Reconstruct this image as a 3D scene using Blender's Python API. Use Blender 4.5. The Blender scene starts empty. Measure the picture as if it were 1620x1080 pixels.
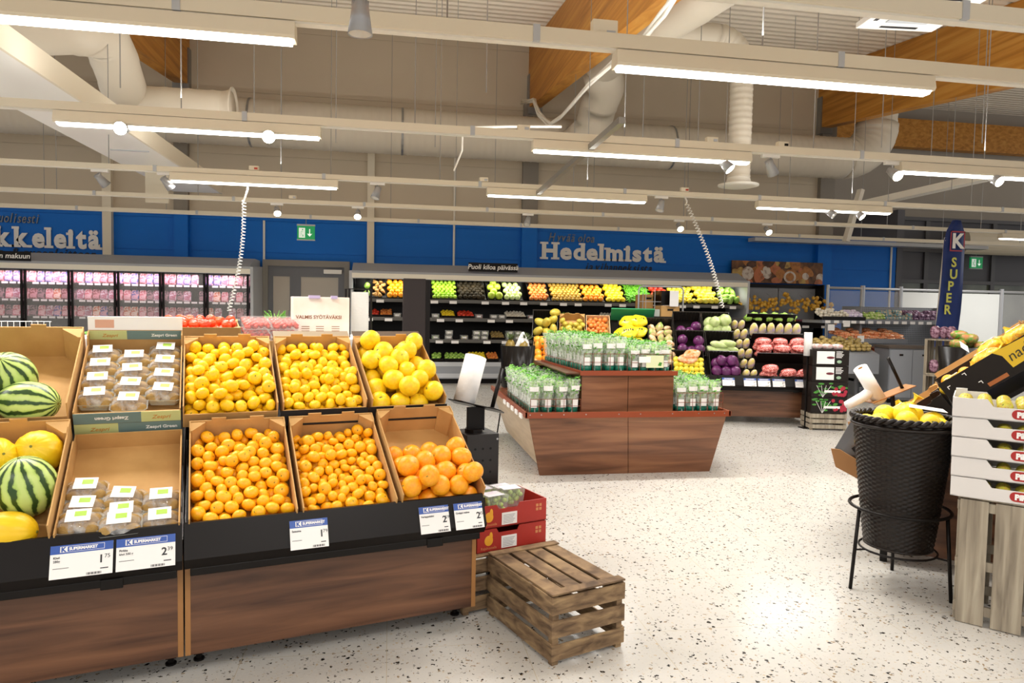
import bpy, math, random, numpy as np
from mathutils import Matrix, Vector, Euler
sc = bpy.context.scene
COL = sc.collection
PI = math.pi
# ---------------------------------------------------------------- camera
FPX = 1100.0
CAM = Vector((0, 0, 1.5))
_a, _p, _ro = math.radians(10), -math.atan(55 / 1100), .018
_r0 = Vector((math.cos(_a), -math.sin(_a), 0))
_f = Vector((math.sin(_a) * math.cos(_p), math.cos(_a) * math.cos(_p), math.sin(_p)))
_u0 = _r0.cross(_f)
_r = _r0 * math.cos(_ro) + _u0 * math.sin(_ro)
_u = _u0 * math.cos(_ro) - _r0 * math.sin(_ro)
cd = bpy.data.cameras.new('camera'); cam = bpy.data.objects.new('camera', cd); COL.objects.link(cam)
cd.sensor_width = 36; cd.lens = 36 * FPX / 1620; cd.clip_start = .05; cd.clip_end = 200
cam.matrix_world = Matrix(((_r.x, _u.x, -_f.x, CAM.x), (_r.y, _u.y, -_f.y, CAM.y), (_r.z, _u.z, -_f.z, CAM.z), (0, 0, 0, 1)))
sc.camera = cam
def ray(x, y): return _f + _r * ((x - 810) / FPX) - _u * ((y - 540) / FPX)
def atz(x, y, z=0):
    d = ray(x, y); return CAM + d * ((z - 1.5) / d.z)
def aty(x, y, Y):
    d = ray(x, y); return CAM + d * (Y / d.y)
# ---------------------------------------------------------------- world, exposure
w = bpy.data.worlds.new('daylight'); sc.world = w; w.use_nodes = True
w.node_tree.nodes['Background'].inputs[0].default_value = (1, .985, .965, 1)
w.node_tree.nodes['Background'].inputs[1].default_value = .78
sc.view_settings.view_transform = 'Standard'; sc.view_settings.look = 'None'
sc.view_settings.gamma = 1; sc.view_settings.use_curve_mapping = False
sc.view_settings.exposure = 0.03
# ---------------------------------------------------------------- ceiling light rows (light itself) and added upward fill
def area(loc, sx, sy, power, col=(1, .975, .94), rot=(0, 0, 0), spread=PI):
    l = bpy.data.lights.new('lamp_and_fill', 'AREA'); l.shape = 'RECTANGLE'; l.size = sx; l.size_y = sy
    l.energy = power; l.color = col; l.spread = spread
    o = bpy.data.objects.new('lamp_and_fill', l); COL.objects.link(o); o.location = loc; o.rotation_euler = rot
    return o
TRACK_Z = 3.0
TRACK_Y = [3.2, 3.96, 6.18, 8.78, 11.0, 12.9]
# (track index, px start, px end, py near start) of every batten in the photo
LAMPS = [(1, -420, 468, 62), (1, 972, 1472, 100), (1, -1500, -700, 62), (2, 88, 508, 205), (2, 842, 1186, 238), (2, 1420, 1760, 280), (2, -600, -180, 205),
         (3, 270, 535, 290), (3, 770, 1022, 304), (3, 1197, 1408, 330), (3, -260, -10, 290), (4, 1583, 1760, 350)]
BAT = []
for ti, xa, xb, py in LAMPS:
    Y = TRACK_Y[ti]; A = aty(xa, py, Y); B = aty(xb, py, Y)
    BAT.append((A.x, B.x, Y))
    area(((A.x + B.x) / 2, Y, TRACK_Z - .152), B.x - A.x, .07, 26 * (B.x - A.x), spread=math.radians(165))
    area(((A.x + B.x) / 2, Y, TRACK_Z + .16), B.x - A.x, .07, 13 * (B.x - A.x), rot=(PI, 0, 0))  # added upward fill above each batten to brighten the roof deck
# lamps of the shop behind the camera
for x in (-3, 1, 5):
    for y in (-3, .4): area((x, y, 2.9), 2.2, .1, 55)
# ---------------------------------------------------------------- helpers
def lin(c):
    if isinstance(c, str):
        c = c.lstrip('#'); c = [int(c[i:i + 2], 16) / 255 for i in (0, 2, 4)]
        c = [v / 12.92 if v <= .04045 else ((v + .055) / 1.055) ** 2.4 for v in c]
    return (c[0], c[1], c[2], 1)
_M = {}
def mat(name, col, rough=.5, metal=0, col2=None, nscale=10, stretch=None, mix=.5, bump=0, bscale=80, emis=0, trans=0, alpha=None, spec=.5, contrast=(.35, .65), detail=4, sss=0, coat=0):
    if name in _M: return _M[name]
    m = bpy.data.materials.new(name); m.use_nodes = True; nt = m.node_tree; b = nt.nodes['Principled BSDF']
    b.inputs['Base Color'].default_value = lin(col); b.inputs['Roughness'].default_value = rough
    b.inputs['Metallic'].default_value = metal; b.inputs['Specular IOR Level'].default_value = spec
    if trans: b.inputs['Transmission Weight'].default_value = trans
    if coat: b.inputs['Coat Weight'].default_value = coat; b.inputs['Coat Roughness'].default_value = .12
    if emis:
        b.inputs['Emission Color'].default_value = lin(col); b.inputs['Emission Strength'].default_value = emis
    tc = nt.nodes.new('ShaderNodeTexCoord')
    vec = tc.outputs['Object']
    if stretch:
        mp = nt.nodes.new('ShaderNodeMapping'); mp.inputs['Scale'].default_value = stretch
        nt.links.new(vec, mp.inputs[0]); vec = mp.outputs[0]
    if col2:
        n = nt.nodes.new('ShaderNodeTexNoise'); n.inputs['Scale'].default_value = nscale; n.inputs['Detail'].default_value = detail
        nt.links.new(vec, n.inputs['Vector'])
        r = nt.nodes.new('ShaderNodeValToRGB'); r.color_ramp.elements[0].position, r.color_ramp.elements[1].position = contrast
        r.color_ramp.elements[0].color = lin(col); r.color_ramp.elements[1].color = lin(col2)
        nt.links.new(n.outputs['Fac'], r.inputs[0]); nt.links.new(r.outputs[0], b.inputs['Base Color'])
    if bump:
        n2 = nt.nodes.new('ShaderNodeTexNoise'); n2.inputs['Scale'].default_value = bscale; n2.inputs['Detail'].default_value = 2
        nt.links.new(vec, n2.inputs['Vector'])
        bp = nt.nodes.new('ShaderNodeBump'); bp.inputs['Strength'].default_value = bump; bp.inputs['Distance'].default_value = .01
        nt.links.new(n2.outputs['Fac'], bp.inputs['Height']); nt.links.new(bp.outputs[0], b.inputs['Normal'])
    if alpha is not None:
        b.inputs['Alpha'].default_value = alpha
    _M[name] = m; return m
def nodes(m):
    nt = m.node_tree; return nt, nt.nodes['Principled BSDF']
class MB:
    def __init__(s): s.v = []; s.f = []; s.mi = []; s.m = Matrix.Identity(4)
    def add(s, vs, fs, m=0):
        o = len(s.v)
        for p in vs: s.v.append(tuple(s.m @ Vector(p)))
        for k, f in enumerate(fs):
            s.f.append(tuple(i + o for i in f)); s.mi.append(m[k] if isinstance(m, (list, tuple)) else m)
        return s
    def box(s, x0, x1, y0, y1, z0, z1, m=0, **fm):
        # face order: -z +z -y +y -x +x
        ms = [fm.get(k, m) for k in ('zn', 'zp', 'yn', 'yp', 'xn', 'xp')]
        return s.add([(x0, y0, z0), (x1, y0, z0), (x1, y1, z0), (x0, y1, z0), (x0, y0, z1), (x1, y0, z1), (x1, y1, z1), (x0, y1, z1)],
                     [(0, 3, 2, 1), (4, 5, 6, 7), (0, 1, 5, 4), (2, 3, 7, 6), (3, 0, 4, 7), (1, 2, 6, 5)], ms)
    def rbox(s, c, sx, sy, sz, R, m=0):
        o = s.m; s.m = o @ Matrix.Translation(c) @ R.to_4x4(); s.box(-sx / 2, sx / 2, -sy / 2, sy / 2, -sz / 2, sz / 2, m); s.m = o; return s
    def prism(s, poly, a, b, axis='x', m=0):
        def P(u, v, t): return {'x': (t, u, v), 'y': (u, t, v), 'z': (u, v, t)}[axis]
        n = len(poly); vs = [P(u, v, a) for u, v in poly] + [P(u, v, b) for u, v in poly]
        fs = [tuple(range(n))[::-1], tuple(range(n, 2 * n))] + [(i, (i + 1) % n, n + (i + 1) % n, n + i) for i in range(n)]
        return s.add(vs, fs, m)
    def bar(s, p, q, wd, ht=None, m=0):
        p, q = Vector(p), Vector(q); d = q - p; L = d.length
        R = d.to_track_quat('Y', 'Z').to_matrix().to_4x4()
        o = s.m; s.m = o @ Matrix.Translation(p) @ R; ht = ht or wd
        s.box(-wd / 2, wd / 2, 0, L, -ht / 2, ht / 2, m); s.m = o; return s
    def cyl(s, p, q, r0, r1=None, n=12, m=0, cap=True):
        r1 = r0 if r1 is None else r1; p, q = Vector(p), Vector(q)
        R = (q - p).to_track_quat('Z', 'Y').to_matrix(); vs = []
        for c, r in ((p, r0), (q, r1)):
            for i in range(n):
                t = 2 * PI * i / n; vs.append(tuple(c + R @ Vector((r * math.cos(t), r * math.sin(t), 0))))
        fs = [(i, (i + 1) % n, n + (i + 1) % n, n + i) for i in range(n)]
        if cap: fs += [tuple(range(n))[::-1], tuple(range(n, 2 * n))]
        return s.add(vs, fs, m)
    def tube(s, pts, r, n=8, m=0, cap=True):
        pts = [Vector(p) for p in pts]; vs = []; fs = []; N = len(pts); up = None
        rs = r if isinstance(r, (list, tuple)) else [r] * N
        for k, p in enumerate(pts):
            t = (pts[min(k + 1, N - 1)] - pts[max(k - 1, 0)]).normalized()
            if up is None: up = t.orthogonal().normalized()
            up = (up - t * up.dot(t)).normalized(); b = t.cross(up)
            for i in range(n):
                a = 2 * PI * i / n; vs.append(tuple(p + (up * math.cos(a) + b * math.sin(a)) * rs[k]))
        for k in range(N - 1):
            for i in range(n): fs.append((k * n + i, k * n + (i + 1) % n, (k + 1) * n + (i + 1) % n, (k + 1) * n + i))
        if cap: fs += [tuple(range(n))[::-1], tuple(range((N - 1) * n, N * n))]
        return s.add(vs, fs, m)
    def lathe(s, prof, n=24, m=0, c=(0, 0, 0), f=None):
        vs = []; fs = []
        for k, (r, z) in enumerate(prof):
            for i in range(n):
                t = 2 * PI * i / n; rr = r * (f(t, k) if f else 1); vs.append((c[0] + rr * math.cos(t), c[1] + rr * math.sin(t), c[2] + z))
        for k in range(len(prof) - 1):
            for i in range(n): fs.append((k * n + i, k * n + (i + 1) % n, (k + 1) * n + (i + 1) % n, (k + 1) * n + i))
        return s.add(vs, fs, m)
    def ball(s, c, rx, ry=None, rz=None, nu=16, nv=10, m=0, f=None):
        ry = ry or rx; rz = rz or rx
        vs = [(c[0], c[1], c[2] - rz)]
        for j in range(1, nv):
            ph = -PI / 2 + PI * j / nv
            for i in range(nu):
                t = 2 * PI * i / nu; k = f(t, ph) if f else 1
                vs.append((c[0] + rx * k * math.cos(ph) * math.cos(t), c[1] + ry * k * math.cos(ph) * math.sin(t), c[2] + rz * k * math.sin(ph)))
        kt = f(0, PI / 2) if f else 1
        vs.append((c[0], c[1], c[2] + rz * kt)); T = len(vs) - 1
        fs = [(0, 1 + (i + 1) % nu, 1 + i) for i in range(nu)]
        for j in range(nv - 2):
            for i in range(nu):
                a = 1 + j * nu + i; b = 1 + j * nu + (i + 1) % nu; fs.append((a, b, b + nu, a + nu))
        fs += [(T, 1 + (nv - 2) * nu + i, 1 + (nv - 2) * nu + (i + 1) % nu) for i in range(nu)]
        return s.add(vs, fs, m)
    def quad(s, a, b, c, d, m=0): return s.add([a, b, c, d], [(0, 1, 2, 3)], m)
    def mesh(s, name, mats, smooth=False):
        me = bpy.data.meshes.new(name); me.from_pydata(s.v, [], s.f)
        for mm in (mats if isinstance(mats, (list, tuple)) else [mats]): me.materials.append(mm)
        me.polygons.foreach_set('material_index', s.mi)
        if smooth: me.polygons.foreach_set('use_smooth', [True] * len(s.f))
        me.update(); return me
    def build(s, name, mats, parent=None, smooth=False, bevel=0, loc=None, M=None):
        o = bpy.data.objects.new(name, s.mesh(name, mats, smooth)); COL.objects.link(o)
        if parent: o.parent = parent
        if loc is not None: o.location = loc
        if M is not None: o.matrix_local = M
        if bevel:
            b = o.modifiers.new('bevel', 'BEVEL'); b.width = bevel; b.segments = 2; b.limit_method = 'ANGLE'
        if smooth and smooth == 'auto':
            pass
        return o
def tag(o, label, cat, group=None, kind=None):
    o['label'] = label; o['category'] = cat
    if group: o['group'] = group
    if kind: o['kind'] = kind
    return o
def struct(o): o['kind'] = 'structure'; return o
def thing(name, label, cat, M=None, group=None):
    o = bpy.data.objects.new(name, None); COL.objects.link(o); o.empty_display_size = .1
    if M is not None: o.matrix_world = M
    return tag(o, label, cat, group)
def TR(x, y, z=0, rz=0, rx=0): return Matrix.Translation((x, y, z)) @ Matrix.Rotation(rz, 4, 'Z') @ Matrix.Rotation(rx, 4, 'X')
def inst(me, name, M, label=None, cat=None, group=None, parent=None):
    o = bpy.data.objects.new(name, me); COL.objects.link(o)
    if parent: o.parent = parent; o.matrix_local = M
    else: o.matrix_world = M
    if label: tag(o, label, cat, group)
    return o
def dup(root, M, label=None, group=None):
    r = root.copy(); COL.objects.link(r); r.matrix_world = M
    if label: r['label'] = label
    if group: r['group'] = group
    for ch in root.children:
        c = ch.copy(); COL.objects.link(c); c.parent = r
        for g in ch.children:
            d = g.copy(); COL.objects.link(d); d.parent = c
    return r
_dummy = []
def text_mesh(s, size, m, bold=0, depth=.0006, align='LEFT', shear=0, spacing=1.0):
    cu = bpy.data.curves.new('lettering', 'FONT'); cu.body = s; cu.size = size; cu.extrude = depth; cu.offset = bold
    cu.align_x = align; cu.shear = shear; cu.space_character = spacing; cu.resolution_u = 3
    ob = bpy.data.objects.new('lettering', cu); COL.objects.link(ob)
    bpy.context.view_layer.update()
    me = bpy.data.meshes.new_from_object(ob.evaluated_get(bpy.context.evaluated_depsgraph_get()))
    bpy.data.objects.remove(ob); me.materials.clear(); me.materials.append(m); me.name = 'lettering'
    return me
RX90 = Matrix.Rotation(PI / 2, 4, 'X')
def text(s, size, m, M, parent=None, name='lettering', **k):
    o = bpy.data.objects.new(name, text_mesh(s, size, m, **k)); COL.objects.link(o)
    if parent: o.parent = parent
    o.matrix_local = M; return o
R = random.Random(7)
# ---------------------------------------------------------------- materials
white = mat('white_paint', '#e9e4d8', .45); cream = mat('cream_metal', '#e4dac4', .4); whitep = mat('white_plastic', '#f2f0ea', .35)
steel = mat('steel', '#b9b9bb', .3, .8); galv = mat('galvanised', '#9a9a98', .4, .7); black = mat('black_metal', '#120d0b', .38, spec=.2)
blackp = mat('black_plastic', '#100c0a', .32, spec=.22); darkbrown = mat('dark_steel', '#2b2322', .5, spec=.3)
kraft = mat('kraft', '#b98d52', .8, col2='#c79c60', nscale=6, bump=.04, bscale=60)
kraftd = mat('kraft_outside', '#a57c46', .8, col2='#b48a52', nscale=6)
kraftcream = mat('cream_board', '#efe6cc', .7)
gblack = mat('black_board', '#1b1410', .5, spec=.25)
blue = mat('blue_wall', '#0c6ccc', .5, spec=.25); blued = mat('blue_dark', '#0f4078', .6)
beige = mat('beige_panel', '#cdbfa8', .6, col2='#c8baa3', nscale=.6)
grey = mat('grey_paint', '#6c6e74', .5); greyd = mat('dark_grey', '#4a4c52', .5); greyl = mat('light_grey', '#b9bcc0', .45)
duct_m = mat('duct_cloth', '#cdc3b1', .55, bump=0)
cardw = mat('card_white', '#f3f1ee', .5); tagblue = mat('tag_blue', '#2f55a8', .4); ink = mat('ink', '#26262a', .6); inkg = mat('ink_grey', '#77787c', .6)
signw = mat('sign_white', '#ece9e4', .5); signd = mat('sign_dark', '#1f2a3c', .6); signg = mat('sign_grey', '#77808e', .6)
glass = mat('clear_glass', '#ffffff', .02, alpha=.12, spec=.6)
tube_on = mat('lamp_tube', '#fffaf0', .3, emis=9); spot_on = mat('spot_on', '#fff2d0', .3, emis=22)
leafg = mat('leaf_green', '#4f9a35', .5, col2='#2f7422', nscale=30)
def wood(name, c1, c2, c3, scale, stretch, rough=.4, bump=.0):
    m = mat(name, c1, rough); nt, b = nodes(m)
    tc = nt.nodes.new('ShaderNodeTexCoord'); mp = nt.nodes.new('ShaderNodeMapping'); mp.inputs['Scale'].default_value = stretch
    nt.links.new(tc.outputs['Object'], mp.inputs[0])
    n = nt.nodes.new('ShaderNodeTexNoise'); n.inputs['Scale'].default_value = scale; n.inputs['Detail'].default_value = 6; n.inputs['Distortion'].default_value = .6
    nt.links.new(mp.outputs[0], n.inputs['Vector'])
    r = nt.nodes.new('ShaderNodeValToRGB'); r.color_ramp.elements[0].position = .3; r.color_ramp.elements[1].position = .72
    r.color_ramp.elements[0].color = lin(c1); r.color_ramp.elements[1].color = lin(c3); e = r.color_ramp.elements.new(.5); e.color = lin(c2)
    nt.links.new(n.outputs['Fac'], r.inputs[0]); nt.links.new(r.outputs[0], b.inputs['Base Color'])
    if bump:
        bp = nt.nodes.new('ShaderNodeBump'); bp.inputs['Strength'].default_value = bump; bp.inputs['Distance'].default_value = .004
        nt.links.new(n.outputs['Fac'], bp.inputs['Height']); nt.links.new(bp.outputs[0], b.inputs['Normal'])
    return m
walnut = wood('walnut_laminate', '#43281a', '#62402b', '#7c543a', 2.0, (.7, .7, 9), .3)
walnut_l = wood('walnut_laminate_light', '#583520', '#7e5238', '#9a6b4a', 1.6, (.6, .6, 8), .3)
walnut_d = wood('walnut_laminate_dark', '#4a2c1b', '#613a24', '#7a4b2f', 2.2, (.8, .8, 9), .35)
edge_m = mat('laminate_edge', '#a0703f', .4)
cratew = wood('weathered_crate_wood', '#4d3a28', '#7d6448', '#a08560', 9, (1, 1, 3.5), .8, .5)
cratep = wood('pale_crate_wood', '#776d5e', '#978c7a', '#b0a692', 2.4, (14, 14, 1.0), .8, .3)
glulam = wood('glulam', '#a66c20', '#c48430', '#d49a44', 1.3, (6, .4, 10), .5)
trim_o = mat('copper_trim', '#8c3f20', .4)
terr = mat('terrazzo', '#e6e2da', .2, spec=.2)
nt, b = nodes(terr)
tc = nt.nodes.new('ShaderNodeTexCoord')
def vor(scale, lo, rnd=1.0):
    v = nt.nodes.new('ShaderNodeTexVoronoi'); v.inputs['Scale'].default_value = scale; v.inputs['Randomness'].default_value = rnd
    dn = nt.nodes.new('ShaderNodeTexNoise'); dn.inputs['Scale'].default_value = scale * 1.3
    ad = nt.nodes.new('ShaderNodeVectorMath'); ad.operation = 'MULTIPLY_ADD'; ad.inputs[1].default_value = (.03, .03, 0)
    nt.links.new(tc.outputs['Object'], dn.inputs['Vector']); nt.links.new(dn.outputs['Color'], ad.inputs[0]); nt.links.new(tc.outputs['Object'], ad.inputs[2])
    nt.links.new(ad.outputs[0], v.inputs['Vector'])
    sp = nt.nodes.new('ShaderNodeSeparateColor'); nt.links.new(v.outputs['Color'], sp.inputs[0])
    # chip radius varies per cell, only some cells carry a chip
    th = nt.nodes.new('ShaderNodeMapRange'); th.inputs[1].default_value = lo; th.inputs[2].default_value = 1; th.inputs[3].default_value = -.01; th.inputs[4].default_value = .42
    nt.links.new(sp.outputs[0], th.inputs[0])
    lt = nt.nodes.new('ShaderNodeMath'); lt.operation = 'LESS_THAN'
    nt.links.new(v.outputs['Distance'], lt.inputs[0]); nt.links.new(th.outputs[0], lt.inputs[1])
    return lt.outputs[0], sp.outputs[1]
base = None
c0 = nt.nodes.new('ShaderNodeTexNoise'); c0.inputs['Scale'].default_value = 3
rr = nt.nodes.new('ShaderNodeValToRGB'); rr.color_ramp.elements[0].color = lin('#b9b6b0'); rr.color_ramp.elements[1].color = lin('#c6c3bd')
nt.links.new(tc.outputs['Object'], c0.inputs['Vector']); nt.links.new(c0.outputs['Fac'], rr.inputs[0]); cur = rr.outputs[0]
for scale, lo, ca, cb in ((48, .52, '#14110f', '#8d7a62'), (85, .6, '#3a332c', '#b8a78c'), (150, .5, '#d0c7b6', '#a89d8c')):
    fac, hue = vor(scale, lo)
    cr = nt.nodes.new('ShaderNodeValToRGB'); cr.color_ramp.interpolation = 'CONSTANT'; cr.color_ramp.elements[0].color = lin(ca); cr.color_ramp.elements[1].color = lin(cb); cr.color_ramp.elements[1].position = .6
    nt.links.new(hue, cr.inputs[0])
    mx = nt.nodes.new('ShaderNodeMix'); mx.data_type = 'RGBA'; nt.links.new(fac, mx.inputs['Factor']); nt.links.new(cur, mx.inputs['A']); nt.links.new(cr.outputs[0], mx.inputs['B']); cur = mx.outputs['Result']
bt = nt.nodes.new('ShaderNodeTexBrick'); bt.offset = 0; bt.inputs['Scale'].default_value = 1; bt.inputs['Brick Width'].default_value = .6; bt.inputs['Row Height'].default_value = .6
bt.inputs['Mortar Size'].default_value = .0016; bt.inputs['Mortar Smooth'].default_value = 0
nt.links.new(tc.outputs['Object'], bt.inputs['Vector'])
mx = nt.nodes.new('ShaderNodeMix'); mx.data_type = 'RGBA'; nt.links.new(bt.outputs['Fac'], mx.inputs['Factor']); nt.links.new(cur, mx.inputs['A']); mx.inputs['B'].default_value = lin('#b5ab98')
nt.links.new(mx.outputs['Result'], b.inputs['Base Color'])
# plastic film: mostly clear with white sheen
def film(name, tint, a, rough=.12):
    m = mat(name, tint, rough, spec=.8); nt, b = nodes(m)
    tc = nt.nodes.new('ShaderNodeTexCoord'); n = nt.nodes.new('ShaderNodeTexNoise'); n.inputs['Scale'].default_value = 30; n.inputs['Detail'].default_value = 3
    nt.links.new(tc.outputs['Object'], n.inputs['Vector'])
    mr = nt.nodes.new('ShaderNodeMapRange'); mr.inputs[1].default_value = .4; mr.inputs[2].default_value = .68; mr.inputs[3].default_value = a * .5; mr.inputs[4].default_value = min(1, a * 2.0)
    nt.links.new(n.outputs['Fac'], mr.inputs[0]); nt.links.new(mr.outputs[0], b.inputs['Alpha'])
    bp = nt.nodes.new('ShaderNodeBump'); bp.inputs['Strength'].default_value = .7; bp.inputs['Distance'].default_value = .01
    nt.links.new(n.outputs['Fac'], bp.inputs['Height']); nt.links.new(bp.outputs[0], b.inputs['Normal'])
    return m
sleeve_m = film('clear_sleeve', '#f2f8f0', .30); wrap_m = film('clear_wrap', '#ffffff', .26, .08)
# ---------------------------------------------------------------- setting
mb = MB(); mb.box(-14, 24, -5, 24, -.1, 0); struct(mb.build('floor', terr))
SL = .114
def roof_z(y): return 6.87 - (14.4 - y) * SL
mb = MB(); prof = []
y = -4.0
while y < 23:
    for dy, dz in ((0, .0), (.10, .0), (.13, .045), (.20, .045)): prof.append((y + dy, roof_z(y + dy) + dz))
    y += .23
n = len(prof)
mb.add([(-14, a, b_) for a, b_ in prof] + [(24, a, b_) for a, b_ in prof], [(i, i + 1, n + i + 1, n + i) for i in range(n - 1)])
mb.add([(-14, -4, roof_z(-4) + .2), (24, -4, roof_z(-4) + .2), (24, 23, roof_z(23) + .2), (-14, 23, roof_z(23) + .2)], [(0, 1, 2, 3)])
struct(mb.build('ceiling', mat('deck_white', '#e6dccb', .5)))
def rows(mb, x0, x1, z0, z1, y, step, t=.2, m=0):
    z = z0
    while z < z1 - .01:
        zz = min(z + step, z1); mb.box(x0, x1, y, y + t, z, zz - .012, m); mb.box(x0, x1, y + .012, y + t, zz - .012, zz, m); z = zz
WY = 14.4
mb = MB(); rows(mb, -14, 9.4, 3.16, 7.0, WY, 1.2); rows(mb, -14, 11.55, 0, 3.16, WY, .62, m=1)
mb.box(9.4, 9.6, WY, 17.6, 3.16, 7.2); mb.box(9.4, 11.55, WY, WY + .2, 3.16, 3.2)
struct(mb.build('wall_back', [beige, blue]))
mb = MB(); rows(mb, 9.4, 24, 3.2, 7.4, 17.4, 1.2); struct(mb.build('wall_right', mat('recess_panel', '#b4ab9e', .6)))
# pilasters and columns along the back wall
def px_x(px, py=380, Y=WY): return aty(px, py, Y).x
for k, (xa, xb, m1, m2) in enumerate(((166, 180, cream, cream), (278, 300, mat('column_grey', '#8a8277', .5), blue), (581, 592, cream, cream), (824, 848, mat('column_grey', '#8a8277', .5), blue), (1290, 1312, mat('column_grey', '#8a8277', .5), blue))):
    a, b_ = px_x(xa), px_x(xb); mb = MB(); mb.box(a, b_, WY - .12, WY, 3.16, roof_z(WY) - (1.2 if k in (1, 3, 4) else 2.2)); mb.box(a, b_, WY - .12, WY, 0, 3.16, 1)
    struct(mb.build('trim_%d' % (k + 1), [m1, m2]))
# glazed grey facade on the far right
mb = MB(); FX0, FX1, FY = 11.55, 24, 16.0
mb.box(FX0 - .02, FX0 + .16, WY, FY, 0, 3.9); mb.box(FX0, FX1, FY, FY + .15, 2.35, 3.95)
for x in (FX0, 13.6, 15.6, 17.8, 20, 22): mb.box(x, x + .12, FY - .06, FY + .1, 0, 3.95, 1)
for z in (2.3, 3.1, 3.9): mb.box(FX0, FX1, FY - .07, FY + .1, z, z + .09, 1)
mb.box(FX0, FX1, FY + .1, FY + .2, 0, .5)
struct(mb.build('wall_glazed', [mat('facade_dark', '#54545a', .5), mat('facade_frame', '#5c5c60', .45)]))
for k, (xa, xb) in enumerate(((11.7, 13.6), (13.72, 15.6), (15.72, 17.8), (17.92, 20))):
    mb = MB(); mb.box(xa, xb, FY, FY + .02, .5, 2.3); struct(mb.build('window_%d' % (k + 1), mat('facade_glass', '#6d7565', .08, col2='#2e3230', nscale=1.1, detail=1, spec=.6)))
# roof beams
for px_, py_ in ((283, 135), (836, 140), (1294, 180)):
    p = aty(px_, py_, WY); mb = MB(); x0 = p.x
    if px_ == 283: x0 = px_x(300, 100) - .24
    poly = [(-4, roof_z(-4)), (WY + (0 if px_ != 1294 else 0), roof_z(WY)), (WY, roof_z(WY) - 1.25), (-4, roof_z(-4) - 1.25)]
    mb.prism(poly, x0, x0 + .24, 'x')
    o = tag(mb.build('roof_beam', glulam), {283: 'golden glulam roof beam at the left, above the rectangular white duct', 836: 'golden glulam roof beam meeting the back wall in the middle, beside the bent duct', 1294: 'golden glulam roof beam at the right under the cassette air conditioner'}[px_], 'beam')
    mb = MB(); mb.box(x0 - .03, x0 + .27, WY - .16, WY, roof_z(WY) - 1.4, roof_z(WY) - .6); mb.build('bracket', galv, o)
mb = MB(); mb.box(9.6, 24, 16.9, 17.15, 6.0, 6.75); tag(mb.build('roof_beam', glulam), 'dark brown cross beam over the recessed wall at the far right', 'beam')
# ---------------------------------------------------------------- ducts
def ribbed(pts, r, n=24, step=.12, rib=.008):
    P = [Vector(p) for p in pts]; out = []; rs = []
    for a, b_ in zip(P[:-1], P[1:]):
        L = (b_ - a).length; k = max(1, int(L / step))
        for i in range(k):
            out.append(a.lerp(b_, i / k)); rs.append(r); out.append(a.lerp(b_, (i + .2) / k)); rs.append(r + rib)
            out.append(a.lerp(b_, (i + .4) / k)); rs.append(r)
    out.append(P[-1]); rs.append(r)
    mb = MB(); mb.tube(out, rs, n); return mb
def arc(c, u, v, r, a0, a1, n=8):
    c, u, v = Vector(c), Vector(u), Vector(v)
    return [c + u * r * math.cos(a0 + (a1 - a0) * i / n) + v * r * math.sin(a0 + (a1 - a0) * i / n) for i in range(n + 1)]
DZ, DY, DR = 4.74, 13.4, .42
def dpart(name, pts, r, root, step=.12): return ribbed(pts, r, step=step).build(name, duct_m, root, smooth=True)
root = thing('ventilation_duct', 'long pale round ventilation duct running along the back wall, elbow up at its right end', 'duct')
xe = aty(1335, 240, DY).x
dpart('duct_run', [(-14, DY, DZ), (xe, DY, DZ)], DR, root, .14)
e = arc((xe, DY, DZ + .75), (0, 0, -1), (1, 0, 0), .75, 0, PI / 2, 7)
dpart('elbow', e, DR, root, .9); dpart('riser', [e[-1], e[-1] + Vector((0, 0, 1.4))], DR * .92, root, .14)
for x in (-2.5, .2, 5.5):
    mb = MB(); mb.lathe([(DR + .012, -.02), (DR + .012, .02)], 24); mb.build('clamp_band', galv, root, M=Matrix.Translation((x, DY, DZ)) @ Matrix.Rotation(PI / 2, 4, 'Y'))
# bent duct in the middle: off the main run, up beside the beam and towards the viewer, with a branch to the ceiling diffuser
p0 = aty(905, 235, 12.9); p1 = aty(946, 170, 12.4); p2 = aty(950, 105, 11.6); p3 = aty(1040, 40, 9.2); p4 = aty(1150, -40, 7.2)
root = thing('bent_duct', 'pale round duct bending up beside the middle glulam beam towards the viewer', 'duct')
q = [p0, p0.lerp(p1, .6) + Vector((.1, 0, -.08)), p1, p1.lerp(p2, .5) + Vector((.12, 0, 0)), p2]
dpart('elbow', q, .33, root, .3)
dpart('duct_run', [p2, p2.lerp(p3, .12) + Vector((.03, 0, .05)), p3, p4], .31, root, .9)
root = thing('diffuser_duct', 'white vertical duct dropping to a round ceiling diffuser, right of the middle beam', 'duct')
V = aty(1168, 292, 9.9); top = aty(1180, 95, 9.9)
rV = .16 * 9.9 * 18 / 11 / 16 * 1.6
rV = .165
zt = top.z
pts = arc((V.x - .42, 9.9, zt - .1), (1, 0, 0), (0, 0, 1), .42, 0, PI / 2, 7)
dpart('drop', [(V.x, 9.9, V.z + .1), (V.x, 9.9, zt - .1)], rV, root, .09)
dpart('elbow', pts, rV, root, .25); dpart('branch', [pts[-1], (aty(1010, 60, 9.9).x, 9.9, pts[-1].z)], rV, root, .4)
mb = MB(); mb.lathe([(rV, .12), (rV + .02, .05), (.30, .02), (.30, 0), (.24, -.015), (.10, -.01), (.0, -.01)], 32); mb.build('diffuser', white, root, True, M=Matrix.Translation((V.x, 9.9, V.z - .02)))
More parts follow.
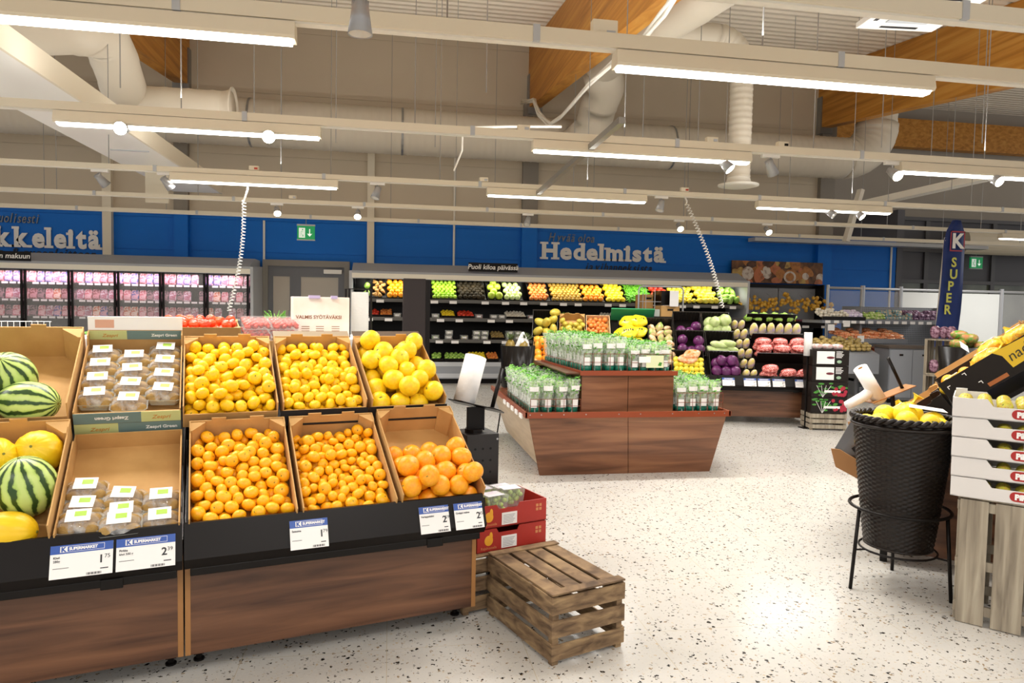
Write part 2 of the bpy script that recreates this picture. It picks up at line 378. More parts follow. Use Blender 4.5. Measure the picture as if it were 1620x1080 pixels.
# left duct with open end
root = thing('open_duct', 'pale duct at the upper left bending down to an open flanged end', 'duct')
a = aty(205, 165, 10.2); b_ = aty(368, 168, 10.2); c = aty(178, 85, 9.4); d = aty(110, 45, 8.6); e2 = aty(-60, 50, 8.6)
dpart('duct_run', [a + Vector((.1, 0, 0)), (b_.x, 10.2, a.z)], .25, root, .3)
dpart('elbow', [e2, d, d.lerp(c, .4) + Vector((.12, .1, .1)), c, c.lerp(a, .5), a + Vector((-.05, 0, .05)), a + Vector((.1, 0, 0))], [.27, .27][0], root, .9)
mb = MB(); mb.lathe([(.25, -.12), (.27, -.03), (.31, 0), (.315, .02), (.30, .02), (.24, -.04)], 28); mb.build('end_flange', duct_m, root, True, M=Matrix.Translation((b_.x, 10.2, a.z)) @ Matrix.Rotation(PI / 2, 4, 'Y'))
# wide white rectangular duct running to the back wall on the left
P0 = aty(345, 303, 12.8); z = P0.z
x1 = P0.x
mb = MB(); mb.box(x1 - .78, x1, -1, 13.0, z, z + .14, 0, xp=1); mb.box(x1, x1 + .03, -1, 13, z - .01, z + .2, 1)
o = tag(mb.build('rectangular_duct', [whitep, cream]), 'wide flat white panel duct running away at the upper left', 'duct')
mb = MB(); 
for yy in (2.2, 6.0, 9.6): mb.box(x1 - .55, x1 - .1, yy, yy + .03, z - .012, z)
mb.build('seam', greyl, o)
pp = aty(247, 310, 11.2); mb = MB(); mb.box(pp.x - .15, pp.x + .17, 11.2, 11.24, 2.95, pp.z + .4); tag(mb.build('drop_panel', cream), 'cream hanging cable cover dropping at the left beside a silver spotlight', 'panel')
pa = aty(1345, 328, 12.6); pb = aty(1640, 262, 9.5); mb = MB(); mb.bar(pa, pb, .22, .12); tag(mb.build('cable_trough', white), 'slanting white cable trough at the far right below the beams', 'trough')
pa = aty(1362, 300, 12.6); pb = aty(1338, 382, 12.6); mb = MB(); mb.bar(pa, pb, .14, .08); tag(mb.build('drop_panel', white), 'white slanting drop panel right of the ceiling diffuser, near the two spotlights', 'panel')
pa = aty(1430, 352, 14.0); mb = MB(); mb.box(px_x(1180), 13.6, 14.0, 14.3, 3.02, 3.1); tag(mb.build('wall_shelf', greyl), 'long pale ledge on top of the blue wall at the right', 'ledge')
pa = aty(1530, 375, 15.2); mb = MB(); mb.cyl((pa.x - .2, 15.2, pa.z - .1), (pa.x + 4, 15.2, pa.z - .1), .32, n=24); tag(mb.build('air_curtain', cream, smooth=False), 'round-fronted white air curtain over the entrance at the far right', 'heater')
# cassette air conditioner
ca = aty(1455, 22, 6.3); rt = thing('cassette_air_conditioner', 'white ceiling cassette air conditioner with grey metal body at the top right', 'air conditioner', TR(ca.x, ca.y, ca.z, -.1))
mb = MB(); mb.box(-.42, .42, -.42, .42, 0, .06); mb.box(-.22, .22, -.22, .22, -.012, 0, 1); mb.build('face_panel', [whitep, greyl], rt, bevel=.01)
mb = MB(); mb.box(-.36, .36, -.36, .36, .06, .36); mb.build('body', galv, rt)
for k in range(4):
    mb = MB(); mb.box(-.2, .2, -.36, -.32, -.004, .004); mb.build('louvre', black, rt, M=Matrix.Rotation(k * PI / 2, 4, 'Z'))
for sx in (-1, 1):
    for sy in (-1, 1):
        mb = MB(); mb.cyl((sx * .38, sy * .38, .2), (sx * .38, sy * .38, roof_z(6.3) - ca.z), .006, n=6); mb.build('hanger', galv, rt)
# ---------------------------------------------------------------- light tracks
TL = ['nearest light track, top right corner of the view', 'cream light track carrying the two largest battens', 'second cream light track, with glowing spotlights at the left', 'third light track, carrying a batten over the middle of the shop', 'fourth light track, just in front of the back wall', 'last thin light track along the top edge of the blue wall']
TX = [(2.0, 9), (-6, 9), (-8, 12), (-9.5, 13), (-11, 15), (-12, 16)]
tracks = []
for k, Y in enumerate(TRACK_Y):
    x0, x1 = TX[k]; s = [.085, .085, .07, .06, .055, .06][k]
    if k == 0: x0 = aty(985, 0, Y).x - 1.2
    mb = MB(); mb.box(x0, x1, Y - s / 2, Y + s / 2, TRACK_Z, TRACK_Z + s * .95); mb.box(x0, x1, Y - s * .3, Y + s * .3, TRACK_Z - .012, TRACK_Z, 1)
    o = tag(mb.build('light_track', [cream, white]), TL[k], 'light track'); tracks.append(o)
    x = x0 + .6
    while x < x1:
        mb = MB(); mb.cyl((x, Y, TRACK_Z + s), (x, Y, roof_z(Y)), .005, n=5); mb.build('hanger', galv, o)
        mb = MB(); mb.box(x + .5 - .02, x + .5 + .02, Y - s / 2 - .006, Y + s / 2 + .006, TRACK_Z - .004, TRACK_Z + s + .004); mb.build('clip', greyl, o)
        x += 1.9
# wires that hold other things
for px_, Y in ((66, 9), (190, 7.6), (402, 8.2), (532, 9.5), (1020, 9.2), (1108, 9), (1400, 8), (1480, 10), (1515, 10.5), (1560, 7.5), (690, 9.4), (770, 6.9)):
    p = aty(px_, 100, Y); mb = MB(); mb.cyl((p.x, Y, 3.6), (p.x, Y, roof_z(Y)), .006, n=5)
    tag(mb.build('hanging_wire', galv), 'thin steel wire hanging from the white roof deck', 'wire', 'thin wires hanging from the roof')
LL = {0: 'large glowing batten light at the top left corner', 1: 'large glowing batten light at the upper right, longest in view', 3: 'thin glowing batten behind two glowing spotlights at the upper left', 4: 'thin glowing batten right of the open square rail, upper middle', 5: 'thin glowing batten at the right edge, above a bright spotlight', 7: 'small batten light at the left, above the coiled cord',
      8: 'small batten light over the middle of the blue wall', 9: 'small batten light at the right near two angled spotlights', 11: 'small batten light at the far right edge over the exit sign'}
for k, (xa, xb, Y) in enumerate(BAT):
    vis = k in LL
    z = TRACK_Z - .05
    rt = thing('batten_light', LL.get(k, 'glowing batten light on a ceiling track outside the photo'), 'ceiling light', TR((xa + xb) / 2, Y, z), 'batten lights on the tracks')
    L = (xb - xa) / 2; mb = MB(); mb.prism([(-.045, .04), (.045, .04), (.06, -.035), (.05, -.05), (-.05, -.05), (-.06, -.035)], -L, L, 'x'); mb.build('housing', cream, rt)
    mb = MB(); mb.prism([(-.046, -.05), (.046, -.05), (.03, -.068), (-.03, -.068)], -L + .02, L - .02, 'x'); mb.build('diffuser', tube_on, rt)
# ---------------------------------------------------------------- spotlights
def spot_meshes(on):
    m1 = MB(); m1.box(-.09, .09, -.018, .018, -.03, 0)
    m2 = MB(); m2.cyl((0, 0, -.03), (0, 0, -.08), .008, n=8)
    m3 = MB(); m3.lathe([(.0, .05), (.034, .05), (.036, .03), (.04, .01), (.056, -.10), (.052, -.10), (.036, -.02)], 20)
    for i in range(10):
        t = 2 * PI * i / 10; m3.bar((.036 * math.cos(t), .036 * math.sin(t), 0), (.036 * math.cos(t), .036 * math.sin(t), .052), .004)
    m4 = MB(); m4.lathe([(.0, -.07), (.03, -.075), (.051, -.096)], 20)
    return [m1.mesh('adapter', whitep), m2.mesh('stem', steel), m3.mesh('lamp_head', mat('spot_grey', '#a6a6a8', .35, .4), True), m4.mesh('lens', spot_on if on else mat('spot_off', '#d8d4cc', .2))]
SM = {True: spot_meshes(True), False: spot_meshes(False)}
SPOTS = [(197, 214, 2, 1, 1.3, 0, 'left one of the two bright spotlights at the upper left, facing the viewer'), (428, 228, 2, 1, 1.3, 0, 'bright spotlight right of another on the same track, over the kiwi and mandarin boxes'),
         (158, 287, 3, 0, -.6, .6, 'silver spotlight tilted right, leftmost one on the third track'), (262, 290, 3, 0, -.6, .6, 'silver spotlight tilted right beside the cream cable cover'),
         (597, 301, 3, 0, .2, -.3, 'silver unlit spotlight over the blue wall, left of the middle batten'), (1046, 322, 3, 0, .2, -.3, 'silver unlit spotlight just right of the middle batten'),
         (1144, 268, 2, 1, .5, .6, 'white spotlight lit from below, left of the ceiling diffuser'), (1218, 272, 2, 0, -.3, .6, 'silver spotlight right of the ceiling diffuser'),
         (1411, 290, 2, 1, 1.0, 0, 'bright spotlight left of the batten at the right side'), (1569, 297, 2, 1, 1.0, .2, 'bright spotlight at the far right side under the batten'),
         (438, 337, 4, 1, .8, .3, 'small lit spotlight above the green exit sign'), (566, 342, 4, 1, .8, 0, 'small lit spotlight above the grey double door'),
         (835, 351, 4, 0, .5, -.3, 'small spotlight in front of the grey wall column'), (1074, 358, 4, 1, .9, 0, 'small lit spotlight above the right end of the white wall sign'),
         (1213, 370, 4, 1, .9, 0, 'small bright spotlight above the onion poster'), (1310, 340, 3, 0, .7, .7, 'angled spotlight left of the white slanting drop panel'), (1356, 345, 3, 1, .7, .5, 'angled lit spotlight on the white slanting drop panel'),
         (570, 12, 1, 0, 0, 0, 'large silver spotlight cut off by the top edge of the view')]
for (px_, py_, ti, on, rx, ry, lb) in SPOTS:
    Y = TRACK_Y[ti]; p = aty(px_, py_, Y)
    zz = TRACK_Z - .01
    if py_ < 50: zz = p.z + .2; Y = 3.3; p = aty(px_, py_, Y); zz = p.z + .08
    rt = thing('spotlight', lb, 'spotlight', TR(p.x, Y, zz), 'track spotlights'); ms = SM[bool(on)]
    inst(ms[0], 'adapter', Matrix.Identity(4), parent=rt); inst(ms[1], 'stem', Matrix.Identity(4), parent=rt)
    hd = Matrix.Translation((0, 0, -.10)) @ Matrix.Rotation(-ry, 4, 'Y') @ Matrix.Rotation(-rx, 4, 'X')
    if on and ti >= 2:
        l = bpy.data.lights.new('spot_light', 'SPOT'); l.energy = 150; l.spot_size = 1.1; l.spot_blend = .6; l.shadow_soft_size = .05; l.color = (1, .93, .8)
        lo = bpy.data.objects.new('spot_light', l); COL.objects.link(lo); aim = Matrix.Rotation(.5 if Y > 8 else -.5, 4, 'X'); lo.matrix_world = Matrix.Translation((p.x, Y + (.12 if Y > 8 else -.12), zz - .24)) @ aim
    inst(ms[2], 'lamp_head', hd, parent=rt); inst(ms[3], 'lens', hd, parent=rt)
for (px_, ti, lb) in ((955, 1, 'cream junction box on top of the nearest left track by the glulam beam'), (828, 2, 'cream junction box on the second track, left of the middle beam'), (1126, 2, 'cream sensor box on the second track above a spotlight'), (1238, 2, 'small socket box with a black cover on the second track'), (765, 3, 'cream socket box on the third track'), (402, 3, 'small socket box with a red mark on the third track at the left'), (1083, 3, 'small socket box with a red mark on the third track, right of the middle'), (463, 4, 'white box on the last track above the exit sign')):
    Y = TRACK_Y[ti]; p = aty(px_, 200, Y); rt = thing('junction_box', lb, 'junction box', TR(aty(px_, [0, 70, 215, 290, 338][ti], Y).x, Y, TRACK_Z + .06))
    s = .075 if ti == 1 else .055
    mb = MB(); mb.box(-s, s, -.03, .03, 0, s * 1.3 if ti == 1 else s); mb.build('box_body', cream, rt, bevel=.006)
    mb = MB(); mb.box(s * .1, s * .8, -.034, -.03, .012, .035); mb.build('socket_face', black if 'black' in lb else (mat('red_mark', '#b8452e', .5) if 'red' in lb else greyl), rt)
# open square rail crossing in the air
mb = MB(); a = aty(984, 190, 5.2); b_ = aty(850, 290, 8.8); mb.bar(a, (b_.x, 8.8, a.z), .05); tag(mb.build('square_rail', galv), 'bare square steel rail hanging across the tracks, open end towards the viewer', 'rail')
# white cable bundle
pts = [aty(*q) for q in ((826, 162, 13.9), (845, 158, 12.8), (852, 180, 12.2), (870, 197, 11.6), (888, 184, 11), (905, 165, 10.4), (935, 130, 9.4), (975, 95, 8.2), (1012, 70, 7.4), (1050, 20, 6.6), (1075, -20, 6))]
mb = MB()
for k in range(3): mb.tube([p + Vector((.02 * math.sin(i * 1.7 + k * 2), 0, .03 * math.cos(i * 1.3 + k * 2))) for i, p in enumerate(pts)], .022, 6)
tag(mb.build('cable_bundle', white, smooth=True), 'bundle of white cables sagging from the middle glulam beam', 'cable')
pts = [aty(*q) for q in ((888, 200, 9.2), (800, 200, 9.2), (732, 202, 9.2), (731, 238, 9.2), (718, 270, 9.3), (718, 420, 9.3))]
mb = MB(); mb.tube(pts[:3], .018, 6); mb.tube(pts[2:5], .012, 6); tag(mb.build('conduit', white), 'thin white conduit running left from the sagging cables and turning down', 'conduit')
for px_, lb in ((718, 'thin white conduit down the blue wall, in the middle'), (418, 'thin white conduit down the blue wall, beside the grey double door'), (1410, 'white conduit down the blue wall at its right end')):
    X = px_x(px_); mb = MB(); mb.cyl((X, WY - .022, 1.2), (X, WY - .022, 3.1 if px_ > 1000 else 4.6 if px_ == 718 else 3.1), .022, n=8); tag(mb.build('conduit', white), lb, 'conduit')
def coil(pa, pb, turns, r, lead, name_lb):
    root = thing('coiled_cord', name_lb, 'cord')
    a, b_ = Vector(pa), Vector(pb); n = turns * 10; pts = []
    d = (b_ - a); ax = d.normalized(); u = ax.orthogonal().normalized(); v = ax.cross(u)
    for i in range(n + 1):
        t = i / n; pts.append(a + d * t + (u * math.cos(t * turns * 2 * PI) + v * math.sin(t * turns * 2 * PI)) * r + Vector((.05 * math.sin(t * PI), 0, 0)))
    mb = MB(); mb.tube(pts, r * .25, 5); mb.build('coil', whitep, root, True)
    mb = MB(); mb.tube([lead, lead.lerp(a, .5) + Vector((.02, 0, -.01)), a], .011, 6); mb.build('lead', whitep, root, True)
coil(aty(386, 318, 8.76), aty(362, 492, 8.5), 34, .021, Vector((aty(392, 285, 8.76).x, 8.76, 3.0)), 'white coiled cord hanging at the left in front of the meat fridge')
coil(aty(1086, 322, 8.78), aty(1143, 486, 8.9), 36, .024, Vector((aty(1083, 305, 8.78).x, 8.78, 3.0)), 'white coiled cord hanging over the cabbages, right of the white wall sign')
# ---------------------------------------------------------------- lettering on the blue wall
def slab_text(s, size, m, M, bold, parent, track=1.0, slab=True, shear=0):
    x = 0; mb = MB(); objs = []
    for ch in s:
        if ch == ' ': x += size * .3; continue
        me = text_mesh(ch, size, m, bold=bold * size, depth=.01, shear=shear); co = np.array([v.co[:] for v in me.vertices])
        lo, hi = co[:, 0].min(), co[:, 0].max()
        o = bpy.data.objects.new('letter', me); COL.objects.link(o); o.parent = parent; o.matrix_local = M @ Matrix.Translation((x - lo, 0, 0))
        if slab:
            sb = MB(); T = size * .09; st = size * .2
            def sl(c, y, l=1, r=1): sb.box(c - st * .5 - size * .075 * l, c + st * .5 + size * .075 * r, y, y + T, -.01, .0102)
            base = co[:, 1].min() if ch not in 'g' else 0; topy = co[:, 1].max(); xh = size * .52
            if ch == 'H':
                for c in (lo + st * .45, hi - st * .45): sl(c, base); sl(c, topy - T)
            elif ch in 'lkh':
                sl(lo + st * .45, base); sl(lo + st * .45, topy - T, 1, 0)
                if ch == 'k': sl(hi - st * .3, base)
                if ch == 'h': sl(hi - st * .45, base)
            elif ch == 'd': sl(hi - st * .45, topy - T, 1, 0); sl(hi - st * .45, base, 0, 1)
            elif ch == 'i': sl((lo + hi) / 2, base); sl((lo + hi) / 2, xh - T * .6, 1, 0)
            elif ch in 'mn':
                cs = (lo + st * .45, (lo + hi) / 2, hi - st * .45) if ch == 'm' else (lo + st * .45, hi - st * .45)
                for c in cs: sl(c, base)
                sl(cs[0], xh - T * .6, 1, 0)
            elif ch in 'äa': sl(hi - st * .45, base, 0, 1)
            if sb.v:
                sb.build('serif', m, o)
        x += (hi - lo) + size * .07 * track + (size * .05 if ch in 'Hlkimh' and slab else 0)
    return x
def wall_word(s, px0, py0, px1, m, lb, bold, slab, size, shear=0):
    a, b_ = aty(px0, py0, WY - .02), aty(px1, py0, WY - .02)
    rt = thing('wall_lettering', lb, 'lettering', TR(a.x, WY - .02, a.z) @ RX90)
    if slab: wdt = slab_text(s, size, m, Matrix.Identity(4), bold, rt)
    else:
        wdt = slab_text(s, size, m, Matrix.Identity(4), bold, rt, slab=False, shear=shear)
    rt.matrix_world = TR(a.x, WY - .02, a.z) @ RX90 @ Matrix.Diagonal(((b_.x - a.x) / wdt, 1, 1, 1))
wall_word('Hedelmistä', 857, 408, 1053, signw, 'large off-white slab-serif word Hedelmistä on the blue wall', .042, True, .47)
wall_word('Hyvää oloa', 868, 381, 941, signg, 'dim grey italic words above the word Hedelmistä', .01, False, .25, .3)
wall_word('ja vihanneksista', 925, 427, 1032, signd, 'dark italic words below the word Hedelmistä', .008, False, .23, .3)
wall_word('kkeleitä', -6, 388, 161, signw, 'large off-white slab-serif word kkeleitä cut off by the left edge', .042, True, .50)
wall_word('uolisesti', -2, 351, 63, signg, 'dim grey italic word at the left edge above the large white word', .01, False, .25, .3)
wall_word('illa- & ruoanlaittoon', -24, 404, 153, signd, 'dark italic words at the left below the large white word', .008, False, .23, .3)
def chalk(s, px0, px1, py0, py1, Y, lb):
    a, b_ = aty(px0, py1, Y), aty(px1, py0, Y); rt = thing('header_sign', lb, 'sign', TR(a.x, Y, a.z)); wd = b_.x - a.x; h = b_.z - a.z
    mb = MB(); mb.box(0, wd, 0, .02, 0, h); mb.build('board', black, rt)
    me = text_mesh(s, h * .75, whitep, bold=.002, shear=.15, align='CENTER'); inst(me, 'lettering', Matrix.Translation((wd / 2, -.002, h * .28)) @ RX90, parent=rt)
# exit signs
green = mat('exit_green', '#12a05c', .4, emis=.25); exw = mat('exit_white', '#f4fff4', .4, emis=.35)
def exit_sign(px0, px1, py0, py1, Y, lb):
    a, b_ = aty(px0, py1, Y), aty(px1, py0, Y); w_ = b_.x - a.x; h = w_ * .78; rt = thing('exit_sign', lb, 'sign', TR(a.x, Y, a.z))
    mb = MB(); mb.box(0, w_, 0, .04, 0, h); mb.build('panel', green, rt)
    mb = MB(); mb.box(-.005, w_ + .005, -.002, .042, h, h + .03); mb.box(-.005, w_ + .005, -.002, .042, -.02, 0); mb.build('frame', greyl, rt)
    mb = MB(); mb.box(w_ * .1, w_ * .45, -.003, 0, h * .12, h * .85); mb.build('doorway_symbol', exw, rt)
    u = w_
    mb = MB(); mb.cyl((u * .31, -.006, h * .72), (u * .31, -.003, h * .72), u * .04, n=10)
    for p, q in (((.29, .64), (.24, .42)), ((.24, .42), (.33, .34)), ((.33, .34), (.33, .2)), ((.24, .42), (.2, .28)), ((.2, .28), (.13, .27)), ((.29, .6), (.38, .52)), ((.28, .6), (.19, .54)), ((.19, .54), (.17, .44))):
        mb.bar((u * p[0], -.0045, h * p[1]), (u * q[0], -.0045, h * q[1]), u * .045, .003)
    mb.build('running_figure', green, rt)
    mb = MB(); mb.box(u * .68, u * .74, -.004, 0, h * .35, h * .78); mb.add([(u * .57, -.004, h * .42), (u * .85, -.004, h * .42), (u * .71, -.004, h * .2)], [(0, 2, 1)]); mb.bar((u * .57, -.002, h * .45), (u * .71, -.002, h * .24), u * .05, .003); mb.bar((u * .85, -.002, h * .45), (u * .71, -.002, h * .24), u * .05, .003); mb.build('arrow', exw, rt)
    mb = MB(); mb.cyl((w_ / 2, .02, h + .03), (w_ / 2, .02, TRACK_Z - a.z if Y < 13.5 else h + .3), .006, n=6); mb.build('hanger', galv, rt)
exit_sign(470, 498, 357, 378, 12.9, 'green exit sign hanging over the grey double door')
exit_sign(1535, 1555, 408, 424, 15.6, 'green exit sign at the far right on the grey facade')
# ---------------------------------------------------------------- grey double door
DYY = WY - .08; xa, xb = aty(416, 450, DYY).x, aty(553, 450, DYY).x; zt = aty(480, 412, DYY).z
rt = thing('double_door', 'grey metal double door with frosted panes in the back wall', 'door', TR(xa, DYY, 0)); w_ = xb - xa
mb = MB(); mb.box(0, .1, -.05, .08, 0, zt); mb.box(w_ - .1, w_, -.05, .08, 0, zt); mb.box(.1, w_ - .1, -.05, .08, zt - .12, zt); mb.build('frame', mat('door_frame', '#84807a', .5), rt)
x0, x1, x2 = .1, w_ * .36, w_ - .1
for a, b_ in ((x0, x1), (x1, x2)):
    mb = MB(); z1 = zt - .12; m_ = .12 if a > .2 else .09
    mb.box(a, a + m_, 0, .05, 0, z1); mb.box(b_ - m_, b_, 0, .05, 0, z1); mb.box(a + m_, b_ - m_, 0, .05, z1 - .2, z1); mb.box(a + m_, b_ - m_, 0, .05, 0, .5)
    lf = mb.build('leaf', grey, rt); mb = MB(); mb.box(a + m_, b_ - m_, .02, .03, .5, z1 - .2); mb.build('pane', mat('frosted', '#b9b1a4', .35), lf)
    mb = MB(); mb.cyl((b_ - .09 if a < .2 else a + .09, -.05, .9), (b_ - .09 if a < .2 else a + .09, -.05, 1.35), .014, n=8); mb.build('handle', steel, lf)
mb = MB(); mb.box(w_ * .7, w_ - .15, -.08, 0, zt - .25, zt - .17); mb.build('closer', whitep, rt)
# ---------------------------------------------------------------- produce helpers
def fruit_mat(name, c1, c2, nscale=6, rough=.3, bump=.15, bscale=140, spec=.5): return mat(name, c1, rough, col2=c2, nscale=nscale, bump=bump, bscale=bscale, spec=spec)
citrus = {'mand': fruit_mat('mandarin_peel', '#ffae0c', '#ffc01c'), 'mandy': fruit_mat('clementine_peel', '#ffc60c', '#ffd61e'), 'orange': fruit_mat('orange_peel', '#fb9a12', '#ffb222'), 'grape': fruit_mat('grapefruit_peel', '#ffcf10', '#ffdf28', 4), 'lemon': fruit_mat('lemon_peel', '#f6d417', '#fbe03a')}
stem_g = mat('stem_end', '#7d7a2a', .7)
def citrus_mesh(m, flat=.84, nu=20, nv=14, seed=0):
    rr_ = random.Random(seed); ph = rr_.random() * 6; am = .012 + .02 * rr_.random()
    mb = MB(); mb.ball((0, 0, 0), 1, 1, flat, nu, nv, f=lambda t, p: (1 + am * math.sin(2 * t + ph)) * (1 - .10 * max(0, math.sin(p)) ** 24 - .05 * max(0, -math.sin(p)) ** 20))
    mb.lathe([(.0, .02), (.07, .022), (.12, .005), (.13, -.03)], 7, 1, (0, 0, flat * .9), f=lambda t, k: 1 + .35 * math.cos(t * 5))
    return mb.mesh('citrus', [m, stem_g], True)
MESH = {}
for k in ('mand', 'mandy'): MESH[k] = [citrus_mesh(citrus[k], f, seed=i) for i, f in enumerate((.82, .88, .78))]
MESH['orange'] = [citrus_mesh(citrus['orange'], f, 24, 16, seed=i) for i, f in enumerate((.96, .92, .99))]
MESH['grape'] = [citrus_mesh(citrus['grape'], f, 24, 16, seed=i) for i, f in enumerate((.93, .9, .96))]
def rnd_rot(r): return Euler((r.uniform(-1.2, 1.2), r.uniform(-1.2, 1.2), r.uniform(0, 6.28))).to_matrix().to_4x4()
def pack(x0, x1, y0, y1, n, r, jit=.1, seed=1, it=260, slope=0., g=(0, -.0004, -.0016), wallr=.9):
    rs = np.random.RandomState(seed); rad = r * (1 + rs.uniform(-jit, jit, n))
    P = np.stack([rs.uniform(x0 + r, x1 - r, n), rs.uniform(y0 + r, y1 - r, n), r + rs.uniform(0, r * 5, n)], 1)
    for k in range(it):
        P += np.array(g)
        for s in range(3):
            D = P[:, None] - P[None]; d = np.sqrt((D ** 2).sum(2)) + 1e-9; np.fill_diagonal(d, 9)
            ov = (rad[:, None] + rad[None]) * .97 - d; m_ = ov > 0
            P += (D / d[..., None] * (np.where(m_, ov, 0) * .3)[..., None]).sum(1)
            P[:, 0] = np.clip(P[:, 0], x0 + rad * wallr, x1 - rad * wallr); P[:, 1] = np.clip(P[:, 1], y0 + rad * wallr, y1 - rad * wallr); P[:, 2] = np.maximum(P[:, 2], rad * .92)
    return [(Vector(p), float(q)) for p, q in zip(P, rad)]
def fill(M, kind, name, label, cat, group, pk, seed=3):
    r = random.Random(seed)
    for p, q in pk: inst(r.choice(MESH[kind]), name, M @ Matrix.Translation(p) @ rnd_rot(r) @ Matrix.Diagonal((q, q, q, 1)), label, cat, group)
# ---------------------------------------------------------------- carton
def carton(label, M, w_, d, h, outer=kraftd, inner=kraft, fh=None, bh=None, corner=.06, tabs=True, group=None, back_top=None, lip=None, cat='box', name='cardboard_box'):
    rt = thing(name, label, cat, M, group); t = .005; fh = fh or h; bh = bh or h
    mb = MB(); mb.box(0, w_, 0, d, 0, t); mb.build('base', inner, rt)
    mb = MB(); mb.box(t, w_ - t, 0, t, t, fh, 1, yn=0); mb.build('front_wall', [outer, inner], rt)
    mb = MB(); mb.box(t, w_ - t, d - t, d, t, bh, 0, yp=1, yn=0)
    if tabs:
        for c in (.3, .7): mb.box(w_ * c - .03, w_ * c + .03, d - t, d, bh, bh + .014)
    mb.build('back_wall', [inner, outer], rt)
    for s in (0, 1):
        x = 0 if s == 0 else w_ - t; mb = MB()
        poly = [(0, t), (d, t), (d, bh), (d - .05, bh), (d - .07, h - .012), (.07, h - .012), (.05, max(fh, h - .01)), (0, max(fh, h - .01))]
        mb.prism(poly, x, x + t, 'x'); mb.build('side_wall', inner, rt)
    if corner:
        for sx in (0, 1):
            for sy in (0, 1):
                if sy == 0 and fh < h * .7: continue
                cx = t if sx == 0 else w_ - t; cy = t if sy == 0 else d - t; dx = corner * (1 if sx == 0 else -1); dy = corner * (1 if sy == 0 else -1)
                hh = bh if sy else h; mb = MB()
                mb.prism([(cx, cy), (cx + dx, cy), (cx + dx, cy + dy * .12), (cx + dx * .12, cy + dy), (cx, cy + dy)], t, hh - .004, 'z'); mb.build('corner_post', inner, rt)
    if back_top is not None:
        mb = MB(); mb.box(0, w_, d, d + .05, bh - .005, bh, 0); mb.build('back_flap', back_top, rt)
    if lip is not None:
        mb = MB(); mb.prism([(-.001, fh - .055), (-.03, fh - .07), (-.034, fh - .064), (-.001, fh)], -.01, w_ + .01, 'x'); mb.build('folded_flap', lip, rt)
    return rt
# ---------------------------------------------------------------- price tag
def price_tag(label, M, w_=.15, h=.105, big='1', small='75', l1='', l2='', group='supermarket price tags'):
    rt = thing('price_tag', label, 'price tag', M, group)
    mb = MB(); mb.box(0, w_, 0, .0015, 0, h); mb.build('card', cardw, rt)
    mb = MB(); mb.box(0, w_, -.0006, 0, h * .74, h); mb.build('header_band', tagblue, rt)
    f = Matrix.Translation
    mb = MB(); y = -.0012
    x0, x1, z0, z1 = w_ * .15, w_ * .86, h * .78, h * .96; lw = .0012
    for a in ((x0, x1, z0, z0 + lw), (x0, x1, z1 - lw, z1), (x0, x0 + lw, z0, z1), (x1 - lw, x1, z0, z1)): mb.box(a[0], a[1], y, -.0006, a[2], a[3])
    mb.box(x0, x0 + h * .2, y, -.0006, z0, z1); mb.build('logo_frame', cardw, rt)
    text('K', h * .2, tagblue, f((x0 + h * .03, -.0014, z0 + h * .02)) @ RX90, rt, bold=.001, depth=.0002)
    text('SUPERMARKET', h * .125, cardw, f((x0 + h * .24, -.0009, z0 + h * .05)) @ RX90, rt, bold=.0006, depth=.0002, spacing=.92)
    text(big, h * .34, ink, f((w_ * .76, -.0004, h * .36)) @ RX90, rt, bold=.0008, depth=.0003)
    text(small, h * .17, ink, f((w_ * .86, -.0004, h * .49)) @ RX90, rt, depth=.0003)
    if l1: text(l1, h * .095, ink, f((w_ * .05, -.0004, h * .6)) @ RX90, rt, depth=.0003, bold=.0003)
    if l2: text(l2, h * .095, ink, f((w_ * .05, -.0004, h * .49)) @ RX90, rt, depth=.0003, bold=.0002)
    mb = MB()
    for i in range(14): mb.box(w_ * .58 + i * .0034, w_ * .58 + i * .0034 + (.0012 + .0008 * (i % 3)), -.0005, 0, h * .03, h * .10)
    mb.box(w_ * .05, w_ * .3, -.0005, 0, h * .3, h * .315); mb.box(w_ * .8, w_ * .93, -.0005, 0, h * .17, h * .2); mb.build('barcode', ink, rt)
    return rt
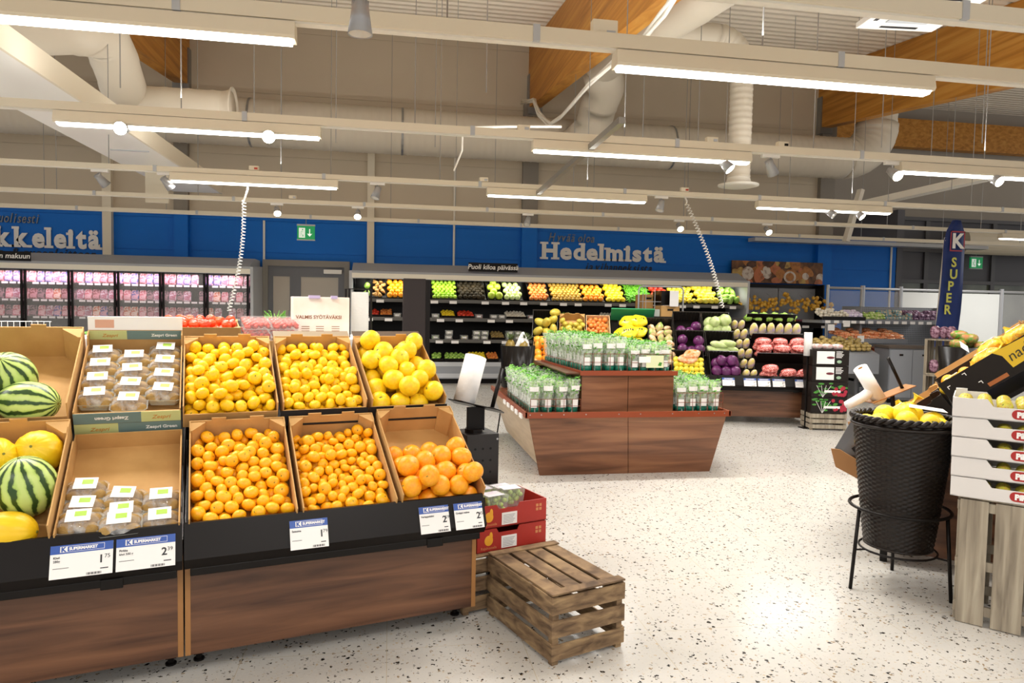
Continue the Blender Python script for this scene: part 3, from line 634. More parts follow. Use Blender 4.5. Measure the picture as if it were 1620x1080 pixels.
# ---------------------------------------------------------------- front display table
TH = math.radians(14.35); TO = Matrix.Translation((-.789, 2.88, 0)) @ Matrix.Rotation(TH, 4, 'Z')
PHI = math.radians(30)
def tloc(x, y, z, tilt=0, rz=0): return TO @ Matrix.Translation((x, y, z)) @ Matrix.Rotation(tilt, 4, 'X') @ Matrix.Rotation(rz, 4, 'Z')
def display_unit(label, x0, x1, M, depth=1.25, wood=walnut, phi=PHI):
    rt = thing('display_table', label, 'display table', M @ Matrix.Translation((x0, 0, 0))); w_ = x1 - x0
    mb = MB(); mb.box(.004, w_ - .004, 0, .02, .09, .5); mb.build('front_panel', wood, rt)
    for x in (0, w_ - .02):
        mb = MB(); mb.prism([(.0, .09), (depth, .09), (depth, 1.0), (depth - .1, 1.05), (.0, .56)], x, x + .02, 'x', 0); mb.build('end_panel', wood, rt)
        mb = MB(); mb.box(x, x + .02, -.002, 0, .09, .5); mb.build('edge_strip', edge_m, rt)
    mb = MB(); mb.prism([(-.10, .475), (-.085, .475), (-.115, .52), (-.06, .645), (-.075, .645), (-.13, .52)], .0, w_, 'x'); mb.build('price_rail', black, rt)
    mb = MB(); mb.prism([(-.10, .445), (-.02, .445), (-.02, .475), (-.10, .475)], .02, w_ - .02, 'x'); mb.box(w_ * .78, w_ * .84, -.106, -.1, .437, .475); mb.prism([(-.10, .475), (-.115, .515), (-.09, .515), (-.07, .475)], .0, .05, 'x'); mb.prism([(-.10, .475), (-.115, .515), (-.09, .515), (-.07, .475)], w_ - .05, w_, 'x'); mb.build('bumper_rail', blackp, rt, bevel=.004)
    s, c = math.sin(phi), math.cos(phi)
    mb = MB(); mb.prism([(-.06, .54), (-.06 + 1.28 * c, .54 + 1.28 * s), (-.06 + 1.28 * c, .54 + 1.28 * s - .03), (-.06, .51)], .004, w_ - .004, 'x'); mb.build('sloping_deck', black, rt)
    for x in (.05, w_ - .05):
        for yy in (.14, depth - .1):
            mb = MB(); mb.box(x - .02, x + .02, yy - .02, yy + .02, .03, .09); mb.cyl((x, yy, 0), (x, yy, .035), .012, n=8); mb.cyl((x, yy, 0), (x, yy, .008), .022, n=10); mb.build('foot', black, rt)
    return rt
display_unit('walnut display table under the mandarin and orange boxes, nearest the pallet crate', 0, 1.235, TO)
display_unit('walnut display table at the left under the melons and kiwi trays', -1.245, -.006, TO)
s, c = math.sin(PHI), math.cos(PHI)
def deck(x, q, up=0, extra=0): return tloc(x, -.055 + q * c - up * s, .545 + q * s + up * c, PHI)
H = .13
# lower row
BL = deck(.015, .03); BM = deck(.44, .03); BR = deck(.855, .03)
carton('open brown cardboard box of orange mandarins, lower left one on the front table', BL, .405, .585, H, fh=.07, group=None)
carton('brown cardboard box packed with the smallest mandarins, lower middle on the front table', BM, .395, .585, H, fh=.06)
carton('brown cardboard box of large oranges, lower right, with a folded dark front flap', BR, .385, .585, H + .02, outer=gblack, fh=.075, lip=gblack)
UP = .075
TLm = deck(-.012, .64, UP); TMm = deck(.415, .64, UP); TRm = deck(.835, .64, UP)
carton('brown cardboard box heaped with yellow clementines, upper left on the front table', TLm, .405, .56, H, fh=.07)
carton('brown cardboard box heaped with yellow clementines, upper middle, dark front edge', TMm, .395, .56, H, outer=gblack, fh=.07, lip=gblack, back_top=mat('grey_brown_flap', '#9b8b74', .8))
carton('brown cardboard box of big yellow grapefruits, upper right on the front table', TRm, .385, .56, H, outer=gblack, fh=.07, lip=gblack, back_top=mat('dark_flap', '#5b4b3c', .8))
# black risers under the upper boxes
mb = MB(); mb.box(0, 1.22, .0, .57, -.07, -.004); tag(mb.build('riser_shelf', black, M=None), 'black riser shelf under the upper row of citrus boxes', 'riser'); bpy.context.view_layer.update(); bpy.data.objects['riser_shelf'].matrix_world = deck(-.0, .635, UP)
G = (0, -.00005, -.0016)
fill(BL, 'mand', 'mandarin', 'orange mandarin in the lower left citrus box', 'mandarin', 'mandarins in the lower left box', pack(.006, .399, .01, .578, 140, .0285, .1, 1, g=G))
fill(BM, 'mand', 'mandarin', 'small orange mandarin in the lower middle citrus box', 'mandarin', 'small mandarins in the lower middle box', pack(.006, .389, .01, .56, 168, .0255, .2, 2, g=G))
fill(BR, 'orange', 'orange', 'large orange in the lower right box with the folded dark flap', 'orange', 'oranges in the lower right box', pack(.01, .375, .01, .50, 30, .0485, .06, 3, g=(0, -.0009, -.0016)))
fill(TLm, 'mandy', 'clementine', 'yellow clementine in the upper left citrus box, under the tomatoes', 'clementine', 'clementines in the upper left box', pack(.006, .399, .01, .55, 148, .0305, .1, 4, g=G))
fill(TMm, 'mandy', 'clementine', 'yellow clementine in the upper middle citrus box', 'clementine', 'clementines in the upper middle box', pack(.006, .389, .01, .55, 142, .0290, .1, 5, g=G))
fill(TRm, 'grape', 'grapefruit', 'big yellow grapefruit in the upper right box', 'grapefruit', 'grapefruits in the upper right box', pack(.008, .377, .01, .54, 30, .0535, .08, 6, g=G))
# price tags on the front rail
def rail_tag(x, w_, label, **k):
    rz = math.atan2(.055, .125); M = tloc(x, -.1415, .512) @ Matrix.Rotation(-rz, 4, 'X')
    price_tag(label, M, w_, .115, **k)
rail_tag(.385, .15, 'price tag reading 1 79 on the black rail under the mandarins', big='1', small='79', l1='Satsuma')
rail_tag(.925, .135, 'price tag reading 2 59 on the black rail under the oranges', big='2', small='59', l1='Veriappelsiini')
rail_tag(1.085, .135, 'price tag reading 2 45 at the right end of the black rail', big='2', small='45', l1='Greippi makea')
rail_tag(-.43, .195, 'price tag reading 1 75 on the left rail under the kiwi trays', big='1', small='75', l1='Kiwi', l2='280g')
rail_tag(-.225, .195, 'price tag reading 2 39 on the left rail, right of the other kiwi tag', big='2', small='39', l1='Pirkka', l2='kiwi 500 g')
# kiwi boxes
kg = mat('kiwi_box_green', '#6f8783', .6); kl = mat('kiwi_box_lime', '#c9cf8c', .6)
def kiwi_box(label, M, up=False):
    w_ = .41; rt = carton(label, M, w_, .585, .12, fh=.07 if not up else .10, bh=.085 if not up else .15, corner=0, tabs=False)
    def band(y, z0, z1, ny, flip, nm):
        mb = MB(); mb.box(0, w_ * (.42), y, y + .003, z0, z1, 1); mb.box(w_ * .42, w_, y, y + .003, z0, z1, 0)
        o = mb.build(nm, [kg, kl], rt)
    return rt, w_
def front_print(rt, w_, y, z0, z1, up=False):
    mb = MB(); k = .4 if not up else .62
    mb.box(0, w_ * k, y - .002, y, z0, z1, 1 if not up else 0); mb.box(w_ * k, w_, y - .002, y, z0, z1, 0 if not up else 1); o = mb.build('printed_band', [kg, kl], rt)
    M = Matrix.Translation((w_ * .66, y - .0025, z0 + (z1 - z0) * .35)) @ RX90
    if up: M = Matrix.Translation((w_ * .5, y - .0025, z0 + (z1 - z0) * .6)) @ RX90 @ Matrix.Rotation(PI, 4, 'Z')
    text('Zespri Green', (z1 - z0) * .42, whitep, M, rt, bold=.0008, depth=.0003)
    text('Zespri', (z1 - z0) * .5, mat('print_orange', '#c98a3a', .6), Matrix.Translation((w_ * (.14 if not up else .72), y - .0025, z0 + (z1 - z0) * .3)) @ RX90, rt, bold=.0003, depth=.0003, shear=.3)
K1 = deck(-.425, .03); K2 = deck(-.43, .64, UP)
r1, w1 = kiwi_box('brown cardboard box with a few kiwi trays, half empty, lower one beside the mandarins', K1)
r2, w2 = kiwi_box('printed green and cream box full of kiwi trays, upper one beside the melons', K2, True)
# upper front bands of both boxes (the back wall of the lower box and the front wall of the upper one)
front_print(r2, w2, 0, -.012, .042, False); front_print(r2, w2, -.001, .045, .10, True)
mb = MB(); mb.box(0, w2, .006, .008, .02, .07); mb.build('inner_band', kl, r2)
front_print(r2, w2, .5795, .10, .15, False)
mb = MB(); mb.prism([(.585, .15), (.61, .21), (.613, .21), (.588, .15)], 0, w2, 'x'); mb.build('raised_flap', cardw, r2)
mb = MB(); mb.box(.03, .11, 0, .001, 0, .04); o = mb.build('printed_square', mat('print_pink', '#d9a58c', .6), r2, M=Matrix.Translation((0, .588, .16)) @ Matrix.Rotation(-.4, 4, 'X'))
kiwi_m = fruit_mat('kiwi_skin', '#9a7c48', '#b8965c', 12, .8, .3, 200, .2); kw = MB(); kw.ball((0, 0, 0), .034, .026, .026, 14, 10); kiwi_me = kw.mesh('kiwi', kiwi_m, True)
tray_m = mat('tray_plastic', '#e9ece6', .15, alpha=.35, spec=.8)
def kiwi_pack(label, M, rot=0, seed=0):
    r = random.Random(seed); rt = thing('kiwi_tray', label, 'kiwi tray', M @ Matrix.Scale(1.12, 4), 'clear trays of kiwis')
    mb = MB(); a, b_ = .062, .044
    def ring(f, z): return [(sx * a * f, sy * b_ * f, z) for sx, sy in ((-.8, -1), (.8, -1), (1, -.75), (1, .75), (.8, 1), (-.8, 1), (-1, .75), (-1, -.75))]
    vs = ring(.86, 0) + ring(1, .028) + ring(1.08, .03) + ring(1.08, .034); fs = [tuple(range(8))[::-1]] + [(k * 8 + i, k * 8 + (i + 1) % 8, k * 8 + 8 + (i + 1) % 8, k * 8 + 8 + i) for k in range(3) for i in range(8)]
    mb.add(vs, fs); mb.build('tray', tray_m, rt, bevel=0)
    mb = MB(); mb.ball((0, 0, .03), a * 1.04, b_ * 1.04, .032, 14, 10, f=lambda t, p: 1 + .05 * math.sin(5 * t + seed) + .03 * math.sin(9 * t)); mb.build('wrap', wrap_m, rt, True)
    for x, y in ((-.036, .02), (.034, .021), (-.035, -.021), (.035, -.02), (.0, .0)): inst(kiwi_me, 'kiwi', Matrix.Translation((x, y, .022 + r.uniform(0, .006))) @ Matrix.Rotation(r.uniform(-.5, .5) + (PI / 2 if x == 0 else 0), 4, 'Z') @ Matrix.Diagonal((.85, .85, .85, 1)), parent=rt)
    mb = MB(); mb.box(-.037, .035, -.022, .032, .0635, .0645); lb = mb.build('paper_label', cardw, rt, M=Matrix.Rotation(r.uniform(-.1, .1), 4, 'Z'))
    mb = MB(); mb.box(-.012, .022, .0, .022, .0645, .0652); mb.build('green_print', mat('label_green', '#9cc42c', .5), lb)
    return rt
kn = 0
pos = {0: 'left', 1: 'middle', 2: 'right'}
rown = ['top', 'second', 'third', 'bottom']
proto_k = None
def kp(M, label, i):
    kiwi_pack(label, M, seed=i)
for col in range(3):
    for row in range(4):
        kp(K2 @ Matrix.Translation((.068 + col * .134, .49 - row * .118 - (.045 if col == 1 else 0) + .02 * (col == 2), .03 + .004 * row)) @ Matrix.Rotation(R.uniform(-.06, .06), 4, 'Z'), '%s tray of kiwis in the %s column of the upper kiwi box' % (rown[row], pos[col]), col * 4 + row)
low = [(0, .30, 0), (0, .20, 0), (0, .10, .0), (1, .235, 0), (1, .15, 0), (1, .07, .0), (2, .21, 0), (2, .10, .0)]
names = ['topmost kiwi tray of the left column in the half empty box', 'kiwi tray second from the top at the left of the half empty box', 'lowest left kiwi tray, above the price tag reading 1 75', 'topmost middle kiwi tray in the half empty box', 'kiwi tray second from the top in the middle of the half empty box', 'lowest middle kiwi tray with a white sticker, half empty box', 'topmost right kiwi tray in the half empty box', 'lowest right kiwi tray in the half empty box, beside the mandarins']
for i, (cl, y, z) in enumerate(low): kp(K1 @ Matrix.Translation((.072 + cl * .134, y - .03, .02 + (.03 if i in (2, 5) else 0))) @ Matrix.Rotation(R.uniform(-.08, .08) - .05, 4, 'Z'), names[i], 20 + i)
# melon boxes
ML = deck(-1.03, .03); MU = deck(-1.045, .64, UP)
carton('large brown cardboard box of yellow melons and a watermelon, lower left corner', ML, .595, .585, .17, fh=.07, corner=.08)
carton('large nearly empty brown cardboard box with watermelons at the upper left', MU, .60, .58, .17, fh=.09, corner=.08)
def melon_mat():
    m = mat('watermelon_rind', '#8fae4f', .35); nt, b = nodes(m); tc = nt.nodes.new('ShaderNodeTexCoord')
    sx = nt.nodes.new('ShaderNodeSeparateXYZ'); nt.links.new(tc.outputs['Object'], sx.inputs[0])
    at = nt.nodes.new('ShaderNodeMath'); at.operation = 'ARCTAN2'; nt.links.new(sx.outputs['Y'], at.inputs[0]); nt.links.new(sx.outputs['X'], at.inputs[1])
    n = nt.nodes.new('ShaderNodeTexNoise'); n.inputs['Scale'].default_value = 22; n.inputs['Detail'].default_value = 5; nt.links.new(tc.outputs['Object'], n.inputs['Vector'])
    m1 = nt.nodes.new('ShaderNodeMath'); m1.operation = 'MULTIPLY_ADD'; nt.links.new(n.outputs['Fac'], m1.inputs[0]); m1.inputs[1].default_value = .42; nt.links.new(at.outputs[0], m1.inputs[2])
    m2 = nt.nodes.new('ShaderNodeMath'); m2.operation = 'MULTIPLY'; nt.links.new(m1.outputs[0], m2.inputs[0]); m2.inputs[1].default_value = 12
    m3 = nt.nodes.new('ShaderNodeMath'); m3.operation = 'SINE'; nt.links.new(m2.outputs[0], m3.inputs[0])
    r = nt.nodes.new('ShaderNodeValToRGB'); r.color_ramp.elements[0].position = .60; r.color_ramp.elements[1].position = .8; r.color_ramp.elements[0].color = lin('#aecb66'); r.color_ramp.elements[1].color = lin('#2c4a1e')
    e = r.color_ramp.elements.new(.15); e.color = lin('#c6dc80')
    mr = nt.nodes.new('ShaderNodeMapRange'); mr.inputs[1].default_value = -1; mr.inputs[2].default_value = 1; nt.links.new(m3.outputs[0], mr.inputs[0]); nt.links.new(mr.outputs[0], r.inputs[0]); nt.links.new(r.outputs[0], b.inputs['Base Color'])
    return m
wm = melon_mat(); ym = fruit_mat('yellow_melon_rind', '#f0c312', '#f7d020', 5, .4, .1, 40)
def melon(label, M, rx, rz, kind):
    mb = MB()
    if kind == 'w': mb.ball((0, 0, 0), rx, rx, rz, 32, 20)
    else: mb.ball((0, 0, 0), rx, rx, rz, 60, 20, f=lambda t, p: 1 + .012 * math.cos(12 * t) * math.cos(p) + .006 * math.sin(23 * t))
    rt = inst(mb.mesh('melon', wm if kind == 'w' else ym, True), 'watermelon' if kind == 'w' else 'yellow_melon', M, label, 'watermelon' if kind == 'w' else 'melon')
    mb = MB(); mb.cyl((0, 0, rz * .97), (0, 0, rz * 1.02), .006, .005, 8); mb.build('stem', stem_g, rt)
    return rt
def onpx(px_, py_, box, q, hgt): pass
def mel_M(base, x, y, z, ax, az): return base @ Matrix.Translation((x, y, z)) @ Euler((ax, 0, az)).to_matrix().to_4x4()
melon('striped watermelon in the lower melon box, in front of the kiwi trays', mel_M(ML, .49, .245, .125, -.35, .45), .104, .118, 'w')
melon('round yellow melon at the top of the lower melon box, beside the green kiwi print', mel_M(ML, .495, .465, .10, .6, -.2), .088, .097, 'y')
melon('yellow melon partly cut off by the left edge, above the other two', mel_M(ML, .345, .42, .11, .8, .9), .092, .105, 'y')
melon('yellow melon at the bottom right of the melon box, behind the black rail', mel_M(ML, .455, .072, .075, 1.45, 1.3), .072, .098, 'y')
melon('yellow melon at the bottom of the melon box, near the left edge', mel_M(ML, .30, .16, .085, 1.3, 2.4), .08, .1, 'y')
melon('yellow melon behind the lowest ones in the melon box, at the left edge', mel_M(ML, .15, .25, .09, 1.3, .3), .085, .1, 'y')
o = melon('striped watermelon with a red sticker in the upper box', mel_M(MU, .355, .25, .115, .25, -.5), .105, .12, 'w')
mb = MB(); mb.cyl((0, 0, 0), (0, 0, .001), .022, n=16); mb.build('sticker', mat('sticker_red', '#c8321e', .4), o, M=Matrix.Rotation(-1.9, 4, 'Z') @ Matrix.Rotation(.95, 4, 'Y') @ Matrix.Translation((0, 0, .1155)))
melon('striped watermelon lying on its side in the upper box, nearest the kiwi print', mel_M(MU, .445, .10, .093, 1.35, 1.15), .09, .128, 'w')
melon('pale striped watermelon low in the upper box at the left edge', mel_M(MU, .22, .105, .10, 1.0, -.3), .095, .11, 'w')
melon('pale striped watermelon high in the upper box at the left edge', mel_M(MU, .155, .37, .11, 1.0, .6), .095, .11, 'w')
# ---------------------------------------------------------------- generic produce meshes
def blob(name, m, rx, ry=None, rz=None, nu=12, nv=8, lump=0, k=5, seed=0):
    mb = MB(); r = random.Random(seed); ph = r.random() * 6
    mb.ball((0, 0, 0), rx, ry, rz, nu, nv, f=(lambda t, p: 1 + lump * math.sin(k * t + ph) * math.cos(p) + lump * .6 * math.sin(3 * p + ph)) if lump else None)
    return mb.mesh(name, m, True)
def fm(n, a, b_, **k): return fruit_mat(n, a, b_, **dict(dict(bump=.1), **k))
PM = dict(lime=fm('lime_skin', '#7fae1e', '#a9cf3a'), avocado=fm('avocado_skin', '#1f1a10', '#352b1a', rough=.6, spec=.2), pomelo=fm('pomelo_skin', '#9cbb2e', '#c2d44a'), peach=fm('peach_skin', '#d0602a', '#eaa24a', nscale=14),
          gold=fm('golden_kiwi_skin', '#9a7a28', '#c49c3c'), persim=fm('persimmon_skin', '#f08a1a', '#f8a52c'), lemon=citrus['lemon'], orange=citrus['orange'], banana=fm('banana_skin', '#e9c92e', '#d9d24a'),
          pear=fm('pear_skin', '#c9b848', '#b3a03a', nscale=9), ginger=fm('ginger_skin', '#c99b58', '#b07f3e'), red=fm('red_pepper_skin', '#c22c1a', '#dd4a2c'), tomato=fm('tomato_skin', '#dd3a1a', '#ef5a2c', rough=.2),
          onion=fm('onion_skin', '#d09828', '#ecc050', nscale=14), redonion=fm('red_onion_skin', '#6a1a38', '#8c2f50'), cabb=fm('cabbage_leaf', '#b6cf7a', '#d6e3a6', nscale=12), redcab=fm('red_cabbage_leaf', '#4a1644', '#74306c', nscale=8, rough=.3),
          mango=fm('mango_skin', '#f08c1c', '#f7b436', nscale=10), cream=fm('mushroom_cap', '#d8d0be', '#efe9da'), potato=fm('potato_skin', '#8d7642', '#a89155'), brown=fm('potato_brown', '#7c5a30', '#96723e'), lett=fm('lettuce', '#79a83a', '#a9cc62', nscale=20), apple=fm('apple_skin', '#c6c23a', '#d98a3c', nscale=10, contrast=None) if False else fm('apple_skin', '#c9c440', '#cf7a3e', nscale=9))
def two(name, *a, **k): return [blob(name, *a, seed=i, **k) for i in range(2)]
def heap(name, label, cat, group, meshes, M, w_, d, r, layers=1, jit=.25, seed=1, z0=0, aniso=None, lim=99):
    """rows of single fruits on a sloping board, M maps board coordinates"""
    rr_ = random.Random(seed); n = 0; y = r * .9; row = 0
    for L in range(layers):
        y = r * .95 + L * r * .8; row = L
        while y < d - r * .7:
            x = r * (.95 if row % 2 == 0 else 1.8)
            while x < w_ - r * .75:
                if not (L and rr_.random() < .35) and n < lim:
                    s = rr_.uniform(.9, 1.08); p = Matrix.Translation((x + rr_.uniform(-jit, jit) * r * .4, y + rr_.uniform(-jit, jit) * r * .4, z0 + r * .9 + L * r * 1.35))
                    rot = rnd_rot(rr_) if aniso is None else Matrix.Rotation(rr_.uniform(-aniso, aniso), 4, 'Z') @ Matrix.Rotation(rr_.uniform(-.3, .3), 4, 'X')
                    inst(rr_.choice(meshes), name, M @ p @ rot @ Matrix.Scale(s, 4), label, cat, group); n += 1
                x += r * 1.95
            y += r * 1.75; row += 1
    return n
# ---------------------------------------------------------------- wall coolers
CY = 13.4
def cooler_shell(name, label, x0, x1, h=2.15, depth=.9, endl=True):
    rt = thing(name, label, 'refrigerated cabinet', TR(x0, CY, 0)); L = x1 - x0
    mb = MB(); mb.box(0, L, depth - .05, depth, 0, h - .05); mb.build('back_panel', black, rt)
    mb = MB(); mb.prism([(-.08, h - .17), (-.08, h - .03), (.0, h), (.35, h + .14), (depth, h + .14), (depth, h - .1), (0, h - .12)], 0, L, 'x'); mb.build('canopy', mat('canopy_grey', '#a9acb0', .4), rt)
    mb = MB(); mb.box(0, L, -.085, -.08, h - .16, h - .07); mb.build('fascia', mat('fascia_cream', '#f1ebda', .4), rt)
    mb = MB(); mb.box(0, L, -.02, depth, 0, .10, 1); mb.box(0, L, -.12, depth, .10, .42, 0); mb.box(0, L, -.125, -.12, .34, .42, 2); mb.box(0, L, -.125, -.12, .12, .2, 2); mb.build('base', [mat('base_grey', '#8d9197', .4), blackp, greyl], rt)
    for s in (0, 1):
        x = -.05 if s == 0 else L; mb = MB(); mb.prism([(-.1, 0), (depth, 0), (depth, h + .02), (-.08, h - .03), (-.08, h - .2), (-.02, .45), (-.12, .4)], x, x + .05, 'x'); mb.build('end_panel', greyl, rt)
    mb = MB(); mb.box(.1, L - .1, .0, .03, h - .16, h - .13); mb.build('lamp_strip', mat('cooler_lamp', '#fff6e0', .3, emis=7), rt)
    return rt, L
cx0, cx1 = aty(557, 440, CY).x, aty(1180, 445, CY).x
rt, L = cooler_shell('produce_cooler', 'long open refrigerated fruit and vegetable cabinet under the word Hedelmistä', cx0, cx1)
area(((cx0 + cx1) / 2, CY + .05, 1.97), L - .3, .1, 34, (1, .97, .85), rot=(.5, 0, 0))
SH = [(1.60, .0, .62), (1.25, -.02, .6), (.84, -.05, .7), (.42, -.10, .8)]
for z, ya, yb in SH[:3]:
    mb = MB(); mb.box(.02, L - .02, ya, .84, z - .03, z, 0); mb.box(.02, L - .02, ya - .02, ya, z - .05, z + .015, 1); mb.build('shelf', [black, mat('shelf_lip', '#5a5752', .4)], rt)
for z, ya, yb in SH[:3]:
    x = .15 + (.1 if z < 1.3 else 0)
    rl = random.Random(int(z * 100))
    while x < L - .3:
        mb = MB(); mb.box(0, .14, -.006, 0, 0, .055); mb.build('shelf_label', cardw, rt, loc=(x, ya - .022, z - .065)); x += rl.choice((.3, .36, .62, .4))
# sloping mirror and boards over the top shelf
mb = MB(); mb.prism([(.60, 1.62), (.60, 1.63), (.38, 2.02), (.37, 2.01)], .03, L - .03, 'x'); mb.build('mirror', mat('mirror', '#c9ccd0', .06, 1), rt)
A = math.radians(40)
def secx(px_): return aty(px_, 470, CY).x
secs = [(575, 588, 'lettuce_bag', 'green net bag of greens at the left end of the long cooler', 'bag of greens', 'lett', .055, 1), (588, 612, 'ginger_root', 'ginger root on the top shelf of the long cooler, left of the oranges', 'ginger', 'ginger', .045, 1),
        (612, 650, 'orange', 'orange on the top shelf of the long cooler, left of the dark tower', 'orange', 'orange', .045, 1), (684, 724, 'lime', 'green lime on the top shelf of the long cooler', 'lime', 'lime', .034, 1), (725, 770, 'avocado', 'dark avocado on the top shelf of the long cooler', 'avocado', 'avocado', .038, 1),
        (772, 796, 'green_pomelo', 'green pomelo on the top shelf of the long cooler, right of the avocados', 'pomelo', 'pomelo', .062, 1), (798, 828, 'green_apple', 'pale green apple on the top shelf of the long cooler', 'apple', 'cabb', .045, 1), (838, 872, 'peach', 'orange peach on the top shelf under the word Hedelmistä', 'peach', 'peach', .038, 1),
        (873, 922, 'golden_kiwi', 'brown golden kiwi on the top shelf of the long cooler', 'kiwi', 'gold', .034, 1), (923, 958, 'persimmon', 'orange persimmon on the top shelf, left of the lemons', 'persimmon', 'persim', .044, 1), (960, 990, 'lemon', 'yellow lemon on the top shelf, left of the green beans', 'lemon', 'lemon', .042, 1),
        (1034, 1062, 'red_pepper', 'red pepper on the top shelf behind the wire trolley', 'pepper', 'red', .045, 1), (1064, 1102, 'yellow_apple', 'yellow apple on the top shelf behind the wire trolley', 'apple', 'banana', .045, 1), (1104, 1140, 'yellow_pear', 'yellow pear on the top shelf right of the wire trolley', 'pear', 'banana', .05, 1), (1142, 1172, 'green_gourd', 'green gourd at the right end of the top cooler shelf', 'gourd', 'lett', .06, 1)]
for k, (a, b_, nm, lb, ct, key, r, ly) in enumerate(secs):
    r *= 1.2
    xa, xb = secx(a), secx(b_); w_ = xb - xa; M = TR(xa, CY + .02, 1.615) @ Matrix.Rotation(A, 4, 'X')
    rt2 = thing('sloping_tray', 'black sloping tray holding the %s on the top cooler shelf' % {'lettuce_bag': 'green net bags', 'ginger_root': 'ginger', 'peach': 'peaches'}.get(nm, nm.replace('_', ' ') + 's'), 'tray', M)
    mb = MB(); mb.box(.005, w_ - .005, 0, .60, -.012, 0); mb.build('board', black, rt2)
    mb = MB(); mb.box(.005, w_ - .005, -.012, 0, -.012, .03); mb.build('front_edge', black, rt2)
    me = {'lettuce_bag': lambda: two(nm, PM[key], r, r * .9, r * .7, lump=.12, k=4), 'ginger_root': lambda: two(nm, PM[key], r * 1.2, r * .7, r * .6, lump=.22, k=3), 'avocado': lambda: two(nm, PM[key], r, r, r * 1.3), 'lemon': lambda: two(nm, PM[key], r, r, r * 1.2), 'yellow_pear': lambda: two(nm, PM[key], r, r, r * 1.35), 'green_gourd': lambda: two(nm, PM[key], r * .8, r * .8, r * 1.5)}.get(nm, lambda: two(nm, PM[key], r, r, r * .92))()
    heap(nm, lb, ct, nm.replace('_', ' ') + 's on the top cooler shelf', me, M, w_, .54, r, seed=k)
# green beans: nobody can count them
xa, xb = secx(992), secx(1032); M = TR(xa, CY + .02, 1.615) @ Matrix.Rotation(A, 4, 'X'); mb = MB(); rr_ = random.Random(5)
for i in range(700):
    x, y = rr_.uniform(.03, xb - xa - .03), rr_.uniform(.03, .5); a = rr_.uniform(0, 6.28); l = rr_.uniform(.03, .06); z = .01 + rr_.uniform(0, .07)
    mb.bar((x, y, z), (x + l * math.cos(a), y + l * math.sin(a), z + rr_.uniform(-.02, .03)), .012, .012)
o = tag(mb.build('green_beans', mat('bean_green', '#4f9a24', .45, col2='#7cc23a', nscale=20), M=M), 'heap of bright green leafy beans on the top shelf, right of the lemons', 'green beans', kind='stuff')
rt2 = thing('sloping_tray', 'black sloping tray of the top cooler shelf under the bright green beans', 'tray', M); mb = MB(); mb.box(.005, xb - xa - .005, 0, .60, -.012, 0); mb.build('board', black, rt2)
# packed goods on the lower shelves
clear = mat('clear_box', '#eef0ee', .1, alpha=.28, spec=.8)
def lumps(n, w_, d, h, mats, seed, r0=.02, r1=.034):
    mb = MB(); q = random.Random(seed)
    for i in range(n): rr2 = q.uniform(r0, r1); mb.ball((q.uniform(rr2, w_ - rr2), q.uniform(rr2, d - rr2), q.uniform(rr2, max(h - rr2, rr2 + .001))), rr2, rr2, rr2 * .85, 8, 6, m=q.randrange(len(mats)))
    return mb.mesh('contents', mats, True)
def tub_mesh(w_, d, h):
    mb = MB(); mb.box(0, w_, 0, d, 0, h); mb.box(-.004, w_ + .004, -.004, d + .004, h, h + .006); return mb.mesh('tub', clear)
TUB = tub_mesh(.14, .16, .085)
CONT = [lumps(16, .14, .16, .085, [PM[a], PM[b_]], i) for i, (a, b_) in enumerate((('lett', 'cream'), ('cream', 'cream'), ('red', 'peach'), ('lett', 'lett'), ('cream', 'cabb'), ('redonion', 'red'), ('lemon', 'lett')))]
CN = ['green salad', 'white mushrooms', 'red berries', 'green leaves', 'pale sprouts', 'dark red radishes', 'yellow and green peppers']
def tub(M, k, label, group):
    rt = thing('produce_tub', label, 'tub', M, group); inst(CONT[k], 'contents', Matrix.Translation((0, 0, .002)), parent=rt); inst(TUB, 'tub', Matrix.Identity(4), parent=rt)
    mb = MB(); mb.box(.03, .11, -.0055, -.0045, .03, .065); mb.build('paper_label', cardw, rt)
def shelf_run(z, ya, spans, nmz):
    for i, (a, b_, kind, k) in enumerate(spans):
        xa, xb = secx(a), secx(b_); x = xa
        if kind == 'tub':
            while x + .14 < xb + .02:
                tub(TR(x, CY + ya + .05, z), k, 'clear tub of %s on the %s cooler shelf' % (CN[k], nmz), '%s tubs on the %s shelf' % (CN[k], nmz))
                if z < 1.2 and R.random() < .7: tub(TR(x + .01, CY + ya + .06, z + .093), k, 'clear tub of %s on the %s cooler shelf' % (CN[k], nmz), '%s tubs on the %s shelf' % (CN[k], nmz))
                x += .16
        else:
            r = .034 if kind not in ('lett', 'red') else .042; M = TR(xa, CY + ya + .03, z + .01) @ Matrix.Rotation(.3, 4, 'X'); nm = {'red': 'red_pepper', 'lemon': 'yellow_pepper', 'lett': 'lettuce', 'peach': 'nectarine', 'potato': 'artichoke', 'cream': 'mushroom', 'redonion': 'plum'}[kind]
            mb = MB(); mb.box(0, xb - xa, 0, .4, -.008, 0); mb.box(0, xb - xa, -.008, 0, -.008, .05); tag(mb.build('produce_crate', black, M=M), 'shallow black crate holding the %ss on the %s cooler shelf' % (nm.replace('_', ' '), nmz), 'crate', '%s crates, %s shelf' % (nm.replace('_', ' '), nmz))
            heap(nm, '%s in a shallow black crate on the %s cooler shelf' % (nm.replace('_', ' '), nmz), 'vegetable', '%ss on the %s shelf' % (nm.replace('_', ' '), nmz), two(nm, PM[kind], r, r, r * .85, lump=.08), M, xb - xa, .36, r, seed=i, layers=1)
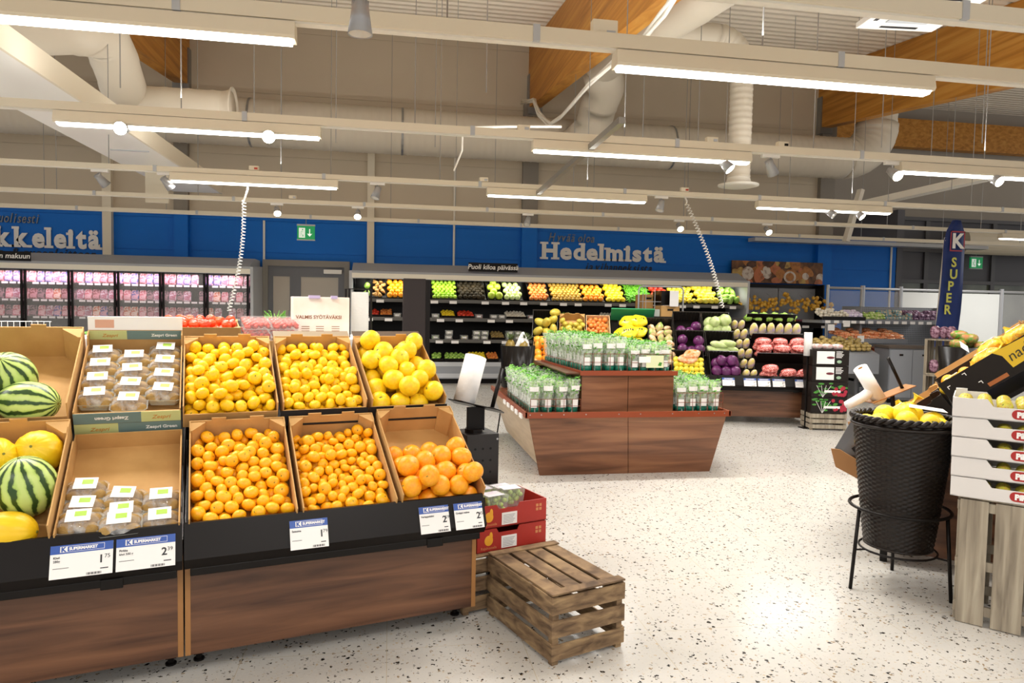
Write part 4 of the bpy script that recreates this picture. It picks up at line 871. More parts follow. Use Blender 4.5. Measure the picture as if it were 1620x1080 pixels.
shelf_run(1.25, -.02, [(558, 585, 'potato', 0), (586, 600, 'red', 0), (601, 622, 'peach', 0), (623, 636, 'tub', 1), (684, 698, 'tub', 4), (699, 722, 'lemon', 0), (724, 750, 'red', 0), (753, 775, 'tub', 5), (777, 800, 'tub', 1), (802, 835, 'cream', 0), (836, 870, 'tub', 5), (872, 910, 'lett', 0), (912, 950, 'tub', 3), (955, 1000, 'cream', 0), (1002, 1030, 'tub', 2), (1110, 1170, 'tub', 1)], 'second')
shelf_run(.84, -.05, [(684, 704, 'tub', 3), (705, 728, 'tub', 1), (730, 748, 'tub', 6), (749, 775, 'tub', 4), (778, 800, 'potato', 0), (802, 840, 'tub', 0)], 'third')
shelf_run(.43, -.10, [(684, 702, 'lett', 0), (704, 738, 'lett', 0), (741, 770, 'lemon', 0), (772, 790, 'peach', 0)], 'lowest')
# meat fridge with glass doors
mx0, mx1 = secx(-60) , aty(397, 440, CY).x
rt, L = cooler_shell('meat_fridge', 'long fridge with glass doors full of packed meat under the left wall lettering', mx0, mx1, h=2.17)
pink = mat('meat_pack_film', '#d9a6a6', .25); 
n = 9; dw = .745
xs = []; xr = L - .03
shz = [1.79, 1.49, 1.19, .89, .59]
for z in shz:
    mb = MB(); mb.box(.02, L - .02, .12, .8, z - .02, z); mb.build('shelf', darkbrown, rt)
    x = .06
k = 0; x = L - .02
while x > .3:
    xa = x - dw
    mb = MB(); mb.box(xa + .01, xa + .045, -.06, -.02, .42, 2.02); mb.box(x - .045, x - .01, -.06, -.02, .42, 2.02); mb.box(xa + .045, x - .045, -.06, -.02, 1.985, 2.02); mb.box(xa + .045, x - .045, -.06, -.02, .42, .46); d_ = mb.build('glass_door', black, rt)
    mb = MB(); mb.box(xa + .045, x - .045, -.043, -.038, .46, 1.985); mb.build('pane', glass, d_)
    k += 1; x -= dw
    for z in shz[:3]:
        for j in range(5):
            if z < 1.2 and k * 5 + j > 38: break
            mb = MB(); mb.box(0, .1, -.004, 0, 0, .035); mb.build('shelf_label', cardw, rt, loc=(xa + .07 + j * .128, .118, z - .04))
area(((mx0 + mx1) / 2, CY + .04, 1.95), L - .4, .05, 17, (1, .72, .95), rot=(.35, 0, 0))
packc = [('pink film meat pack', '#c9606e', '#e3b9bd'), ('dark red meat pack', '#7c1f2c', '#c98f96'), ('white labelled meat pack', '#dccdd6', '#a85a70'), ('blue labelled meat pack', '#3d4f9c', '#d7a4ae'), ('orange labelled meat pack', '#d4602a', '#f0d6c8'), ('dark tray meat pack', '#241820', '#a07880')]
PKM = []
for i, (nm, a, b_) in enumerate(packc):
    ms = [mat('pack_a%d' % i, a, .3, col2=b_, nscale=26, contrast=(.45, .55)), mat('pack_b%d' % i, b_, .4, col2=a, nscale=60, contrast=(.55, .65))]
    m1 = MB(); m1.prism([(-.055, 0), (.055, 0), (.06, .02), (.06, .15), (.045, .185), (-.045, .185), (-.06, .15), (-.06, .02)], 0, .03, 'y', 0)
    m2 = MB(); m2.box(-.045, .045, -.004, 0, .02, .09, 0); PKM.append((m1.mesh('tray', ms[0]), m2.mesh('paper_label', ms[1])))
rowl = ['top', 'middle', 'lowest visible']
rr_ = random.Random(11); x = L - .1
while x > .2:
    for ri, z in enumerate(shz[:3]):
        i = rr_.choice([0, 0, 1, 2, 2, 3, 4, 5] if ri else [0, 1, 1, 2, 3, 3]); 
        if rr_.random() < .06: continue
        X = mx0 + x + rr_.uniform(-.01, .01)
        if aty(0, 450, CY).x - .3 > X: continue
        t = thing('meat_pack', '%s on the %s row of the glass door fridge' % (packc[i][0], rowl[ri]), 'meat pack', TR(X, CY + .14, z + .002, rr_.uniform(-.1, .1), -.12), '%ss on the %s fridge row' % (packc[i][0], rowl[ri]))
        inst(PKM[i][0], 'tray', Matrix.Identity(4), parent=t); inst(PKM[i][1], 'paper_label', Matrix.Identity(4), parent=t)
    x -= .128
chalk('Puoli kiloa päivässä', 741, 819, 417, 429, CY - .1, 'black sign reading Puoli kiloa päivässä on top of the long cooler')
chalk('aaseen makuun', -30, 48, 398, 411, CY - .1, 'black sign with white handwriting on the fridge at the left edge')
# tall dark panel
a, b_ = aty(638, 440, 8), aty(681, 440, 8)
rt = thing('dark_tower', 'tall dark steel panel standing in front of the long cooler, left of the limes', 'panel', TR(a.x, 8, 0)); w_ = b_.x - a.x
mb = MB(); mb.box(0, w_ * .84, 0, .3, 0.02, 1.8); mb.build('front_panel', darkbrown, rt, bevel=.01)
mb = MB(); mb.box(w_ * .84, w_, .01, .29, .02, 1.79); mb.cyl((w_ * .98, 0, 1.52), (w_ * .98, .02, 1.52), .01, n=8); mb.build('side_rail', black, rt)
# poster and pegboard rack for onions
Y0 = 14.25; pa, pb = aty(1157, 446, Y0), aty(1302, 416, Y0)
rt = thing('onion_poster', 'printed photograph of onions, garlic and potatoes on the blue wall', 'poster', TR(pa.x, Y0, pa.z)); w_, h = pb.x - pa.x, pb.z - pa.z
mb = MB(); mb.box(0, w_, 0, .03, 0, h); mb.build('board', mat('poster_ground', '#3c2416', .5, col2='#8a5a30', nscale=5), rt)
q = random.Random(3)
cols_ = [('poster_onion', '#b8793a'), ('poster_garlic', '#d9cdc0'), ('poster_shallot', '#c07248'), ('poster_potato', '#c2a25a'), ('poster_dark', '#4a3020')]
mb = MB(); lay = 0
def disc(cx, cy, rx, ry, ang, m, lay):
    n = 18; z = -.001 - lay * .0004; vs = []
    for i in range(n):
        t = 2 * PI * i / n; x, y = rx * math.cos(t), ry * math.sin(t); vs.append((min(max(cx + x * math.cos(ang) - y * math.sin(ang), 0), w_), z, min(max(cy + x * math.sin(ang) + y * math.cos(ang), 0), h)))
    mb.add(vs, [tuple(range(n))], m)
for i in range(46):
    disc(q.uniform(0, w_), q.uniform(0, h), q.uniform(.07, .17), q.uniform(.06, .12), q.uniform(0, 3), q.choice([0, 0, 1, 2, 2, 3, 4]), i)
disc(w_ * .63, h * .3, .15, .13, 0, 1, 50); disc(w_ * .63, h * .3, .1, .09, 0, 0, 51); disc(w_ * .17, h * .42, .14, .15, 0, 1, 52); disc(w_ * .28, h * .3, .1, .17, .1, 2, 53); disc(w_ * .38, h * .4, .1, .1, .1, 1, 54); disc(w_ * .03, h * .3, .14, .15, 0, 3, 55)
mb.build('printed_picture', [mat(n_, c_, .5, col2='#7a4a28', nscale=9, contrast=(.5, .75)) for n_, c_ in cols_], rt)
peg = mat('pegboard', '#8f939a', .5); nt, b = nodes(peg); tc = nt.nodes.new('ShaderNodeTexCoord'); v = nt.nodes.new('ShaderNodeTexVoronoi'); v.inputs['Randomness'].default_value = 0; v.inputs['Scale'].default_value = 28
nt.links.new(tc.outputs['Object'], v.inputs[0]); r_ = nt.nodes.new('ShaderNodeValToRGB'); r_.color_ramp.elements[0].position = .22; r_.color_ramp.elements[1].position = .26; r_.color_ramp.elements[0].color = lin('#3a3c40'); r_.color_ramp.elements[1].color = lin('#8f939a')
nt.links.new(v.outputs['Distance'], r_.inputs[0]); nt.links.new(r_.outputs[0], b.inputs['Base Color'])
X0, X1 = aty(1181, 470, 13.9).x, aty(1304, 470, 13.9).x
rt = thing('pegboard_rack', 'grey pegboard rack under the onion poster, with a shelf of onions', 'rack', TR(X0, 13.9, 0)); w_ = X1 - X0
mb = MB(); mb.box(0, w_ / 2 - .01, .3, .33, .1, 2.05); mb.box(w_ / 2 + .01, w_, .3, .33, .1, 2.05); mb.build('pegboard', peg, rt)
mb = MB(); mb.box(0, w_, .28, .34, 2.02, 2.1); mb.box(0, .03, .0, .33, 0, 2.1); mb.box(w_ - .03, w_, -.0, .33, 0, 2.1); mb.build('frame', black, rt)
for z in (1.22, .8):
    mb = MB(); mb.box(0, w_, -.35, .3, z - .04, z, 0); mb.box(0, w_, -.37, -.35, z - .06, z + .08, 0); mb.build('shelf', black, rt)
    for i in range(4):
        mb = MB(); mb.box(0, .16, -.006, 0, 0, .05); mb.build('shelf_label', cardw, rt, loc=(.2 + i * .45, -.372, z - .06))
on = two('onion', PM['onion'], .036, .036, .034)
net_m = mat('net_yellow', '#b48a22', .5, col2='#e0b84a', nscale=40)
for i in range(9):
    x = aty(1172 + i * 17, 478, 13.6).x; z = 1.66 + .04 * math.sin(i * 2.1) + (.08 if i == 4 else 0)
    t = thing('onion_net', 'hanging net of yellow onions in front of the pegboard rack' if i < 8 else 'rightmost hanging net of yellow onions, over the blue wall', 'onion net', TR(x, 13.6, z), 'hanging nets of onions' if i < 8 else None)
    q = random.Random(i); mb = MB()
    for j in range(16): mb.ball((q.uniform(-.1, .1), q.uniform(-.06, .06), q.uniform(-.14, .12)), .04, nu=8, nv=6)
    mb.build('onions', PM['onion'], t, True); mb = MB(); mb.cyl((0, 0, .1), (0, .25, .22), .004, n=5); mb.build('hook', steel, t)
x = X0
for key, nm, w2 in (('redonion', 'red_onion', .45), ('lemon', 'yellow_onion', .55), ('redonion', 'red_onion', .5), ('peach', 'shallot', .45)):
    M = TR(x + .05, 13.58, 1.225); hp = two(nm, PM[key], .036); heap(nm, '%s in the tray of the pegboard rack' % nm.replace('_', ' ') + (' next to the yellow ones' if x == X0 else ''), 'onion', '%ss on the pegboard rack' % nm.replace('_', ' ') + (' left' if x == X0 else ''), hp, M, w2, .3, .036, layers=2, seed=int(x * 7)); x += w2
# ---------------------------------------------------------------- island of herb packs
IY = 5.86
rt = thing('herb_island', 'two-tier walnut island cabinet with copper edging, carrying sleeved herbs', 'island cabinet', TR(0, 0, 0))
mb = MB(); mb.add([(1.33, 6.0, 0), (2.155, 6.0, 0), (2.09, IY, .55), (1.19, IY, .55)], [(0, 1, 2, 3)]); mb.add([(1.33, 6.02, 0), (2.155, 6.02, 0), (2.09, IY + .02, .55), (1.19, IY + .02, .55)], [(3, 2, 1, 0)]); mb.build('front_panel', walnut_l, rt)
mb = MB(); mb.add([(2.16, 6.0, 0), (2.95, 6.0, 0), (3.03, IY, .55), (2.095, IY, .55)], [(0, 1, 2, 3)]); mb.add([(2.16, 6.02, 0), (2.95, 6.02, 0), (3.03, IY + .02, .55), (2.095, IY + .02, .55)], [(3, 2, 1, 0)]); mb.build('front_panel', walnut_l, rt)
mb = MB(); mb.add([(1.32, 6.0, .09), (1.32, 7.75, .09), (1.17, 7.9, .55), (1.19, IY, .55)], [(0, 3, 2, 1)]); mb.build('side_panel', mat('side_laminate', '#b8a184', .4, col2='#a89072', nscale=3, stretch=(1, 1, 8)), rt)
mb = MB(); mb.add([(2.95, 6.0, .09), (2.95, 7.75, .09), (3.05, 7.9, .55), (3.03, IY, .55)], [(0, 1, 2, 3)]); mb.build('side_panel', walnut_l, rt)
mb = MB(); mb.box(1.18, 3.04, IY, 7.9, .55, .565); mb.build('deck', walnut_d, rt)
mb = MB(); mb.box(1.16, 3.06, IY - .02, IY, .54, .59); mb.box(1.155, 1.175, IY - .02, 7.9, .545, .59); mb.box(3.045, 3.065, IY - .02, 7.9, .545, .59); mb.build('copper_edge', trim_o, rt)
for x in (1.2, 1.3, 1.5, 1.7, 2.0, 2.2, 2.5, 2.75, 2.9, 3.0):
    mb = MB(); mb.cyl((x, IY - .022, .57), (x, IY - .02, .57), .006, n=6); mb.build('screw', steel, rt)
UY = 5.93; UX0, UX1 = 1.68, 2.54; UZ = .915
mb = MB(); mb.box(UX0, 2.107, UY, UY + .02, .565, UZ); mb.build('upper_panel', walnut_l, rt); mb = MB(); mb.box(2.113, UX1, UY, UY + .02, .565, UZ); mb.build('upper_panel', walnut_l, rt)
mb = MB(); mb.box(UX0, UX0 + .02, UY + .02, 7.3, .565, UZ); mb.box(UX1 - .02, UX1, UY + .02, 7.3, .565, UZ); mb.box(UX0 - .15, UX1, UY, 7.3, UZ, UZ + .012); mb.build('upper_box', walnut_d, rt)
mb = MB(); mb.box(UX0 - .02, UX1 + .03, UY - .02, UY, UZ - .01, UZ + .03); mb.bar((UX0 - .01, UY, UZ + .01), (1.60, 7.2, UZ + .01), .02, .04); mb.build('copper_edge', trim_o, rt)
mb = MB()
for i in range(5): mb.box(1.145, 1.156, 5.95 + i * .22, 6.07 + i * .22, .52, .56)
mb.build('price_strip', cardw, rt)
wire = mat('copper_wire', '#8a4630', .35, .5)
def grid_fence(p, q, z0, z1, st=.075, parent=rt):
    mb = MB(); p, q = Vector(p), Vector(q); L = (q - p).length; n = max(1, round(L / st))
    for i in range(n + 1): t = p.lerp(q, i / n); mb.cyl((t.x, t.y, z0), (t.x, t.y, z1), .0022, n=5, cap=False)
    m_ = max(1, round((z1 - z0) / st))
    for j in range(m_ + 1): z = z0 + (z1 - z0) * j / m_; mb.cyl((p.x, p.y, z), (q.x, q.y, z), .0026, n=5, cap=False)
    mb.build('wire_guard', wire, parent)
grid_fence((1.21, IY + .02, 0), (1.66, IY + .02, 0), .58, .70); grid_fence((1.19, IY + .02, 0), (1.19, 7.4, 0), .58, .64); grid_fence((2.56, IY + .02, 0), (3.0, IY + .02, 0), .58, .75); grid_fence((3.0, IY + .02, 0), (3.02, 7.4, 0), .58, .66)
grid_fence((UX0 + .02, UY + .01, 0), (2.1, UY + .01, 0), UZ + .03, UZ + .18); grid_fence((2.14, UY + .01, 0), (UX1 - .02, UY + .01, 0), UZ + .03, UZ + .18); grid_fence((UX0 - .01, UY + .02, 0), (1.60, 7.2, 0), UZ + .03, UZ + .09)
teal = mat('teal_band', '#12705a', .4); leafd = mat('herb_green', '#3f8f2a', .5, col2='#8fc85a', nscale=25); leafl = mat('celery_green', '#7fa648', .5, col2='#a9c678', nscale=25, stretch=(3, 3, .4))
def herb_meshes(seed, h=.30, tall=0):
    q = random.Random(seed)
    s = MB(); s.lathe([(.034, .0), (.036, .06), (.046, h * .7), (.056, h)], 9, f=lambda t, k: 1 + .07 * math.sin(4 * t + seed + k))
    st = MB()
    for i in range(12):
        t = q.uniform(0, 6.28); r0 = q.uniform(0, .02); st.tube([(r0 * math.cos(t), r0 * math.sin(t), .03), (1.4 * r0 * math.cos(t + .2), 1.4 * r0 * math.sin(t + .2), h * .55), (2 * r0 * math.cos(t + .3), 2 * r0 * math.sin(t + .3), h * .95)], .0055, 4)
    g = MB()
    for i in range(90):
        t = q.uniform(0, 6.28); rr2 = q.uniform(0, .052) ; z = h * q.uniform(.62, 1.08) - rr2 * .3; l = q.uniform(.014, .03); a = q.uniform(-.9, 1.4); c = Vector((rr2 * math.cos(t), rr2 * math.sin(t), z)); d = Vector((math.cos(t + q.uniform(-1, 1)) * math.cos(a), math.sin(t + q.uniform(-1, 1)) * math.cos(a), math.sin(a))); e = d.cross(Vector((q.uniform(-1, 1), q.uniform(-1, 1), 1))).normalized() * l * .38
        g.add([tuple(c), tuple(c + d * l * .5 + e), tuple(c + d * l), tuple(c + d * l * .5 - e)], [(0, 1, 2, 3)])
    b_ = MB(); b_.lathe([(.0, .001), (.035, .001), (.0375, .055), (.036, .056)], 9)
    lb = MB()
    for i, (z0, z1) in enumerate(((h * .68, h * .82),)):
        n = 5
        for j in range(n):
            a0, a1 = -PI / 2 - .62 + j * 1.24 / n, -PI / 2 - .62 + (j + 1) * 1.24 / n; r0 = .0525; r1 = .0565
            lb.add([(r0 * math.cos(a0), r0 * math.sin(a0), z0), (r0 * math.cos(a1), r0 * math.sin(a1), z0), (r1 * math.cos(a1), r1 * math.sin(a1), z1), (r1 * math.cos(a0), r1 * math.sin(a0), z1)], [(0, 1, 2, 3)])
    l2 = MB(); l2.box(-.02, .02, -.045, -.044, .06, .13)
    return [b_.mesh('teal_base', teal, True), st.mesh('stalks', leafl, True), g.mesh('leaves', leafd), s.mesh('clear_sleeve', sleeve_m, True), lb.mesh('white_band', cardw, True), l2.mesh('paper_label', cardw)]
HM = [herb_meshes(i) for i in range(4)]; HN = ['teal_base', 'stalks', 'leaves', 'clear_sleeve', 'white_band', 'paper_label']
def herb(x, y, z, rz, rx, i, label, group, s=1, name='sleeved_herb'):
    t = thing(name, label, 'herbs', TR(x, y, z, rz, rx) @ Matrix.Diagonal((1.28, 1.28, s, 1)), group)
    for n_, me in zip(HN, HM[i % 4]): inst(me, n_, Matrix.Identity(4), parent=t)
q = random.Random(9)
def herb_block(x0, x1, y0, y1, z, nx, ny, label, group, s=1, tilt=0, only=None, lean=0, xl=None):
    for j in range(ny):
        for i in range(nx):
            if only and not only(i, j): continue
            y = y0 + (y1 - y0) * (j + .5) / ny + q.uniform(-.008, .008); xa = x0 if xl is None else xl(y); x = xa + (x1 - xa) * (i + .5) / nx + q.uniform(-.008, .008)
            herb(x, y, z, q.uniform(-.25, .25) + (lean if i == 0 else 0), tilt + q.uniform(-.04, .04), q.randrange(4), label, group, s * q.uniform(.95, 1.05))
herb_block(1.2, 1.66, IY + .04, 7.2, .567, 4, 11, 'sleeved herb pot with teal base on the lower left deck of the island', 'herb pots on the lower left deck', 1.0, only=lambda i, j: i == 0 or j < 2 or (i + j) % 2 == 0)
herb_block(2.57, 3.0, IY + .05, 6.9, .567, 4, 7, 'sleeved herb pot on the lower right deck of the island', 'herb pots on the lower right deck', .95, only=lambda i, j: i == 3 or j < 2 or (i + j) % 2 == 0)
herb_block(1.69, 2.1, UY + .03, 7.2, UZ + .013, 4, 11, 'tall sleeved celery standing on the upper left tier of the island', 'celery on the upper left tier', 1.06, only=lambda i, j: i == 0 or j < 2 or (i + j) % 2 == 0, xl=lambda y: 1.70 - .08 * (y - 5.9))
herb_block(2.12, 2.53, UY + .03, 7.0, UZ + .013, 4, 9, 'sleeved herb pot on the upper right tier of the island', 'herb pots on the upper right tier', .86, only=lambda i, j: j < 2 or (i + j) % 2 == 0)
rt = thing('shelf_card', 'pale green card with a leaf mark on the wire guard of the upper island tier', 'card', TR(2.27, UY - .012, UZ + .06)); mb = MB(); mb.box(0, .165, 0, .002, 0, .11); mb.build('card', mat('card_green', '#dfe5b8', .5), rt)
mb = MB(); mb.add([(.11, -.001, .02), (.14, -.001, .015), (.15, -.001, .045), (.125, -.001, .05)], [(0, 1, 2, 3)]); mb.build('leaf_mark', leafg, rt)
mb = MB(); mb.box(-.07, .04, -.004, -.002, .045, .10); mb.build('sticker', cardw, rt)
# ---------------------------------------------------------------- second produce display
T2 = Matrix.Translation((5.53, 8.36, 0)) @ Matrix.Rotation(math.radians(-13.8), 4, 'Z')
for k, (a, b_) in enumerate(((-1.25, 0), (-2.5, -1.255), (-3.75, -2.505))):
    display_unit(['walnut display table under the red vegetable packs, behind the island', 'walnut display table hidden behind the island, under the yellow bags', 'walnut display table at the left behind the island, under mangoes and pears'][k], a, b_, T2, phi=math.radians(42))
PHI2 = math.radians(42); s2, c2 = math.sin(PHI2), math.cos(PHI2)
def deck2(x, q_, up=0): return T2 @ Matrix.Translation((x, -.055 + q_ * c2 - up * s2, .555 + q_ * s2 + up * c2)) @ Matrix.Rotation(PHI2, 4, 'X')
def black_crate(M, w_, d, label, h=.09, bh=.16):
    rt = thing('black_crate', label, 'crate', M); mb = MB(); mb.box(0, w_, 0, d, 0, .006); mb.box(0, w_, 0, .006, 0, h * .6); mb.build('tray', blackp, rt)
    mb = MB(); mb.box(0, w_, d - .006, d, 0, bh)
    for x in (0, w_ - .006): mb.prism([(0, 0), (d, 0), (d, bh), (0, h * .6)], x, x + .006, 'x')
    for i in range(9): mb.box((i + .5) * w_ / 9 - .003, (i + .5) * w_ / 9 + .003, d - .014, d - .006, 0, bh)
    mb.box(-.005, w_ + .005, d - .002, d + .008, bh - .008, bh + .004); mb.build('ribbed_wall', mat('crate_rib', '#2a2622', .3), rt); return rt
def piece(nm, lb, ct, gr, me, M, pts, rot=None, sc_=1, seed=0):
    q = random.Random(seed)
    for p in pts: inst(q.choice(me), nm, M @ Matrix.Translation(p) @ (rnd_rot(q) if rot is None else Euler((q.uniform(-.1, .1), q.uniform(-.1, .1), rot + q.uniform(-.3, .3))).to_matrix().to_4x4()) @ Matrix.Scale(sc_ * q.uniform(.92, 1.06), 4), lb, ct, gr)
cab = two('cabbage', PM['cabb'], .085, .085, .08, nu=16, nv=10, lump=.04, k=5); rcab = two('red_cabbage', PM['redcab'], .075, .075, .07, nu=16, nv=10, lump=.03, k=4); mar = two('marrow', PM['cabb'], .05, .12, .05, nu=14, nv=10, lump=.04, k=3)
wC = .39
M = deck2(-1.335, .03); black_crate(M, wC, .38, 'black crate of red cabbages, lowest in the column over the middle price tags'); piece('red_cabbage', 'shiny red cabbage in the lowest black crate of its column', 'red cabbage', 'red cabbages in the lowest crate', rcab, M, [(.08, .09, .08), (.2, .08, .08), (.32, .09, .08), (.09, .22, .09), (.21, .23, .1), (.32, .22, .08), (.14, .2, .17), (.28, .2, .17)])
M = deck2(-1.335, .42); black_crate(M, wC, .38, 'black crate of long pale green marrows, middle of its column'); piece('marrow', 'long pale green marrow in the black crate between two others', 'marrow', 'marrows in the middle crate', mar, M, [(.1, .1, .06), (.22, .1, .07), (.32, .12, .07), (.16, .14, .13), (.28, .16, .14)], rot=1.2)
M = deck2(-1.335, .81); black_crate(M, wC, .38, 'black crate of pale green cabbages, topmost of its column'); piece('cabbage', 'pale green pointed cabbage in the topmost black crate', 'cabbage', 'cabbages in the topmost crate', cab, M, [(.09, .1, .08), (.2, .1, .08), (.31, .1, .08), (.1, .22, .1), (.26, .22, .12), (.3, .18, .2), (.16, .16, .18)])
M = deck2(-1.74, .42); black_crate(M, wC, .38, 'black crate of dark red cabbages left of the marrows'); piece('red_cabbage', 'dark red cabbage left of the marrows', 'red cabbage', 'red cabbages left of the marrows', rcab, M, [(.08, .1, .08), (.2, .08, .06), (.31, .1, .08), (.09, .26, .1), (.3, .2, .14)])
M = deck2(-1.74, .81); black_crate(M, wC, .38, 'black crate with few red cabbages left of the pale green ones'); piece('red_cabbage', 'dark red cabbage in the crate left of the pale green cabbages', 'red cabbage', 'red cabbages left of the pale cabbages', rcab, M, [(.1, .08, .07), (.22, .07, .06), (.31, .14, .1)])
M = deck2(-1.83, .03); black_crate(M, .42, .38, 'black crate of yellow peppers and carrots behind the lower right herbs')
piece('yellow_pepper', 'yellow pepper in the crate behind the lower right herbs', 'pepper', 'yellow peppers behind the herbs', two('yellow_pepper', PM['banana'], .042, .042, .045, lump=.1, k=3), M, [(.05 + .065 * i, .04 + .07 * j, .05 + .02 * j) for i in range(6) for j in range(4)])
bag_o = two('carrot_bag', mat('carrot_bag_m', '#e07a28', .25, col2='#f0c49a', nscale=22), .13, .08, .045, nu=16, nv=10, lump=.06, k=4)
piece('carrot_bag', 'clear bag of carrots lying on the yellow peppers', 'bag', 'carrot bags on the peppers', bag_o, M, [(.2, .24, .14), (.26, .3, .17)], rot=.1)
M = deck2(-2.12, .2); black_crate(M, .36, .85, 'black crate of pink and cream vegetable bags right of the yellow bags')
peb = two('vegetable_bag', mat('veg_bag_m', '#e0a070', .3, col2='#e4ddb8', nscale=30), .07, .055, .045, lump=.1, k=4) + two('vegetable_bag', mat('veg_bag_g', '#d8b088', .3, col2='#8fb650', nscale=22), .07, .055, .045, lump=.1, k=4)
piece('vegetable_bag', 'pink and cream bag of vegetables in the crate right of the yellow bags', 'bag', 'vegetable bags right of the yellow bags', peb, M, [(.07 + .11 * i, .08 + .11 * j, .06 + .02 * ((i + j) % 2)) for i in range(3) for j in range(7)])
yb = two('yellow_bag', mat('yellow_bag_m', '#f2dc10', .25, col2='#f7e63a', nscale=9), .14, .11, .06, nu=18, nv=12, lump=.07, k=5)
print_b = mat('bag_print', '#2a2a1a', .5)
for i, p in enumerate(((.12, .62, .08), (.32, .60, .08), (.14, .80, .09), (.34, .82, .1), (.22, .98, .14), (.2, .72, .19), (.36, .98, .16), (.12, .42, .07), (.34, .42, .07))):
    t = inst(yb[i % 2], 'yellow_bag', deck2(-2.6, .0) @ Matrix.Translation(p) @ Euler((R.uniform(-.2, .2), R.uniform(-.2, .2), R.uniform(-.5, .5))).to_matrix().to_4x4(), 'bright yellow produce bag with dark print behind the island', 'bag', 'yellow bags behind the island')
    mb = MB()
    for j in range(5): mb.ball((-.06 + .03 * j, -.01 + .012 * (j % 2), .056), .012, .02, .004, 8, 4)
    mb.build('dark_print', print_b, t)
mb = MB(); mb.box(0, .62, 0, .02, 0, .22); tag(mb.build('sign_board', mat('green_panel', '#2e8a5a', .5), M=deck2(-2.62, 1.16)), 'green sign panel behind the yellow bags', 'panel')
def wood_crate(M, w_, d, label, h=.1):
    rt = thing('wooden_tray', label, 'tray', M); mb = MB(); mb.box(0, w_, 0, d, 0, .006); mb.build('base', kraft, rt)
    for (a, b_, c_, d_) in ((0, w_, 0, .008), (0, w_, d - .008, d), (0, .008, 0, d), (w_ - .008, w_, 0, d)):
        mb = MB(); mb.box(a, b_, c_, d_, 0, h); mb.build('side', mat('poplar', '#d8b98c', .7), rt)
M = deck2(-2.98, .75); wood_crate(M, .34, .4, 'pale wooden tray of peaches left of the yellow bags'); heap('peach', 'orange peach in the pale wooden tray left of the yellow bags', 'peach', 'peaches in the wooden tray', two('peach', PM['peach'], .036), M, .34, .38, .036, layers=2, seed=4, z0=.006)
M = deck2(-2.98, .32); wood_crate(M, .34, .4, 'pale wooden tray of apples below the peach tray'); heap('apple', 'red and yellow apple in the wooden tray below the peaches', 'apple', 'apples in the lower wooden tray', two('apple', PM['apple'], .038), M, .34, .38, .038, layers=2, seed=5, z0=.006)
M = deck2(-3.36, .72); carton('small brown cardboard box of yellow pears on the display behind the island', M, .36, .42, .13); heap('pear', 'yellow pear in the brown cardboard box behind the island', 'pear', 'pears in the cardboard box', two('pear', PM['pear'], .04, .04, .055), M, .36, .36, .042, layers=2, seed=6, z0=.006)
M = deck2(-3.75, .72); black_crate(M, .36, .45, 'black crate of green papayas at the upper left end behind the island'); piece('papaya', 'yellow-green papaya in the black crate behind the island', 'papaya', 'papayas in the black crate', two('papaya', PM['pear'], .06, .06, .1, nu=14, nv=10), M, [(.08, .1, .07), (.2, .1, .07), (.3, .12, .07), (.12, .25, .1), (.28, .28, .12), (.2, .18, .17), (.32, .36, .2)])
M = deck2(-3.72, .22); carton('small carton of orange mangoes at the left end behind the island', M, .42, .46, .1); piece('mango', 'large orange mango at the left end behind the island', 'mango', 'mangoes behind the island', two('mango', PM['mango'], .062, .055, .075, nu=16, nv=10), M, [(.07 + .115 * i, .07 + .11 * j, .06 + .03 * (j > 1)) for i in range(4) for j in range(4)] + [(.13, .3, .16), (.26, .3, .16), (.2, .2, .15)])
# small packs at the right end
rp = [blob('red_pack', mat('red_pack_m', '#a8281c', .3, col2='#e8a098', nscale=60, contrast=(.42, .6)), .115, .07, .035, nu=16, nv=8, lump=.03, k=4, seed=i) for i in range(2)]
def shelf2(q_, label):
    M = deck2(-.70, q_); rt = thing('display_shelf', label, 'shelf', M); mb = MB(); mb.box(0, .68, 0, .34, 0, .012); mb.build('board', black, rt); mb = MB(); mb.box(0, .68, 0, .008, .012, .035); mb.box(0, .68, .33, .34, 0, .2); mb.build('edge', black, rt); return M @ Matrix.Translation((0, 0, .012))
M1 = shelf2(.02, 'lowest black shelf of red packs at the right end of the display'); M2_ = shelf2(.40, 'middle black shelf of red packs at the right end of the display'); M3 = shelf2(.80, 'top black shelf of yellow bags at the right end of the display')
piece('red_pack', 'clear pack of small red vegetables on the lowest shelf at the right end', 'pack', 'red packs on the lowest shelf', rp, M1, [(.12, .07, .04), (.12, .07, .10), (.12, .08, .16), (.37, .07, .04), (.37, .07, .1), (.58, .07, .04), (.58, .07, .1)], rot=0)
piece('red_pack', 'clear pack of small red vegetables on the middle shelf at the right end', 'pack', 'red packs on the middle shelf', rp, M2_, [(.12 + .23 * i, .07, .04 + .065 * j) for i in range(3) for j in range(3)] + [(.12 + .23 * i, .2, .04 + .065 * j) for i in range(3) for j in range(3)], rot=0)
ybm = mat('pale_bag_m', '#f0e070', .3, col2='#cbb0d8', nscale=16); pb_ = [blob('pale_bag', ybm, .055, .045, .11, nu=14, nv=10, lump=.03, k=4, seed=i) for i in range(2)]
piece('pale_bag', 'upright yellow and lilac bag on the top shelf at the right end', 'bag', 'yellow and lilac bags on the top shelf', pb_, M3 @ Matrix.Rotation(-.45, 4, 'X'), [(.07 + .118 * i, .07, .12) for i in range(6)], rot=0)
piece('pale_bag', 'small yellow and lilac bag in the narrow column left of the red packs', 'bag', 'yellow and lilac bags in the narrow column', pb_, deck2(-.93, 0), [(.06 + .1 * i, .1 + .19 * j, .05) for i in range(2) for j in range(6)], rot=0, sc_=.85)
lk = two('green_bunch', PM['lett'], .06, .05, .04, lump=.2, k=5)
